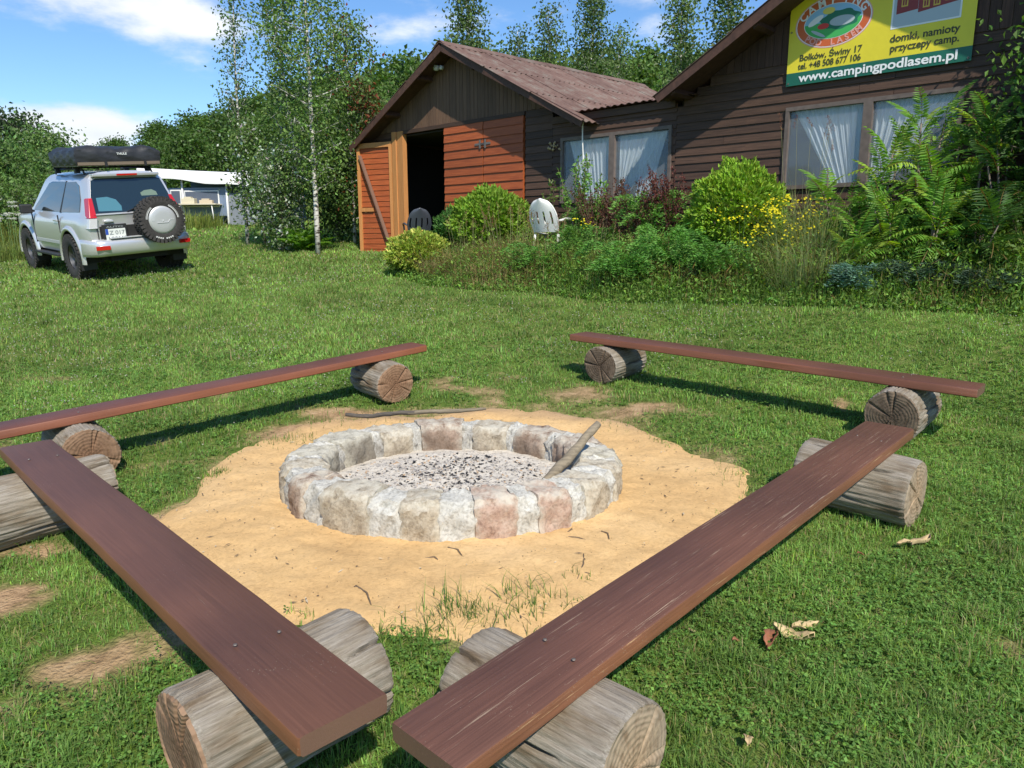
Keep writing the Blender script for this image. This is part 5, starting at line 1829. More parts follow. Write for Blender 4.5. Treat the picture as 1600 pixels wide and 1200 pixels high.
# tail lights wrap the corners
for sgn in (-1, 1):
    def lamp(u0, u1, mat, nm, w0=.085, w1=.085):
        V = []
        for u, w in ((u0, w0), (u1, w1)):
            R = (gh(u) if u > 1.13 else side_r(u)) * (.935 if u > 1.13 else .925); y = rear_y(u)
            V += [(sgn * (R - w), y - .022, u), (sgn * (R + .012), y - .012, u), (sgn * (R + .032), y + .14, u), (sgn * (R - .02), y + .14, u), (sgn * (R - w), y + .05, u)]
        mb = MB(); mb.add(V, [(0, 1, 2, 3, 4), (5, 6, 7, 8, 9), (0, 1, 6, 5), (1, 2, 7, 6), (2, 3, 8, 7), (3, 4, 9, 8), (4, 0, 5, 9)])
        o = mb.build('tail_light', mat, car, bevel=.008); o['label'] = nm
    lamp(1.10, 1.42, M_REDL, 'red upper lens', .10, .045); lamp(.93, 1.095, M_CLEARL, 'clear lower lens', .12, .11)
    mb = MB(); mb.box(sgn * .70 - (.13 if sgn > 0 else -.0), sgn * .70 + (.0 if sgn > 0 else .13), -.012, .01, 1.0, 1.02)
    # rear bumper reflectors
    mb = MB(); mb.box(-.11, .11, -.012, .02, -.035, .035); mb.build('reflector', M_REDL, car, loc=(sgn * .70, -.135, .60), rot=(0, 0, sgn * .22), bevel=.006)
# rear bumper, wraps round
mb = MB(); V = []; n = 26
prof = [(.0, .74), (.055, .735), (.12, .70), (.135, .66), (.135, .56), (.12, .50), (.08, .455), (.0, .44)]
for i in range(n + 1):
    s = -1 + 2 * i / n; a = abs(s)
    x = s * .90 if a < .8 else math.copysign(.72 + .20 * math.sin((a - .8) / .2 * 1.2), s)
    yb = .0 if a < .62 else .0 + .0
    back = 1 - .25 * max(0, (a - .6) / .4) ** 2
    sweep = max(0, (a - .80) / .2)
    for d, u in prof: V.append((x + (math.copysign(.02, s) * (d / .13)) * sweep, -d * back + .34 * sweep ** 1.6, u))
p = len(prof)
mb.add(V, [(i * p + k, i * p + k + 1, (i + 1) * p + k + 1, (i + 1) * p + k) for i in range(n) for k in range(p - 1)])
mb.f.append(tuple(k for k in range(p))); mb.m.append(0); mb.f.append(tuple(n * p + k for k in range(p))[::-1]); mb.m.append(0)
mb.build('rear_bumper', M_SILVER, car, True)
mb = MB(); mb.box(-.55, .62, -.125, .0, .742, .757); mb.build('bumper_step', M_SILVER2, car, bevel=.004)
# side windows and door lines
for sgn in (-1, 1):
    def sidepane(pts, nm, mat, out=.008, par=body):
        n = len(pts); V = []
        for dd in (out, out - .006):
            for f, u in pts:
                R = gh(u) * (taper(f) if u < 1.4 else 1); V.append((sgn * (R + dd), fmap(f, u), u))
        mb = MB(); mb.add(V, [tuple(range(n)), tuple(range(n, 2 * n))[::-1]] + [(i, (i + 1) % n, n + (i + 1) % n, n + i) for i in range(n)])
        return mb.build(nm, mat, par)
    sidepane([(.30, 1.19), (1.24, 1.17), (1.24, 1.68), (.62, 1.69), (.36, 1.62), (.27, 1.40)], 'side_window', M_GLASSD)
    sidepane([(1.30, 1.17), (2.80, 1.17), (2.82, 1.24), (2.50, 1.66), (2.3, 1.69), (1.30, 1.69)], 'side_window', M_GLASSD)
    sidepane([(1.235, 1.16), (1.305, 1.16), (1.305, 1.70), (1.235, 1.70)], 'pillar_trim', M_BLACKP, .010)
    # door seams, handle, mirror, mouldings, step
    mb = MB()
    for f in (1.30, 2.78): mb.box(sgn * .886 - .01, sgn * .886 + .01, f - .005, f + .005, .56, 1.12)
    mb.build('door_seam', M_UNDER, body)
    mb = MB(); mb.box(-.012, .02, -.09, .09, -.014, .014); mb.build('door_handle', M_SILVER, body, loc=(sgn * .892, 1.46, 1.02), bevel=.005)
    mb = MB(); mb.box(-.10, .10, -.055, .055, -.085, .085); m_ = mb.build('wing_mirror', M_BLACKP, car, loc=(sgn * 1.0, 2.66, 1.20), bevel=.025)
    mb = MB(); mb.bar((0, 0, 0), (-sgn * .14, .02, -.05), .04); mb.build('mirror_arm', M_BLACKP, m_)
    mb = MB(); mb.box(-.09, .07, 1.42, 2.80, .38, .42); mb.build('side_step', M_BLACKP, car, loc=(sgn * .88, 0, 0), bevel=.01)
    for c in (WR, WF): 
        mb = MB(); mb.box(-.13, .13, 0, .012, .20, .50); mb.build('mud_flap', M_BLACKP, car, loc=(sgn * .80, c - .47, 0))
    mb = MB(); mb.box(-.004, .012, 1.42, 2.76, .60, .66); mb.build('door_moulding', M_SILVER2, body, loc=(sgn * .888, 0, 0), bevel=.004)
    # roof rail
    mb = MB(); mb.tube([(sgn * .57, .50, 1.80), (sgn * .57, .56, 1.885), (sgn * .57, 1.1, 1.90), (sgn * .57, 1.9, 1.89), (sgn * .57, 1.98, 1.82)], .016, 8); mb.build('roof_rail', M_BLACKP, car, True)
# front end kept simple: windscreen, lamps, grille, bumper
mb = MB(); V = []
for (r, u) in ((-.72, 1.18), (.72, 1.18), (.60, 1.68), (-.60, 1.68)): V.append((r, 3.02 - (u - 1.13) * 1.15 + .012, u))
mb.add(V, [(0, 1, 2, 3)]); mb.build('windscreen', M_GLASSD, car)
mb = MB(); mb.box(-.42, .42, 4.20, 4.245, .76, .98); mb.build('grille', M_SILVER2, car)
mb = MB(); mb.box(-.78, .78, 4.05, 4.32, .42, .72); mb.build('front_bumper', M_SILVER, car, bevel=.05)
for sgn in (-1, 1): mb = MB(); mb.box(sgn * .60 - .14, sgn * .60 + .14, 4.08, 4.22, .80, 1.0); mb.build('headlight', M_CLEARL, car, bevel=.03)
# number plate
pl = MB(); pl.box(-.20, .20, -.03, .0, -.17, .15); plate_b = pl.build('plate_holder', M_BLACKP, car, loc=(-.44, -.03, .83), bevel=.006)
mb = MB(); mb.box(-.16, .165, -.036, -.030, -.135, .075); mb.build('number_plate', M_PLATE, plate_b)
mb = MB(); mb.box(-.16, -.115, -.038, -.0361, -.02, .075); mb.build('plate_band', M_PLATEB, plate_b)


def cartext(s, x, z, size, mat, parent, y, width, bold=.001):
    ob = text(s, 0, 0, size, mat, bold, width, 0, 'lettering', 'LEFT', 0, parent, lambda a, b: (a, b)); ob.location = (x, y, z); return ob


cartext('Z 017', -.10, -.022, .095, M_GREYT, plate_b, -.038, .25)
cartext('180M0', -.145, -.122, .095, M_GREYT, plate_b, -.038, .30)
cartext('AUTO', -.14, .095, .04, M_GREYT, plate_b, -.032, .28)
# spare wheel with silver cover
sp = put('spare_wheel', TY, car, (.30, -.155, 1.005), (0, 0, -math.pi / 2))
mb = MB(); mb.lathe([(.001, .150), (.12, .150), (.20, .144), (.238, .128), (.252, .10), (.252, .04)], 40, 'x'); mb.build('spare_cover', M_SILVER2, sp, True)
mb = MB(); mb.bar((.155, -.11, -.045), (.155, .08, -.045), .008, .010); mb.bar((.155, .08, -.045), (.152, .12, .0), .008, .010); mb.bar((.152, .12, 0), (.145, .20, 0), .008, .010); mb.bar((.146, -.20, .0), (.150, -.14, .0), .006, .008)
mb.lathe([(.001, .160), (.012, .158), (.014, .150)], 10, 'x', (0, 0, -.01)); mb.build('cover_trim', M_CLEARL, sp)
# white band arcs and raised letters on the tyre wall
M_TW = simple('tyre_white', (.62, .62, .6), .7)
mb = MB()
for a0, a1 in ((5, 62), (128, 175)):
    for rr in ((.265, .278), (.286, .292)):
        n = 14; V = []
        for i in range(n + 1):
            a = rad(a0 + (a1 - a0) * i / n)
            for r in rr: V += [(.139, -r * math.cos(a) * -1, r * math.sin(a))]
        mb.add(V, [(2 * i, 2 * i + 1, 2 * i + 3, 2 * i + 2) for i in range(n)])
mb.build('tyre_band', M_TW, sp)
for k in range(9):
    a = rad(-118 + k * 6.4)
    if k == 4: continue
    mb = MB(); mb.obox((.1395, .32 * math.cos(a), .32 * math.sin(a)), (.002, 0, 0), (0, -.011 * math.sin(a), .011 * math.cos(a)), (0, .013 * math.cos(a), .013 * math.sin(a))); mb.build('raised_letter', M_TW, sp)
mb = MB(); mb.box(-.08, .08, -.14, .0, -.08, .08); mb.build('spare_bracket', M_UNDER, car, loc=(.30, 0, 1.005))

# roof rack and folded tent
mb = MB()
for f in (.75, 1.75):
    mb.box(-.66, .66, f - .02, f + .02, 1.905, 1.935)
    for s_ in (-.6, .6): mb.box(s_ - .04, s_ + .04, f - .04, f + .04, 1.83, 1.91)
mb.build('roof_rack', M_BLACKP, car)


def tent_mesh():
    nx, ny, nz = 26, 26, 6; V = []; idx = {}
    X0, X1, Y0, Y1, Z0, Z1 = -.74, .66, .30, 1.55, 1.965, 2.255
    mb = MB(); rg = np.random.default_rng(8)
    def P(u, v, w):
        x = X0 + (X1 - X0) * u; y = Y0 + (Y1 - Y0) * v; z = Z0 + (Z1 - Z0) * w
        e = min(u, 1 - u, v, 1 - v)
        # softened upper edges, saggy cloth
        z -= w * .07 * max(0, 1 - e / .10) ** 2
        z += w * (.022 * math.sin(u * 9) * math.sin(v * 7 + 1) + .012 * math.sin(u * 31 + v * 13))
        cx, cy = u - .5, v - .5
        k = 1 + .025 * math.sin(w * 3.1) + .022 * math.sin(u * 19 + w * 9) * math.sin(v * 23 + w * 4 + u * 5)
        xc, yc = (X0 + X1) / 2, (Y0 + Y1) / 2
        return (xc + (x - xc) * k, yc + (y - yc) * k, z)
    def face(fn, a, b):
        base = len(mb.v)
        for i in range(a + 1):
            for j in range(b + 1): mb.v.append(fn(i / a, j / b))
        for i in range(a):
            for j in range(b): mb.f.append((base + i * (b + 1) + j, base + (i + 1) * (b + 1) + j, base + (i + 1) * (b + 1) + j + 1, base + i * (b + 1) + j + 1)); mb.m.append(0)
    face(lambda a, b: P(a, b, 1), nx, ny); face(lambda a, b: P(a, b, 0), 2, 2)
    face(lambda a, b: P(a, 0, b), nx, nz); face(lambda a, b: P(a, 1, b), nx, nz); face(lambda a, b: P(0, a, b), ny, nz); face(lambda a, b: P(1, a, b), ny, nz)
    me = mb.mesh('roof_tent', M_TENT)
    import bmesh
    bm = bmesh.new(); bm.from_mesh(me); bmesh.ops.remove_doubles(bm, verts=bm.verts, dist=.001); bmesh.ops.recalc_face_normals(bm, faces=bm.faces); bm.to_mesh(me); bm.free()
    autosmooth(me, 50); return me


rt = put('roof_tent', tent_mesh(), car)
mb = MB(); mb.box(-.72, .64, .265, .295, 1.955, 2.005); mb.box(-.72, .64, .295, 1.53, 1.94, 1.962); mb.build('base_board', M_TENTB, rt)
for x in (-.28, .38): mb = MB(); mb.box(x - .02, x + .02, .245, .264, 1.93, 2.02); mb.build('buckle', M_BLACKP, rt)
ob = cartext('THULE', -.08, 2.12, .05, M_PLATE, rt, .262, .17)

# ================================================================== CAMPER WITH AWNING beyond the car
M_AWN = simple('awning_white', (.72, .72, .70), .6, noise=.05, scale=2)
M_AWNG = simple('awning_grey', (.20, .22, .25), .7, noise=.12, scale=3)
M_AWNW = simple('awning_window', (.10, .12, .16), .25)
M_AWNB = simple('awning_blue', (.16, .21, .30), .7)
AX, AY = -12.3, 26.0
AZ = g1(-10, 26) - .33


def awning():
    root = empty('awning_tent', (AX, AY, AZ), rad(-10), 'white and grey caravan awning tent behind the birch shrubs, beyond the car', 'tent')
    W, D = 3.9, 2.4
    mb = MB(); n = 14; V = []
    for j in range(2):
        for i in range(n + 1):
            s = i / n; sag = .10 * math.sin(math.pi * s * 1.0)
            V.append((s * W * 1.48 - .35, -.25 if j == 0 else D, (2.22 - .50 * s - sag * .6 if j == 0 else 2.35 - .3 * s)))
    F = [(i, i + 1, n + 2 + i, n + 1 + i) for i in range(n)]
    V2 = [(a, b, c - .03) for a, b, c in V]; m = len(V)
    V3 = [(V[i][0], V[i][1] - .005, V[i][2] - .26 - .03 * math.sin(i * 1.3)) for i in range(n + 1)]
    q = 2 * m
    F += [tuple(m + k for k in f[::-1]) for f in F] + [(i, q + i, q + i + 1, i + 1) for i in range(n)]
    mb.add(V + V2 + V3, F); mb.build('awning_roof', M_AWN, root, True)
    mb = MB()
    for x in (0.05, 1.12, 2.75, 4.35): mb.tube([(x, 0, -.3), (x, 0, 2.02 - .42 * x / W)], .035, 8)
    mb.build('pole', M_AWN, root, True)
    mb = MB(); mb.box(.05, .52, .02, .05, -.3, 1.8); mb.build('wall_panel', M_AWNG, root)
    mb = MB(); mb.box(.57, 2.75, .03, .06, .62, 1.55); mb.build('wall_panel', M_AWNB, root)
    for a, b, c, d in ((.70, 1.02, .55, 1.45), (1.22, 2.42, .95, 1.42)):
        f = MB(); f.box(a - .04, b + .04, -.005, .028, c - .04, d + .04); fo = f.build('awning_window', M_AWN, root, bevel=.01)
        f = MB(); f.box(a, b, -.012, -.006, c, d); f.build('pane', M_AWNW, fo)
    mb = MB(); mb.box(2.75, 4.4, .03, .06, -.3, 1.35); mb.build('wall_panel', M_AWNG, root)
    mb = MB(); mb.box(-.1, 4.4, D, D + .05, -.3, 2.1); mb.build('back_wall', M_AWNB, root)
    return root


awning()


def table_camp():
    x, y = -10.55, 25.6; z = g1(x, y)
    root = empty('camp_table', (x, y, z), rad(-8), 'cream folding camp table in front of the awning window', 'table')
    mb = MB(); mb.box(-.75, .75, -.35, .35, .68, .72); mb.build('table_top', simple('cream_board', (.62, .56, .42), .6), root, bevel=.01)
    for sx in (-.65, .65):
        for sy in (-.3, .3): mb = MB(); mb.tube([(sx, sy, 0), (sx * .9, sy, .68)], .018, 6); mb.build('leg', M_AWN, root, True)


table_camp()
for k, (dx, col, h, lab) in enumerate(((-.35, (.55, .50, .36), .18, 'pale box standing on the left of the camp table'), (.25, (.5, .42, .3), .12, 'tan flat bundle on the right of the camp table'))):
    mb = MB(); mb.box(-.22, .22, -.15, .15, 0, h)
    mb.box(-.16, .10, -.10, .10, h, h + .05)
    tag(mb.build('camp_box', simple('camp_box_%s' % ('pale', 'tan')[k], col, .7), None, bevel=.02, loc=(-10.55 + dx, 25.6, g1(-10.55, 25.6) + .722)), lab, 'box')

# ================================================================== CHAIRS
M_WPL = simple('white_plastic', (.78, .78, .76), .35)
M_GPL = simple('grey_plastic', (.06, .07, .09), .4)


def plastic_chair(x, y, yaw, mat, label, lean=.18):
    z = g1(x, y)
    root = empty('garden_chair', (x, y, z), yaw, label, 'chair')
    # seat
    mb = MB(); nx, ny = 10, 8; V = []
    for j in range(ny + 1):
        for i in range(nx + 1):
            a, b = i / nx - .5, j / ny - .5
            V.append((a * .46 * (1 - .1 * (b + .5)), b * .44, .43 - .02 * math.cos(a * 5) + .02 * b))
    n = len(V); V += [(p, q, r - .012) for p, q, r in V]
    F = [(j * (nx + 1) + i, j * (nx + 1) + i + 1, (j + 1) * (nx + 1) + i + 1, (j + 1) * (nx + 1) + i) for j in range(ny) for i in range(nx)]
    F += [tuple(n + k for k in f[::-1]) for f in F]
    mb.add(V, F); mb.build('seat', mat, root, True)
    # rounded shell back with slats: rim + 5 ribs + thin web
    def bp(u, v):      # u -1..1 across, v 0..1 up
        w = .235 * math.sqrt(max(.0, 1 - max(0, (v - .35) / .65) ** 2.2)) if v > .35 else .235 * (.86 + .14 * v / .35)
        return Vector((u * w, .20 + v * lean + .05 * (1 - u * u), .44 + v * .50))
    rim = [bp(-1, v / 14) for v in range(15)] + [bp(1, 1 - v / 14) for v in range(15)]
    mb = MB(); mb.tube(rim, .014, 8); mb.build('back_rim', mat, root, True)
    mb = MB(); nu, nv = 16, 16; V = []
    for j in range(nv + 1):
        for i in range(nu + 1): V.append(tuple(bp(-1 + 2 * i / nu, .02 + .975 * j / nv) + Vector((0, .006, 0))))
    n = len(V); V += [(p, q + .006, r) for p, q, r in V]
    F = [(j * (nu + 1) + i, j * (nu + 1) + i + 1, (j + 1) * (nu + 1) + i + 1, (j + 1) * (nu + 1) + i) for j in range(nv) for i in range(nu) if not (i % 4 == 2 and 4 <= j <= 9)]
    F += [tuple(n + k for k in f[::-1]) for f in F]
    mb.add(V, F); mb.build('backrest', mat, root, True)
    for sx in (-1, 1):
        mb = MB(); mb.tube([(sx * .245, .24, .62), (sx * .27, .05, .655), (sx * .27, -.16, .645), (sx * .25, -.22, .60), (sx * .235, -.20, .42)], [.016, .02, .022, .02, .018], 8); mb.build('armrest', mat, root, True)
        for sy in (-1, 1): mb = MB(); mb.tube([(sx * .20, sy * .19, .42), (sx * .235, sy * .235, 0)], [.022, .016], 8); mb.build('leg', mat, root, True)
    return root


wc = at_depth(863, 345, 11.9)
plastic_chair(wc[0], 11.9, rad(150), M_WPL, 'white plastic garden chair with rounded back among the tall grasses', .22)
dc = at_depth(652, 350, 15.5)
plastic_chair(dc[0], 15.5, rad(195), M_GPL, 'grey plastic chair standing in the dark shed doorway', .25)

# ================================================================== PLANTS
M_BARK = simple('grey_bark', (.16, .13, .10), .9, noise=.4, scale=9, bump=.6)


def birch_bark():
    m, N, L, B = new_mat('birch_bark')
    tc = N.new('ShaderNodeTexCoord'); mp = N.new('ShaderNodeMapping'); mp.inputs['Scale'].default_value = (3, 3, 9); L.new(tc.outputs['Object'], mp.inputs[0])
    n = N.new('ShaderNodeTexNoise'); n.inputs['Scale'].default_value = 3; n.inputs['Detail'].default_value = 7; L.new(mp.outputs[0], n.inputs['Vector'])
    r = ramp(N, [(.40, (.06, .05, .04)), (.47, (.45, .43, .38)), (.7, (.62, .60, .55))]); L.new(n.outputs['Fac'], r.inputs[0]); L.new(r.outputs[0], B.inputs['Base Color'])
    B.inputs['Roughness'].default_value = .75
    return m


M_BIRCH = birch_bark()
G_BIRCH = (.125, .21, .048)
G_MID = (.075, .145, .025)
G_DARK = (.038, .085, .018)


def limbs(name, H, r0, nb, spread, rng, mat, up=.6, start=.25, bend=.3, parent=None, sub=2, droop=0.0):
    """trunk with limbs; returns object and list of twig points"""
    mb = MB(); pts = []
    lean = rng.normal(size=2) * bend * .15
    T = []; R = []
    ns = 12
    for i in range(ns + 1):
        s = i / ns
        T.append(Vector((lean[0] * H * s * s + .02 * H * math.sin(s * 5 + 1) * bend, lean[1] * H * s * s + .02 * H * math.cos(s * 4) * bend, H * s))); R.append(r0 * (1 - .88 * s) + .004)
    mb.tube(T, R, 8)
    for k in range(nb):
        s = start + (1 - start) * (k + .5) / nb * .96
        i = min(ns - 1, int(s * ns)); p = T[i].lerp(T[i + 1], s * ns - i)
        a = k * 2.4 + rng.random() * .8; L_ = spread * (1.05 - .75 * abs(s - .45) / .6) * rng.uniform(.7, 1.1)
        d = Vector((math.cos(a), math.sin(a), up * rng.uniform(.6, 1.3)))
        q = p; Q = [p]
        for j in range(4):
            d2 = d + Vector((0, 0, .12 * j - droop * j)); q = q + d2.normalized() * L_ / 4; Q.append(q)
        mb.tube(Q, [R[i] * .45, R[i] * .32, R[i] * .22, R[i] * .12, .003], 5, caps=False)
        for j in range(1, 5):
            pts.append((Q[j], j / 4))
            for _ in range(sub):
                e = Vector(rng.normal(size=3)); e.normalize(); w = Q[j] + e * L_ * .28
                mb.tube([Q[j], w], [R[i] * .10 + .002, .002], 3, caps=False); pts.append((w, j / 4))
    me = mb.mesh(name, mat, True)
    return me, pts


def crown_leaves(name, pts, n, sig, size, base, rng, mat=None, droop=.3, v=.28, extra=None, zmin=None):
    P0 = np.array([tuple(p[0]) for p in pts]); k = rng.integers(0, len(P0), n)
    amp = rng.random(len(P0)) * .6 + .6
    o = rng.normal(size=(n, 3)); o = o / np.maximum(1, np.linalg.norm(o, axis=1, keepdims=True) * .6)
    P = P0[k] + o * sig * amp[k][:, None] * np.array([1, 1, .85])
    D = rng.normal(size=(n, 3)); D[:, 2] -= droop
    S = size * rng.uniform(.7, 1.3, n)
    # clump wise hue shift
    tone = 1 + .22 * rng.normal(size=(len(P0), 1))
    c = jitter(base, n, rng, v * .6, .07) * np.clip(tone[k], .6, 1.5)
    if extra is not None:
        e = rng.random(n) < extra[0]; c[e] = jitter(extra[1], int(e.sum()), rng, .2, .08)
    V, F, C = leaf_arrays(P, D, S, S * .62, np.clip(c, .003, .9), rng)
    if zmin is not None: V[:, 2] = np.maximum(V[:, 2], zmin)
    return fast_mesh(name, V, F, C, mat or M_LEAF)


def tree(name, loc, H, r0, spread, nleaf, size, base, seed, label, cat='tree', group=None, bark=None, nb=22, sig=.3, up=.6, start=.25, bend=.5, extra=None, droop=.0, rotz=0, scale=1, lz=None, rot=None):
    rng = np.random.default_rng(seed)
    tm, pts = limbs('trunk', H, r0, nb, spread, rng, bark or M_BARK, up, start, bend, droop=droop)
    cm = crown_leaves('crown', pts, nleaf, sig, size, base, rng, extra=extra)
    root = empty(name, (loc[0], loc[1], g1(loc[0], loc[1]) - .03 if lz is None else lz), rotz, label, cat, group)
    if rot: root.rotation_euler = rot
    root.scale = (scale,) * 3
    put('trunk', tm, root); put('crown', cm, root)
    return root


def copy_tree(o, loc, rotz, scale, label, group=None, parent=None):
    c = o.copy(); COL.objects.link(c); c.parent = parent
    c.location = (loc[0], loc[1], g1(loc[0], loc[1]) - .05); c.rotation_euler = (0, 0, rotz); c.scale = scale if hasattr(scale, '__len__') else (scale,) * 3
    c['label'] = label
    if group: c['group'] = group
    for ch in list(o.children):
        d = ch.copy(); COL.objects.link(d); d.parent = c
    return c


# ---- birches and shrubs left of the shed
gx = ground_at(496, 398)
tree('birch_tree', gx, 8.1, .055, 1.0, 10500, .072, G_BIRCH, 21, 'tall slender white-barked birch just left of the shed', bark=M_BIRCH, nb=46, sig=.26, up=.5, start=.16, bend=.10, droop=.10)
tree('birch_tree', (-5.05, 18.0), 6.6, .04, .75, 4600, .08, G_BIRCH, 22, 'birch with dense foliage behind the left of the tallest birch', bark=M_BIRCH, nb=30, sig=.26, up=.6, start=.12, bend=.3)
tree('birch_tree', (-6.6, 18.6), 6.15, .045, .60, 1700, .075, (.10, .17, .05), 23, 'thin sparse birch with a bare white stem, above the caravan awning', bark=M_BIRCH, nb=26, sig=.18, up=1.3, start=.30, bend=.25)
tree('birch_tree', (-5.9, 19.5), 6.7, .04, .5, 1500, .075, (.10, .17, .05), 24, 'wispy birch between the sparse one and the tallest one', bark=M_BIRCH, nb=24, sig=.2, up=1.3, start=.3, bend=.3)
tree('birch_tree', (-3.85, 18.2), 5.2, .04, .85, 6500, .08, (.095, .165, .036), 25, 'low leafy birch close to the shed corner', bark=M_BIRCH, nb=26, sig=.28, up=.5, start=.1, bend=.3, extra=(.05, (.22, .05, .02)))
tree('rowan_tree', (-2.95, 18.4), 3.6, .035, .5, 2600, .08, (.09, .12, .03), 26, 'small tree with rust-red leaf tips by the shed corner', bark=M_BARK, nb=18, sig=.2, up=.7, start=.2, extra=(.35, (.24, .07, .03)))
tree('green_shrub', (-5.2, 16.9), 2.2, .03, .80, 5600, .075, (.11, .18, .055), 27, 'grey-green bushy shrub whose leaves veil the awning', 'shrub', nb=24, sig=.22, up=1.0, start=.05, extra=(.16, (.50, .52, .44)))
tree('green_shrub', (-6.1, 18.4), 2.7, .03, .85, 5200, .08, (.115, .195, .05), 28, 'light green shrub behind the grey-green one, in front of the awning', 'shrub', nb=20, sig=.25, up=1.0, start=.1, extra=(.10, (.50, .52, .44)))
tree('green_shrub', (-3.0, 17.4), 1.6, .03, .55, 3600, .07, (.08, .13, .03), 29, 'ragged small shrub next to the open door leaf', 'shrub', nb=18, sig=.2, up=.9, start=.05, extra=(.08, (.3, .16, .06)))
tree('green_shrub', (-4.35, 18.6), 2.2, .03, .95, 5500, .085, (.06, .12, .026), 30, 'dark green undergrowth shrub behind the tallest birch', 'shrub', nb=22, sig=.3, up=.8, start=.02)


# fern clump
def fern(loc, n, L_, base, seed, label, name='fern', spread=1.0, hgt=.5):
    rng = np.random.default_rng(seed); parts = []
    for k in range(n):
        a = rng.random() * 6.28; l = L_ * rng.uniform(.6, 1.1); e = rng.uniform(.5, 1.2)
        s = np.linspace(.08, 1, 18)
        x = np.cos(a) * l * s * math.cos(e) * spread; y = np.sin(a) * l * s * math.cos(e) * spread; z = l * s * math.sin(e) - .35 * l * s ** 2
        P = np.stack([x, y, z], 1) + rng.normal(size=3) * .05 * np.array([1, 1, 0])
        tang = unit(np.gradient(P, axis=0)); side = unit(np.cross(tang, np.array([[0, 0, 1.]])))
        for sg in (-1, 1):
            D = side * sg + tang * .35 + np.array([[0, 0, -.1]])
            ln = l * .22 * np.sin(np.pi * np.clip(s * .9 + .1, 0, 1)) + .01
            V, F, C = leaf_arrays(P, D, ln, ln * .32, jitter(base, 18, rng, .12, .06), rng); parts.append((V, F, C))
    V, F, C = join_arrays(parts)
    o = put(name, fast_mesh(name, V, F, C, M_LEAF), None, (loc[0], loc[1], g1(loc[0], loc[1])))
    tag(o, label, 'fern'); return o


fern((-4.75, 16.9), 60, .95, (.13, .27, .03), 41, 'bright green fern clump at the foot of the tallest birch')


# ---- background trees: masters once, then copies
def master(seed, H, spread, nleaf, size, base, label, sig=.8, nb=20, extra=None):
    return tree('broadleaf_tree', (0, 300), H, H * .02, spread, nleaf, size, base, seed, label, nb=nb, sig=sig, up=.35, start=.10, bend=.4, extra=extra)


HG = 'trees of the wood on the slope behind the camp'
kinds = [master(51, 8, 2.6, 5200, .34, (.085, .155, .03), 'k'), master(52, 9, 2.4, 5200, .34, (.085, .16, .028), 'k'), master(53, 7, 3.0, 5200, .36, (.07, .13, .026), 'k'),
         master(54, 10, 2.2, 4600, .32, (.095, .17, .032), 'k')]
tone_words = ['dull green', 'mid green', 'dark green', 'light green']
rgh = random.Random(77)
first = [True] * 4
shape_words = ['round-topped', 'broad', 'narrow', 'bushy', 'uneven', 'leaning', 'domed', 'ragged', 'stout', 'open-crowned', 'tufted', 'small', 'larger', 'slender']
used_labels = set()
ht = []
for row, (Y, step) in enumerate(((36, 3.4), (43, 3.0), (51, 3.2), (60, 3.6), (72, 4.0))):
    x = -Y * .80
    while x < Y * .46:
        ht.append((x + rgh.uniform(-1, 1), Y + rgh.uniform(-2.5, 2.5), row)); x += step * rgh.uniform(.8, 1.2)


def skyline(px):
    return float(np.interp(px, [0, 60, 100, 180, 215, 250, 300, 345, 380, 450, 560, 640, 700, 800, 1000, 1040, 1300], [245, 245, 252, 238, 218, 205, 186, 192, 168, 150, 128, 98, 90, 92, 96, 100, 60]))


for (x, y, row) in ht:
    px = 800 + FPX * x / (y * 1.0)
    if px < 60 and row < 4: continue
    if row == 0 and not (540 < px): continue
    ztop = CAMZ + (370 - skyline(px)) / FPX * y
    need = ztop - g1(x, y)
    lim = {0: .70, 1: .80, 2: .91, 3: .97, 4: 1.0}[row]
    k = rgh.choice([0, 1, 2, 3]) if px > 560 else rgh.choice([0, 1, 2, 2])
    Hm = [8.6, 9.6, 7.8, 10.5][k]
    s = need * lim * rgh.uniform(.90, 1.04) / Hm
    s = max(.32, s)
    where = 'left of the birches' if px < 450 else ('behind the birches' if px < 600 else ('above the shed roof' if px < 1000 else 'behind the hall'))
    dist = ('in the front row', 'in the second row', 'halfway up', 'near the crest', 'on the skyline')[row]
    for sw in shape_words:
        lab = '%s %s tree %s of the wood, %s' % (sw, tone_words[k], dist, where)
        if lab not in used_labels: break
    used_labels.add(lab)
    sc = (max(s, .55) * rgh.uniform(.9, 1.15), max(s, .55) * rgh.uniform(.9, 1.15), s)
    if first[k]:
        o = kinds[k]; o.location = (x, y, g1(x, y)); o.scale = sc; o['label'] = lab; o['group'] = HG; first[k] = False
    else: copy_tree(kinds[k], (x, y), rgh.random() * 6.28, sc, lab, HG)

# ---- feathery trees just behind the roofs
def at_top(px, py, Y):
    p = at_depth(px, py, Y); return p[0], p[2]


for i, (px, pyt, Y, spr, nl, lab) in enumerate([
        (742, -40, 24, .95, 4600, 'airy birch rising right behind the shed ridge'),
        (815, 45, 27, .75, 2600, 'thin sapling top between two birches over the shed roof'),
        (868, 10, 26, .8, 3200, 'left one of the pair of pale birches above the shed roof'),
        (925, -45, 26, .95, 5200, 'right one of the pair of pale birches above the shed roof'),
        (1073, -30, 24, .75, 4200, 'feathery birch over the low link, left of the hall rake'),
        (1155, -60, 22, .8, 4200, 'birch partly hidden by the hall roof edge'),
        (965, 40, 30, .9, 3000, 'small distant birch between the pair and the hall')]):
    x, zt = at_top(px, pyt, Y)
    H = (zt - g1(x, Y)) / 1.02
    tree('birch_tree', (x, Y), H, .06, spr, nl, .11, (.10, .165, .045) if i % 2 else (.115, .18, .05), 60 + i, lab, bark=M_BIRCH, nb=40, sig=.30, up=.9, start=.2, bend=.25, group='birches behind the roofs')

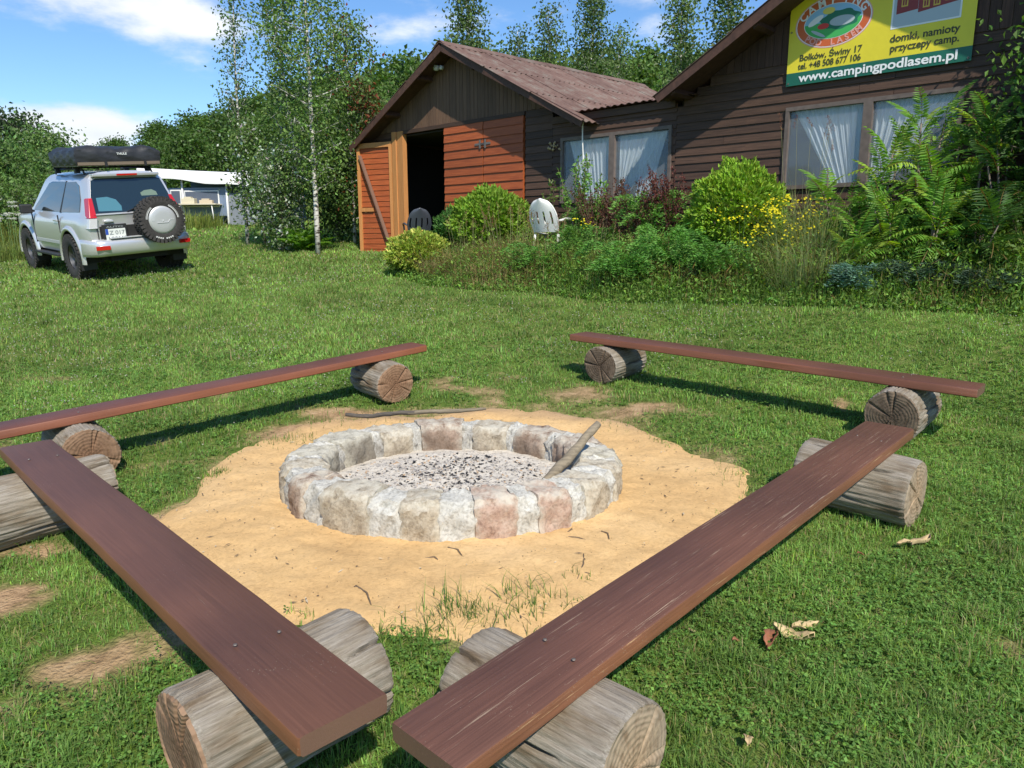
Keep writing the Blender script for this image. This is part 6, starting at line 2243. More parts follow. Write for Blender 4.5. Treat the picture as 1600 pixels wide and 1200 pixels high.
# ---- left edge: bushes and the dark tree behind the car
for i, (px, pyt, Y, spr, nl, sz, col, lab) in enumerate([
        (15, 178, 33, 1.6, 5200, .17, (.035, .065, .02), 'dark tree crown at the far left edge'),
        (62, 212, 27, 1.7, 7000, .13, (.12, .20, .055), 'soft green willow bush right of the dark tree'),
        (-20, 240, 22, 1.7, 6500, .12, (.09, .165, .04), 'green bush at the left edge below the dark tree'),
        (105, 248, 26, 1.4, 5000, .12, (.10, .18, .045), 'bush behind the car roof'),
        (10, 300, 19.5, 1.1, 4200, .09, (.11, .19, .045), 'low bush at the left edge near the car front'),
        (70, 290, 22, 1.2, 4200, .10, (.10, .18, .04), 'low leafy bush just over the car bonnet'),
        (175, 262, 31, 1.8, 4200, .17, (.08, .15, .03), 'bush seen through the gap over the car rear'),
        (150, 270, 28, 1.5, 4200, .15, (.045, .09, .02), 'dark bush behind the car roof tent'),
        (-90, 250, 22, 1.9, 5200, .13, (.06, .11, .025), 'bush outside the left edge of the picture')]):
    x, zt = at_top(px, pyt, Y)
    H = max(1.2, (zt - g1(x, Y)) * .93)
    tree('leafy_bush', (x, Y), H, .06, spr, nl, sz, col, 80 + i, lab, 'bush', nb=30, sig=.42, up=.6, start=.02, bend=.3)


def top_h(H, px, Y, zoff=0, sub_=0):
    # a negative H is the height reading of the plant's top in the photograph
    if H >= 0: return H
    x = at_depth(px, 380, Y)[0]
    return max(.15, at_depth(px, -H, Y)[2] - g1(x, Y) - zoff - sub_)


# ---- clipped and globe conifers, barberries
def globe(px, py_base, Y, rx, rz, base, seed, label, n=9000, size=.075, name='globe_conifer', ry=None, zc=None, lump=.075, extra=None, mat=None, cat='shrub', zoff=0, top=None):
    rng = np.random.default_rng(seed)
    p = at_depth(px, py_base, Y); x = p[0]; z = g1(x, Y) + zoff
    ry = ry or rx
    if top is not None: rz = (at_depth(px, top, Y)[2] - z - size * .5) / 1.86 / .62
    th = rng.random(n) * 2 * np.pi; cz = rng.uniform(-.55, 1, n); sr = np.sqrt(1 - cz ** 2 * np.sign(cz + 2))
    sr = np.sqrt(np.clip(1 - np.clip(cz, -1, 1) ** 2, 0, 1)); sr = np.where(cz < 0, np.maximum(sr, .86), sr)
    dirs = np.stack([np.cos(th) * sr, np.sin(th) * sr, cz], 1)
    bump = 1 + lump * np.sin(dirs[:, 0] * 7 + seed) * np.sin(dirs[:, 1] * 8 + 1) + lump * .7 * np.sin(dirs[:, 2] * 9 + dirs[:, 0] * 5) + .075 * np.sin(dirs[:, 0] * 21 + seed) * np.sin(dirs[:, 2] * 19 + dirs[:, 1] * 9) + .05 * np.sin(dirs[:, 1] * 31) * np.sin(dirs[:, 2] * 27 + 1)
    rr = bump * (1 - np.abs(rng.normal(size=n)) * .13)
    hz = rz * .62
    P = dirs * rr[:, None] * np.array([rx, ry, hz * 1.0]); P[:, 2] += hz * .80
    D = unit(dirs + rng.normal(size=(n, 3)) * .45 + np.array([0, 0, .35]))
    S = size * rng.uniform(.6, 1.4, n)
    c = jitter(base, n, rng, .18, .07)
    deep = rr / bump < .86
    if extra is not None:
        e = rng.random(n) < extra[0]; c[e] = jitter(extra[1], int(e.sum()), rng, .2, .08)
    V, F, C = leaf_arrays(P - D * S[:, None] * .3, D, S, S * .5, c, rng)
    root = empty(name, (x, Y, z), 0, label, cat)
    put('foliage', fast_mesh('foliage', V, F, C, mat or M_NEEDLE), root)
    mb = MB(); r2 = random.Random(seed)
    for k in range(9):
        a = k * .7; mb.tube([(0, 0, -.05), (math.cos(a) * rx * .35, math.sin(a) * ry * .35, hz * .6), (math.cos(a) * rx * .7, math.sin(a) * ry * .7, hz * r2.uniform(.9, 1.4))], [.03, .018, .006], 5)
    mb.build('stem', M_BARK, root, True)
    return root


globe(767, 385, 13.1, .70, 1.55, (.20, .34, .035), 101, 'large bright green globe conifer in front of the orange doors', 15000, .075, top=289)
globe(655, 430, 12.9, .55, .82, (.27, .36, .05), 102, 'low golden-green globe conifer beside the open door leaf', 9000, .07, extra=(.18, (.5, .46, .10)), top=357)
globe(706, 400, 13.6, .34, .95, (.06, .16, .03), 103, 'small dark green conifer between the two bright globes', 3500, .07, top=322)
globe(1150, 360, 9.9, .60, 1.52, (.24, .40, .035), 104, 'round lime-green conifer left of the hall window', 16000, .062, top=247)


def twiggy(px, Y, H, spread, n, base, seed, label, nst=26, name='barberry', leaf=.032, zoff=0, cat='shrub', extra=None):
    """upright arching stems set with small leaves"""
    rng = np.random.default_rng(seed); x = at_depth(px, 380, Y)[0]; H = top_h(H, px, Y, zoff)
    mb = MB(); P = []; D = []
    per = n // nst
    for k in range(nst):
        a = rng.random() * 6.28; s = np.linspace(0, 1, 7); l = H * rng.uniform(.65, 1.08); o = spread * rng.uniform(.2, 1)
        Q = [Vector((math.cos(a) * o * t ** 1.4 + .05 * math.cos(a + 1), math.sin(a) * o * t ** 1.4, l * (t - .12 * t * t))) for t in s]
        mb.tube(Q, [.008 * (1 - .8 * t) + .002 for t in s], 4, caps=False)
        t = rng.random(per) ** .7; i = np.minimum(5, (t * 6).astype(int)); fr = t * 6 - i
        Qa = np.array([tuple(q) for q in Q]); p = Qa[i] * (1 - fr[:, None]) + Qa[i + 1] * fr[:, None]
        P.append(p + rng.normal(size=p.shape) * .018); D.append(rng.normal(size=p.shape) + np.array([math.cos(a) * .3, math.sin(a) * .3, .6]))
    P = np.concatenate(P); D = np.concatenate(D)
    root = empty(name, (x, Y, g1(x, Y) + zoff), 0, label, cat)
    mb.build('stems', simple('twig_red', (.10, .05, .035), .8) if name == 'barberry' else M_TWIG, root, True)
    put('foliage', leaves('foliage', P, D, leaf * rng.uniform(.7, 1.4, len(P)), leaf * .5, base, rng, M_LEAF, extra=extra), root)
    return root


RED = (.13, .052, .034)
twiggy(935, 11.3, -278, .50, 2400, RED, 111, 'left dull red barberry below the first curtained window', leaf=.040, zoff=.0, extra=(.3, (.12, .10, .04)))
twiggy(985, 10.95, -270, .55, 2600, RED, 112, 'middle red barberry in front of the window mullion', leaf=.040, zoff=.0, extra=(.2, (.12, .10, .04)))
twiggy(1045, 10.6, -250, .42, 2600, (.14, .045, .035), 113, 'tallest red barberry, left of the lime-green globe', leaf=.040, zoff=.0)
twiggy(900, 11.9, -236, .30, 900, (.14, .28, .05), 114, 'upright green shrub with thin stems before the left window pane', 12, 'leafy_shrub', .06, .1)
twiggy(930, 11.6, -258, .24, 620, (.15, .30, .05), 115, 'light green shoots in front of the first curtain', 9, 'leafy_shrub', .06, .1)
twiggy(856, 12.6, -275, .16, 240, (.12, .2, .04), 116, 'single thin weed stem against the dark boards left of the first window', 5, 'leafy_shrub', .07, 0)


# ---- creeping junipers
def juniper(px, py, r, h, base, seed, label, n=4200, name='creeping_juniper', size=.055):
    g = ground_at(px, py); rng = np.random.default_rng(seed)
    nb = 46; P = []; D = []
    per = n // nb
    for k in range(nb):
        a = rng.random() * 6.28; l = r * rng.uniform(.45, 1.08); hh = h * rng.uniform(.5, 1.1)
        s = rng.random(per) ** .6
        c = np.stack([np.cos(a) * l * s, np.sin(a) * l * s, hh * np.sin(np.pi * np.clip(.12 + s * .62, 0, 1)) ** .9], 1)
        side = np.array([-math.sin(a), math.cos(a), 0.])
        w = rng.normal(size=per) * .07 * l * (1.2 - s * .6)
        P.append(c + side[None] * w[:, None] + rng.normal(size=c.shape) * .012)
        D.append(np.array([[math.cos(a), math.sin(a), .25]]) + side[None] * np.sign(w)[:, None] * .7 + rng.normal(size=c.shape) * .3)
    P = np.concatenate(P); D = np.concatenate(D)
    o = put(name, leaves(name, P, D, size * rng.uniform(.6, 1.4, len(P)), size * .28, base, rng, M_NEEDLE, .25), None, (g[0], g[1] + r * .3, g1(g[0], g[1] + r * .3)))
    tag(o, label, 'shrub', 'creeping junipers along the lawn edge'); return o


JG = (.11, .26, .045)
juniper(850, 442, .62, .48, JG, 121, 'leftmost creeping juniper, with flat sprays above the lawn edge')
juniper(905, 430, .60, .62, (.13, .28, .05), 122, 'creeping juniper below the white chair')
juniper(975, 462, .62, .60, JG, 123, 'dark juniper mound at the lawn edge left of centre of the bed')
juniper(1045, 455, .62, .70, (.12, .28, .048), 124, 'juniper with light tips below the red barberries')
juniper(1110, 462, .50, .55, JG, 125, 'juniper at the lawn edge below the lime-green globe')
juniper(1020, 410, .70, .85, (.14, .30, .055), 126, 'highest juniper mass right under the barberries', 6000)
juniper(930, 395, .60, .65, (.13, .27, .05), 127, 'juniper patch behind, right of the white chair')
juniper(1345, 472, .34, .34, (.12, .23, .16), 128, 'small blue-green dwarf conifer at the lawn edge', 3000, 'dwarf_conifer', .045)
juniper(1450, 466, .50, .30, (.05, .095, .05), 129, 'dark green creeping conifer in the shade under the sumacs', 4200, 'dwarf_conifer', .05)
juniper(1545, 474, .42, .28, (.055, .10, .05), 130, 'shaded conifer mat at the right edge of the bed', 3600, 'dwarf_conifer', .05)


# ---- sumacs: stems with large pinnate fronds, each frond its own part
def frond_mesh(L_, npair, base, seed, curl=.5):
    rng = np.random.default_rng(seed); s = np.linspace(.14, 1, npair)
    x = L_ * (s - .10 * s * s); z = L_ * (.22 * s - curl * s * s)
    P = np.stack([x, 0 * s, z], 1); tang = unit(np.gradient(P, axis=0)); parts = []
    ln = L_ * .26 * np.sin(np.pi * np.clip(.18 + s * .72, 0, 1)) ** .7
    for sg in (-1, 1):
        side = np.tile(np.array([[0, sg, 0.]]), (npair, 1))
        D = unit(side + tang * .45 + np.array([[0, 0, -.35]]) + rng.normal(size=(npair, 3)) * .07)
        # leaflet as a flat lance shape hanging slightly
        S = unit(np.cross(D, np.array([[0, 0, 1.]]))); wd = ln * .24
        V = np.empty((npair, 6, 3))
        V[:, 0] = P; V[:, 1] = P + D * ln[:, None] * .3 + S * wd[:, None] * .5; V[:, 2] = P + D * ln[:, None] * .65 + S * wd[:, None] * .38
        V[:, 3] = P + D * ln[:, None] - np.array([[0, 0, 1]]) * ln[:, None] * .12
        V[:, 4] = P + D * ln[:, None] * .65 - S * wd[:, None] * .38; V[:, 5] = P + D * ln[:, None] * .3 - S * wd[:, None] * .5
        F = (np.arange(npair) * 6)[:, None] + np.array([[0, 1, 2, 3, 4, 5]])
        c = np.repeat(jitter(base, npair, rng, .12, .05)[:, None], 6, 1)
        parts.append((V.reshape(-1, 3), F, c.reshape(-1, 3)))
    # terminal leaflet
    V, F, C = join_arrays(parts)
    # split hexagons into two quads
    Fq = np.concatenate([F[:, [0, 1, 2, 3]], F[:, [0, 3, 4, 5]]])
    # midrib
    w = .004; R = []
    rib = np.stack([np.concatenate([[0], x]), np.zeros(npair + 1), np.concatenate([[0], z])], 1)
    Rv = np.concatenate([rib + np.array([0, w, 0]), rib - np.array([0, w, 0])]); m = npair + 1
    Rf = np.array([[i, i + 1, m + i + 1, m + i] for i in range(npair)])
    V, F, C = join_arrays([(V, Fq, C), (Rv, Rf, np.tile(np.array([[.14, .10, .03]]), (2 * m, 1)))])
    return fast_mesh('frond', V, F, C, M_LEAF)


FR_ = [frond_mesh(.50, 11, (.17, .34, .05), 201, .45), frond_mesh(.44, 10, (.22, .38, .055), 202, .35), frond_mesh(.54, 12, (.14, .29, .045), 203, .6), frond_mesh(.46, 11, (.28, .40, .06), 204, .5)]
FD_ = [frond_mesh(.55, 12, (.055, .13, .025), 205, .5), frond_mesh(.5, 11, (.045, .11, .022), 206, .6)]  # same fronds with the shade of the right edge put into the leaf colour


def sumac(px, Y, H, nst, seed, label, fr, spread=.4, zoff=0, nfr=14):
    rg = random.Random(seed); x = at_depth(px, 400, Y)[0]; H = top_h(H, px, Y, zoff, .10)
    root = empty('sumac_shrub', (x, Y, g1(x, Y) + zoff), 0, label, 'shrub', 'sumacs in front of the hall')
    mb = MB()
    for k in range(nst):
        a = rg.random() * 6.28; o = spread * rg.uniform(.1, 1); h = H * rg.uniform(.55, 1.0) if k else H
        pts = [Vector((.1 * math.cos(a), .1 * math.sin(a), -.05)), Vector((o * .4 * math.cos(a), o * .4 * math.sin(a), h * .45)), Vector((o * math.cos(a), o * math.sin(a), h))]
        mb.tube(pts, [.016, .012, .008], 7)
        for j in range(nfr):
            t = 1 - .80 * (j / nfr) ** 1.0
            p = pts[1].lerp(pts[2], max(0, (t - .45) / .55)) if t > .45 else pts[0].lerp(pts[1], t / .45)
            yaw = j * 2.4 + rg.uniform(-.4, .4) + a
            pit = -rad(rg.uniform(50, 84)) if j < 4 else -rad(rg.uniform(-5, 35))
            s = rg.uniform(.82, 1.15) * (.85 if j < 2 else 1)
            ob = put('frond', rg.choice(fr), root, p, (rg.uniform(-.4, .4), pit, yaw), (s, s, s))
    mb.build('stem', M_BARK, root, True)
    return root


sumac(1312, 8.95, -285, 3, 301, 'leftmost sumac, with light fronds in front of the left window pane', FR_, .30, nfr=10)
sumac(1372, 8.6, -205, 3, 302, 'sumac with an upright frond spike before the window mullion', FR_, .22, nfr=13)
sumac(1425, 8.45, -178, 4, 303, 'sumac with pale spiky top in front of the right window pane', FR_, .25, nfr=13)
sumac(1475, 8.3, -215, 5, 304, 'broad bright sumac at the right end of the hall window', FR_, .30, nfr=13)
sumac(1516, 8.15, -172, 3, 305, 'tallest slender sumac against the boards right of the window', FR_, .20, nfr=13)
sumac(1395, 8.2, -310, 4, 306, 'low sumac filling the middle of the clump', FR_, .40, nfr=12)
sumac(1455, 7.95, -300, 4, 307, 'low sumac with yellowing fronds in the right of the clump', FR_, .38, nfr=12)
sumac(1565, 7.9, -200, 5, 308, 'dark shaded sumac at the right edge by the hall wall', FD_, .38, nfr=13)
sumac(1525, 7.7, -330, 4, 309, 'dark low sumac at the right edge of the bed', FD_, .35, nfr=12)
sumac(1345, 8.3, -345, 4, 310, 'low sumac suckers at the left of the clump', FR_, .35, nfr=8)

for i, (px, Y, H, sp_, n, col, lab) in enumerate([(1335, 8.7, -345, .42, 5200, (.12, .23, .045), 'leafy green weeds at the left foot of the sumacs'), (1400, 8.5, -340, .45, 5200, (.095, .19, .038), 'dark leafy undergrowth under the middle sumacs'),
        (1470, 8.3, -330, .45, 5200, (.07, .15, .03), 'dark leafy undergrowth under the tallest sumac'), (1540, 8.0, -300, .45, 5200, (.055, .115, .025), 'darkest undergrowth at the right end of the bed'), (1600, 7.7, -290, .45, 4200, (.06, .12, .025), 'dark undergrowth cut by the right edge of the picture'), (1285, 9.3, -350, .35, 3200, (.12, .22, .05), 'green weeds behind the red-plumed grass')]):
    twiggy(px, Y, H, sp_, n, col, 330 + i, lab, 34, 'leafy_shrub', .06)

# tree at the right edge: trunk out of frame, branches reach in
rx = 4.75
tree('broadleaf_tree', (5.85, 7.8), 3.0, .05, .95, 8000, .08, (.11, .21, .04), 320, 'leafy tree at the right edge whose branches reach over the hall wall', nb=26, sig=.20, up=.35, start=.30, bend=.3, droop=.08)
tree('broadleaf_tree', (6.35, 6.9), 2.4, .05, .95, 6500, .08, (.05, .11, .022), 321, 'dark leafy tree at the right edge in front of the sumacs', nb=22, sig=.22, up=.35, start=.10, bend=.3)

# ================================================================== MEADOW PLANTS OF THE BED, FLOWERS, LAWN
def bed_front():
    pts = [(604, 428), (640, 440), (700, 452), (760, 456), (830, 458), (900, 468), (950, 475), (1060, 476), (1180, 478), (1300, 482), (1400, 488), (1500, 492), (1600, 498), (1700, 500)]
    T = []; O = []
    for p in pts:
        g = ground_at(*p)
        T.append((g[0] - P0X) * UX + (g[1] - P0Y) * UY); O.append((g[0] - P0X) * NX + (g[1] - P0Y) * NY)
    return np.array(T), np.array(O)


BT, BO = bed_front()


def bed_in(x, y):
    t = (x - P0X) * UX + (y - P0Y) * UY; o = (x - P0X) * NX + (y - P0Y) * NY
    k = np.argsort(BT)
    return (t > BT.min()) & (t < 16) & (o > .05) & (o < np.interp(t, BT[k], BO[k])), t, o


def bed_samples(n, rng):
    t = rng.uniform(BT.min(), BT.max(), n * 2); k = np.argsort(BT); of = np.interp(t, BT[k], BO[k])
    o = .12 + (of - .12) * rng.random(n * 2)
    dens = of / of.max(); keep = rng.random(n * 2) < dens
    t, o, of = t[keep][:n], o[keep][:n], of[keep][:n]
    x = P0X + UX * t + NX * o; y = P0Y + UY * t + NY * o
    return x, y, gz(x, y), t, o, of


def meadow():
    rng = np.random.default_rng(500); parts = []
    # tall thin blades
    x, y, z, t, o, of = bed_samples(40000, rng); n = len(x)
    px = 800 + FPX * x / y
    h = rng.uniform(.18, .62, n) * (.55 + .5 * np.clip((of - o) / 1.0, 0, 1)) * (.8 + .4 * vnoise(x, y, 2.2, 9))
    h = h * np.where(px < 700, .55, 1.0)
    dry = vnoise(x, y, 1.6, 11) + .55 * np.exp(-((px - 790) / 110) ** 2) + .12 * np.exp(-((px - 1290) / 60) ** 2) - .12 * (px > 1350)
    g = jitter((.12, .21, .042), n, rng, .28, .09)
    d = jitter((.30, .235, .105), n, rng, .22, .07)
    w = (rng.random(n) < np.clip((dry - .52) * 1.4, .05, .62))[:, None]
    c = np.where(w, d, g)
    lean = rng.normal(size=n) * .75
    h = h * np.clip(.35 + (of - o) / .55, .35, 1)
    parts.append(blades(np.stack([x, y, z - .02], 1), h, rng.uniform(.006, .014, n), lean, c, rng))
    # broad low leaves
    x, y, z, t, o, of = bed_samples(52000, rng); n = len(x)
    zz = z + rng.random(n) ** 1.3 * .50 * np.clip((of - o) / .6, .15, 1)
    c = jitter((.15, .255, .05), n, rng, .3, .1)
    V, F, C = leaf_arrays(np.stack([x, y, zz], 1), rng.normal(size=(n, 3)) + np.array([[0, 0, .5]]), rng.uniform(.03, .075, n), rng.uniform(.015, .035, n), c, rng)
    Ft = np.concatenate([F[:, [0, 1, 2]], F[:, [0, 2, 3]]]); parts.append((V, Ft, C))
    V, F, C = join_arrays(parts)
    tag(put('meadow_plants', fast_mesh('meadow_plants', V, F, C, M_GRASS)), 'tangled wild grasses and weeds filling the flower bed', kind='stuff')


meadow()


def flower_clump(px, Y, H, n, spread, seed, label, base=(.78, .68, .02), name='ragwort', zoff=.25, size=.0155, stem=(.055, .11, .025), heads=7):
    rng = np.random.default_rng(seed); x0 = at_depth(px, 380, Y)[0]; H = top_h(H, px, Y); mb = MB(); parts = []; leafP = []
    for k in range(n):
        a = rng.random() * 6.28; o = spread * math.sqrt(rng.random()); h = H * rng.uniform(.6, 1.05)
        bx, by = o * math.cos(a), o * math.sin(a) * .6; tx, ty = bx * 1.25 + rng.normal() * .04, by * 1.25 + rng.normal() * .04
        mb.tube([(bx, by, 0), ((bx + tx) / 2, (by + ty) / 2, h * .55), (tx, ty, h)], [.003, .0022, .0015], 3, caps=False, mi=0)
        for j in range(8): leafP.append((bx + (tx - bx) * j / 9, by + (ty - by) * j / 9, h * (j + 1) / 10))
        for j in range(heads):
            c = np.array([tx, ty, h]) + rng.normal(size=3) * np.array([.05, .05, .03])
            m = 7
            ang = np.arange(m) / m * 6.283 + rng.random()
            nrm = unit(np.array([[rng.normal() * .4, -.5 + rng.normal() * .3, .8]]))[0]; u_ = unit(np.cross(nrm, [0, 0, 1.001])[None])[0]; v_ = np.cross(nrm, u_)
            Dv = np.cos(ang)[:, None] * u_ + np.sin(ang)[:, None] * v_
            P = np.tile(c, (m, 1)); V = np.empty((m, 4, 3)); sd = np.cross(Dv, nrm)
            V[:, 0] = P; V[:, 1] = P + Dv * size * .6 + sd * size * .28; V[:, 2] = P + Dv * size; V[:, 3] = P + Dv * size * .6 - sd * size * .28
            parts.append((V.reshape(-1, 3), (np.arange(m) * 4)[:, None] + np.arange(4)[None], np.repeat(jitter(base, m, rng, .1, .03), 4, 0)))
    root = empty(name, (x0, Y, g1(x0, Y) + zoff * 0), 0, label, 'wildflower')
    mb.build('stems', simple('herb_stem', stem, .7), root)
    V, F, C = join_arrays(parts); tag(put('flowers', fast_mesh('flowers', V, F, C, M_LEAF), root), kind='stuff')
    lp = np.array(leafP); put('leaves', leaves('leaves', lp, rng.normal(size=lp.shape) + np.array([[0, 0, .3]]), .045, .012, (.08, .16, .035), rng, M_LEAF), root)
    return root


flower_clump(1175, 9.4, -328, 26, .36, 601, 'left yellow ragwort clump below the lime-green globe', heads=8)
flower_clump(1240, 9.15, -312, 30, .34, 602, 'densest yellow ragwort clump left of the window', heads=8)
flower_clump(1205, 8.95, -352, 18, .40, 603, 'lower front ragwort clump with scattered yellow heads', heads=5)
flower_clump(1215, 8.6, -438, 6, .16, 604, 'small yellow flowers near the lawn edge', heads=6)
flower_clump(908, 11.0, -335, 4, .12, 605, 'two or three yellow flower stems right of the white chair', heads=6)
flower_clump(1290, 9.0, -352, 10, .30, 606, 'few-flowered ragwort between the clumps and the sumacs', heads=3)


def tall_grass(px, Y, H, n, spread, seed, label, col=(.22, .24, .09), plume=None, name='tall_grass', width=.008):
    rng = np.random.default_rng(seed); x0 = at_depth(px, 380, Y)[0]; H = top_h(H, px, Y) / (1.2 if plume is not None else 1)
    a = rng.random(n) * 6.28; r = spread * np.sqrt(rng.random(n))
    P = np.stack([r * np.cos(a), r * np.sin(a) * .7, 0 * r], 1); h = H * (.25 + .8 * rng.random(n) ** 1.3)
    c = jitter(col, n, rng, .22, .08)
    yaw = a + rng.normal(size=n) * .8
    V, F, C = blades(P, h, width, rng.uniform(.1, 1.25, n) ** 1.2, c, rng, 2, yaw)
    root = empty(name, (x0, Y, g1(x0, Y) - .02), 0, label, 'grass')
    put('blades', fast_mesh('blades', V, F, C, M_GRASS), root)
    if plume is not None:
        Pp = []; Dd = []
        for k in range(plume[1]):
            aa = rng.random() * 6.28; top = np.array([spread * .8 * math.cos(aa) + rng.normal() * .08, spread * .5 * math.sin(aa), H * rng.uniform(1.0, 1.35)])
            ln = rng.uniform(.12, .22); dr = unit(np.array([[rng.normal() * .3, rng.normal() * .2, 1]]))[0]
            for q in range(40): Pp.append(top + dr * ln * rng.random() + rng.normal(size=3) * .008); Dd.append(dr + rng.normal(size=3) * .4)
        Pp, Dd = np.array(Pp), np.array(Dd)
        put('plumes', leaves('plumes', Pp, Dd, .022, .006, plume[0], rng, M_GRASS), root)
        st = np.array([[Pp[i][0], Pp[i][1], Pp[i][2]] for i in range(0, len(Pp), 40)])
        mb = MB()
        for s in st: mb.tube([(s[0] * .5, s[1] * .5, 0), (s[0] * .8, s[1] * .8, s[2] * .6), tuple(s)], .0018, 3, caps=False)
        mb.build('stalks', simple('straw_stalk', (.17, .17, .07), .8), root)
    return root


tall_grass(1255, 9.3, -215, 520, .32, 701, 'tall grass with reddish plumes before the left window edge', (.26, .31, .13), ((.22, .09, .05), 7))
tall_grass(1295, 8.9, -285, 700, .34, 702, 'tall greenish grass tuft beside the red-plumed one', (.27, .32, .13))
tall_grass(1270, 8.4, -340, 800, .42, 713, 'loose pale grass at the foot of the ragwort, left of the sumacs', (.25, .30, .12))
tall_grass(735, 12.2, -352, 900, .45, 703, 'straw-coloured grass tuft left of the big globe foot', (.33, .27, .12), ((.30, .20, .10), 12))
tall_grass(800, 11.9, -340, 1200, .50, 704, 'dry brownish grass mass below the big green globe', (.30, .23, .10), ((.32, .18, .09), 26))
tall_grass(860, 11.1, -352, 900, .45, 705, 'dry grass fringe right in front of the white chair', (.31, .27, .13), ((.30, .17, .09), 14))
tall_grass(920, 10.7, -358, 700, .40, 706, 'mixed green and dry grass right of the white chair', (.22, .23, .08), ((.28, .16, .09), 8))
tall_grass(690, 12.2, -385, 600, .30, 707, 'pale leaning grass at the tip of the bed', (.40, .34, .16))
tall_grass(1270, 8.7, -400, 260, .35, 708, 'brownish grass below the ragwort clumps', (.24, .22, .08))
tall_grass(1130, 9.2, -415, 240, .40, 709, 'green grass tuft at the lawn edge under the left ragwort', (.13, .22, .05))
tall_grass(30, 19.0, .95, 1400, 1.1, 710, 'yellowing meadow grass at the left edge beyond the car', (.26, .29, .08), None, 'tall_grass', .015)
tall_grass(290, 24.5, .75, 1200, 1.2, 711, 'yellow-green meadow strip in front of the awning', (.22, .27, .07), None, 'tall_grass', .018)
tall_grass(-10, 16.5, .60, 900, .8, 712, 'rough grass at the left picture edge before the bushes', (.20, .26, .07), None, 'tall_grass', .013)


def umbels(px, py, Y, seed, label):
    rng = np.random.default_rng(seed); x0 = at_depth(px, py, Y)[0]; mb = MB(); P = []
    z0 = g1(x0, Y)
    for k in range(26):
        x, y = rng.normal() * .55, rng.normal() * .3; h = rng.uniform(.75, 1.25)
        mb.tube([(x, y, 0), (x * 1.05, y, h)], .006, 3, caps=False)
        a = rng.random(60) * 6.28; r = .10 * np.sqrt(rng.random(60))
        P.append(np.stack([x * 1.05 + r * np.cos(a), y + r * np.sin(a), h + .02 + 0 * r + rng.normal(size=60) * .006], 1))
    P = np.concatenate(P); root = empty('umbel_plant', (x0, Y, z0), 0, label, 'wildflower')
    mb.build('stems', simple('umbel_stem', (.10, .17, .05), .8), root)
    put('flowers', leaves('flowers', P, rng.normal(size=P.shape), .030, .022, (.60, .60, .52), rng, M_LEAF, .1, .02), root)['kind'] = 'stuff'


umbels(14, 350, 19.5, 801, 'white umbel flowers at the left edge in front of the bushes')
umbels(28, 375, 17.5, 802, 'lower white umbel flowers in the rough grass left of the car')


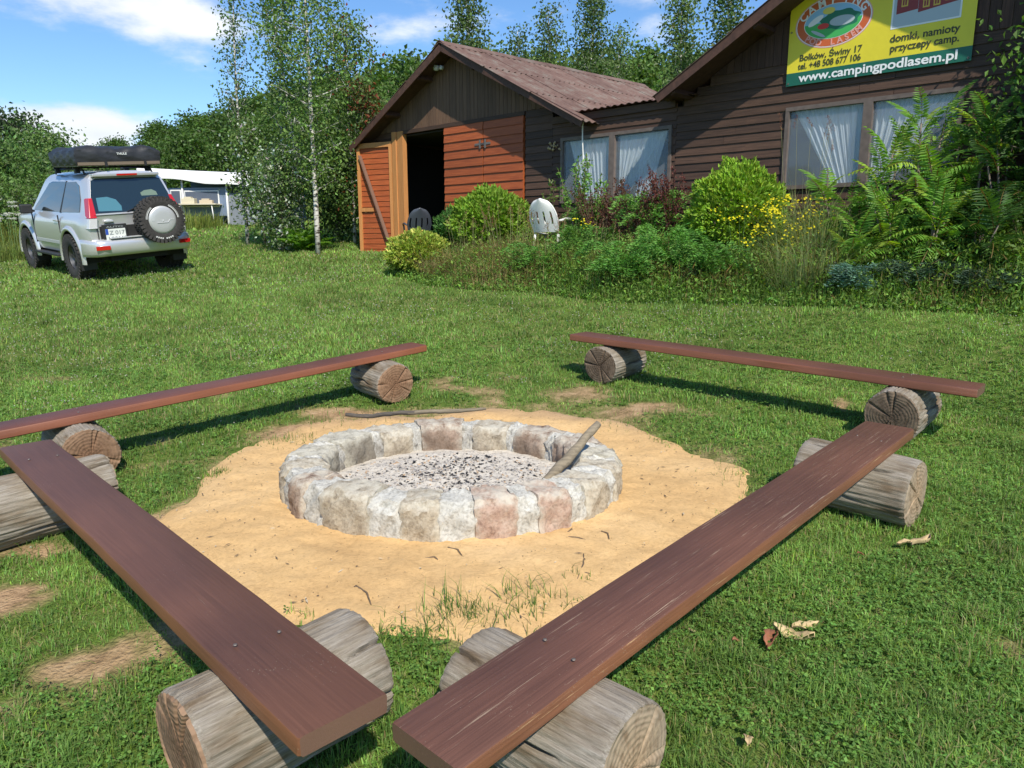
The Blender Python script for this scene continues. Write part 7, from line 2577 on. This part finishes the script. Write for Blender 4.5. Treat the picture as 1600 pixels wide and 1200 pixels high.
# ------------------------------------------------------------------ the lawn
def lawn():
    rng = np.random.default_rng(900); parts = []
    def sample(y0, y1, dens, wid=.74, x_pad=.25):
        area = wid * (y1 ** 2 - y0 ** 2) + 2 * x_pad * (y1 - y0)
        n = int(area * dens)
        y = np.sqrt(rng.random(n) * (y1 ** 2 - y0 ** 2) + y0 ** 2); x = (rng.random(n) * 2 - 1) * (wid * y + x_pad)
        return x, y
    def keep(x, y, edge=.0):
        b = bareness(x, y); s = sandness(x, y)
        k = (s < -.02 + .16 * (vnoise(x, y, 11, 12) - .45) + .10 * rng.random(len(x)) ** 3 + edge) & (rng.random(len(x)) > np.clip(b * 1.55 - .14, 0, .993))
        inb, t, o = bed_in(x, y)
        ins = (t > -1.0) & (t < 13.1) & (o < .02) & (o > -6.5)
        return k & ~(inb & (o < 99) & (rng.random(len(x)) < .85)) & ~ins
    def colr(x, y, n):
        v = vnoise(x, y, 1.1, 21); v2 = vnoise(x, y, 5.3, 22)
        base = np.array([.172, .290, .068])[None] * (.74 + .55 * v[:, None]) * (.72 + .62 * v2[:, None])
        c = base * (1 + rng.normal(size=(n, 1)) * .22) * (1 + rng.normal(size=(n, 3)) * .07)
        straw = rng.random(n) < (.10 + .22 * np.clip(bareness(x, y), 0, 1) + .10 * (v2 > .62) + .06 * (y > 7))
        c[straw] = jitter((.30, .27, .12), int(straw.sum()), rng, .2, .06)
        yl = rng.random(n) < .12; c[yl & ~straw] *= np.array([1.35, 1.2, .9])
        return np.clip(c, .01, .8)
    specs = [(1.05, 2.6, 19000, .016, .062, .0024, .0050, 2), (2.6, 4.4, 12500, .016, .056, .003, .0055, 2), (4.4, 7.2, 6000, .02, .052, .0045, .008, 2), (7.2, 12, 1900, .025, .06, .010, .018, 1), (12, 20, 520, .03, .07, .020, .036, 1), (20, 36, 90, .04, .10, .05, .09, 1)]
    for y0, y1, dens, h0, h1, w0, w1, sg in specs:
        x, y = sample(y0, y1, dens); k = keep(x, y); x, y = x[k], y[k]; n = len(x)
        tuft = .6 * vnoise(x, y, 6.5, 31) + .5 * vnoise(x, y, 15, 32); h = rng.uniform(h0, h1, n) * (.30 + 1.45 * np.clip(tuft - .05, 0, 1.2) ** 1.3) * (.9 + .5 * (rng.random(n) < .06))
        ang = np.hypot(x - RC[0], y - RC[1]); h = h * np.where(sandness(x, y) > -.25, .8, 1)
        P = np.stack([x, y, gz(x, y) - .004 + .012 * (vnoise(x, y, 9, 2) - .5) * ((np.abs(x) < 8) & (y < 12))], 1)
        parts.append(blades(P, h, rng.uniform(w0, w1, n), rng.normal(size=n) * .75, colr(x, y, n), rng, sg))
    # ragged tufts sprouting along the sand's edge and beside the logs
    for px, py, nn, sp_, hh in [(715, 968, 260, .07, .10), (830, 945, 240, .07, .075), (765, 972, 160, .09, .06), (640, 1000, 220, .10, .07), (345, 742, 90, .035, .05), (600, 1150, 160, .05, .08), (905, 905, 60, .03, .05), (455, 690, 200, .10, .05),
                                (1180, 745, 200, .12, .05), (1010, 660, 200, .2, .05), (560, 655, 160, .2, .05), (1430, 815, 160, .08, .08), (1300, 800, 160, .14, .06), (115, 845, 200, .14, .06), (960, 1180, 200, .1, .07), (195, 700, 160, .1, .06)]:
        g = ground_at(px, py); nn = int(nn * (.4 if py > 900 and px > 600 else .8))
        x = g[0] + rng.normal(size=nn) * sp_; y = g[1] + rng.normal(size=nn) * sp_ * .8
        parts.append(blades(np.stack([x, y, gz(x, y)], 1), hh * rng.uniform(.5, 1.3, nn), rng.uniform(.002, .0045, nn), rng.normal(size=nn) * .7, jitter((.11, .20, .04), nn, rng, .25, .08), rng, 2))
    V, F, C = join_arrays(parts)
    tag(put('grass', fast_mesh('grass', V, F, C, M_GRASS)), 'short mown lawn grass with longer tufts and straw', kind='stuff')
    # clover and small round leaves
    parts = []
    for y0, y1, dens, s in ((1.05, 3.0, 2600, .011), (3.0, 5.2, 1100, .013), (5.2, 8, 420, .018)):
        x, y = sample(y0, y1, dens); k = keep(x, y, -.05) & (vnoise(x, y, 2.3, 41) > .44); x, y = x[k], y[k]; n = len(x)
        z = gz(x, y) + rng.uniform(.014, .038, n)
        for j in range(3):
            a = rng.random(n) * .5 + j * 2.094
            D = np.stack([np.cos(a), np.sin(a), rng.normal(size=n) * .3], 1); P = np.stack([x, y, z], 1)
            S = np.stack([-np.sin(a), np.cos(a), rng.normal(size=n) * .25], 1); ss = s * rng.uniform(.7, 1.3, n)[:, None]
            Vv = np.stack([P, P + D * ss * .6 + S * ss * .42, P + D * ss * 1.05, P + D * ss * .6 - S * ss * .42], 1)
            parts.append((Vv.reshape(-1, 3), (np.arange(n) * 4)[:, None] + np.arange(4)[None], np.repeat(jitter((.155, .29, .062), n, rng, .25, .06), 4, 0)))
    # broad-leaved weeds: small rosettes of plantain and dandelion
    x, y = sample(1.05, 6.5, 9); k = keep(x, y, -.05); x, y = x[k], y[k]; n = len(x)
    for j in range(7):
        a = rng.random(n) * .6 + j * .9; D = np.stack([np.cos(a), np.sin(a), .25 + .35 * rng.random(n)], 1); P = np.stack([x, y, gz(x, y) + .006], 1)
        S = np.stack([-np.sin(a), np.cos(a), 0 * a], 1); ss = rng.uniform(.02, .042, n)[:, None]
        Vv = np.stack([P, P + D * ss * .6 + S * ss * .2, P + D * ss * np.array([[1, 1, .6]]), P + D * ss * .6 - S * ss * .2], 1)
        parts.append((Vv.reshape(-1, 3), (np.arange(n) * 4)[:, None] + np.arange(4)[None], np.repeat(jitter((.12, .235, .048), n, rng, .2, .06), 4, 0)))
    V, F, C = join_arrays(parts)
    tag(put('clover', fast_mesh('clover', V, F, C, M_GRASS)), 'clover leaves mixed through the lawn', kind='stuff')
    # white clover heads
    parts = []
    for y0, y1, dens, s, th in ((3.2, 5.5, 14, .006, .58), (5.5, 9, 75, .007, .50), (9, 15, 34, .009, .50), (15, 24, 5, .013, .5)):
        x, y = sample(y0, y1, dens); k = keep(x, y, -.2) & (vnoise(x, y, 1.4, 51) > th) & ((y > 6) | (x < -1.2)); x, y = x[k], y[k]; n = len(x)
        if n == 0: continue
        P = np.stack([x, y, gz(x, y) + rng.uniform(.04, .065, n)], 1); ss = (s * rng.uniform(.7, 1.2, n))[:, None]
        oct_ = np.array([[1, 0, 0], [0, 1, 0], [-1, 0, 0], [0, -1, 0], [0, 0, 1], [0, 0, -1]])
        Vv = P[:, None] + oct_[None] * ss[:, None]
        Fo = np.array([[0, 1, 4], [1, 2, 4], [2, 3, 4], [3, 0, 4], [1, 0, 5], [2, 1, 5], [3, 2, 5], [0, 3, 5]])
        parts.append((Vv.reshape(-1, 3), ((np.arange(n) * 6)[:, None, None] + Fo[None]).reshape(-1, 3), np.repeat(jitter((.46, .47, .36), n, rng, .12, .03), 6, 0)))
    V, F, C = join_arrays(parts)
    tag(put('clover_flowers', fast_mesh('clover_flowers', V, F, C, M_GRASS)), 'white clover heads dotted over the lawn', kind='stuff')


lawn()
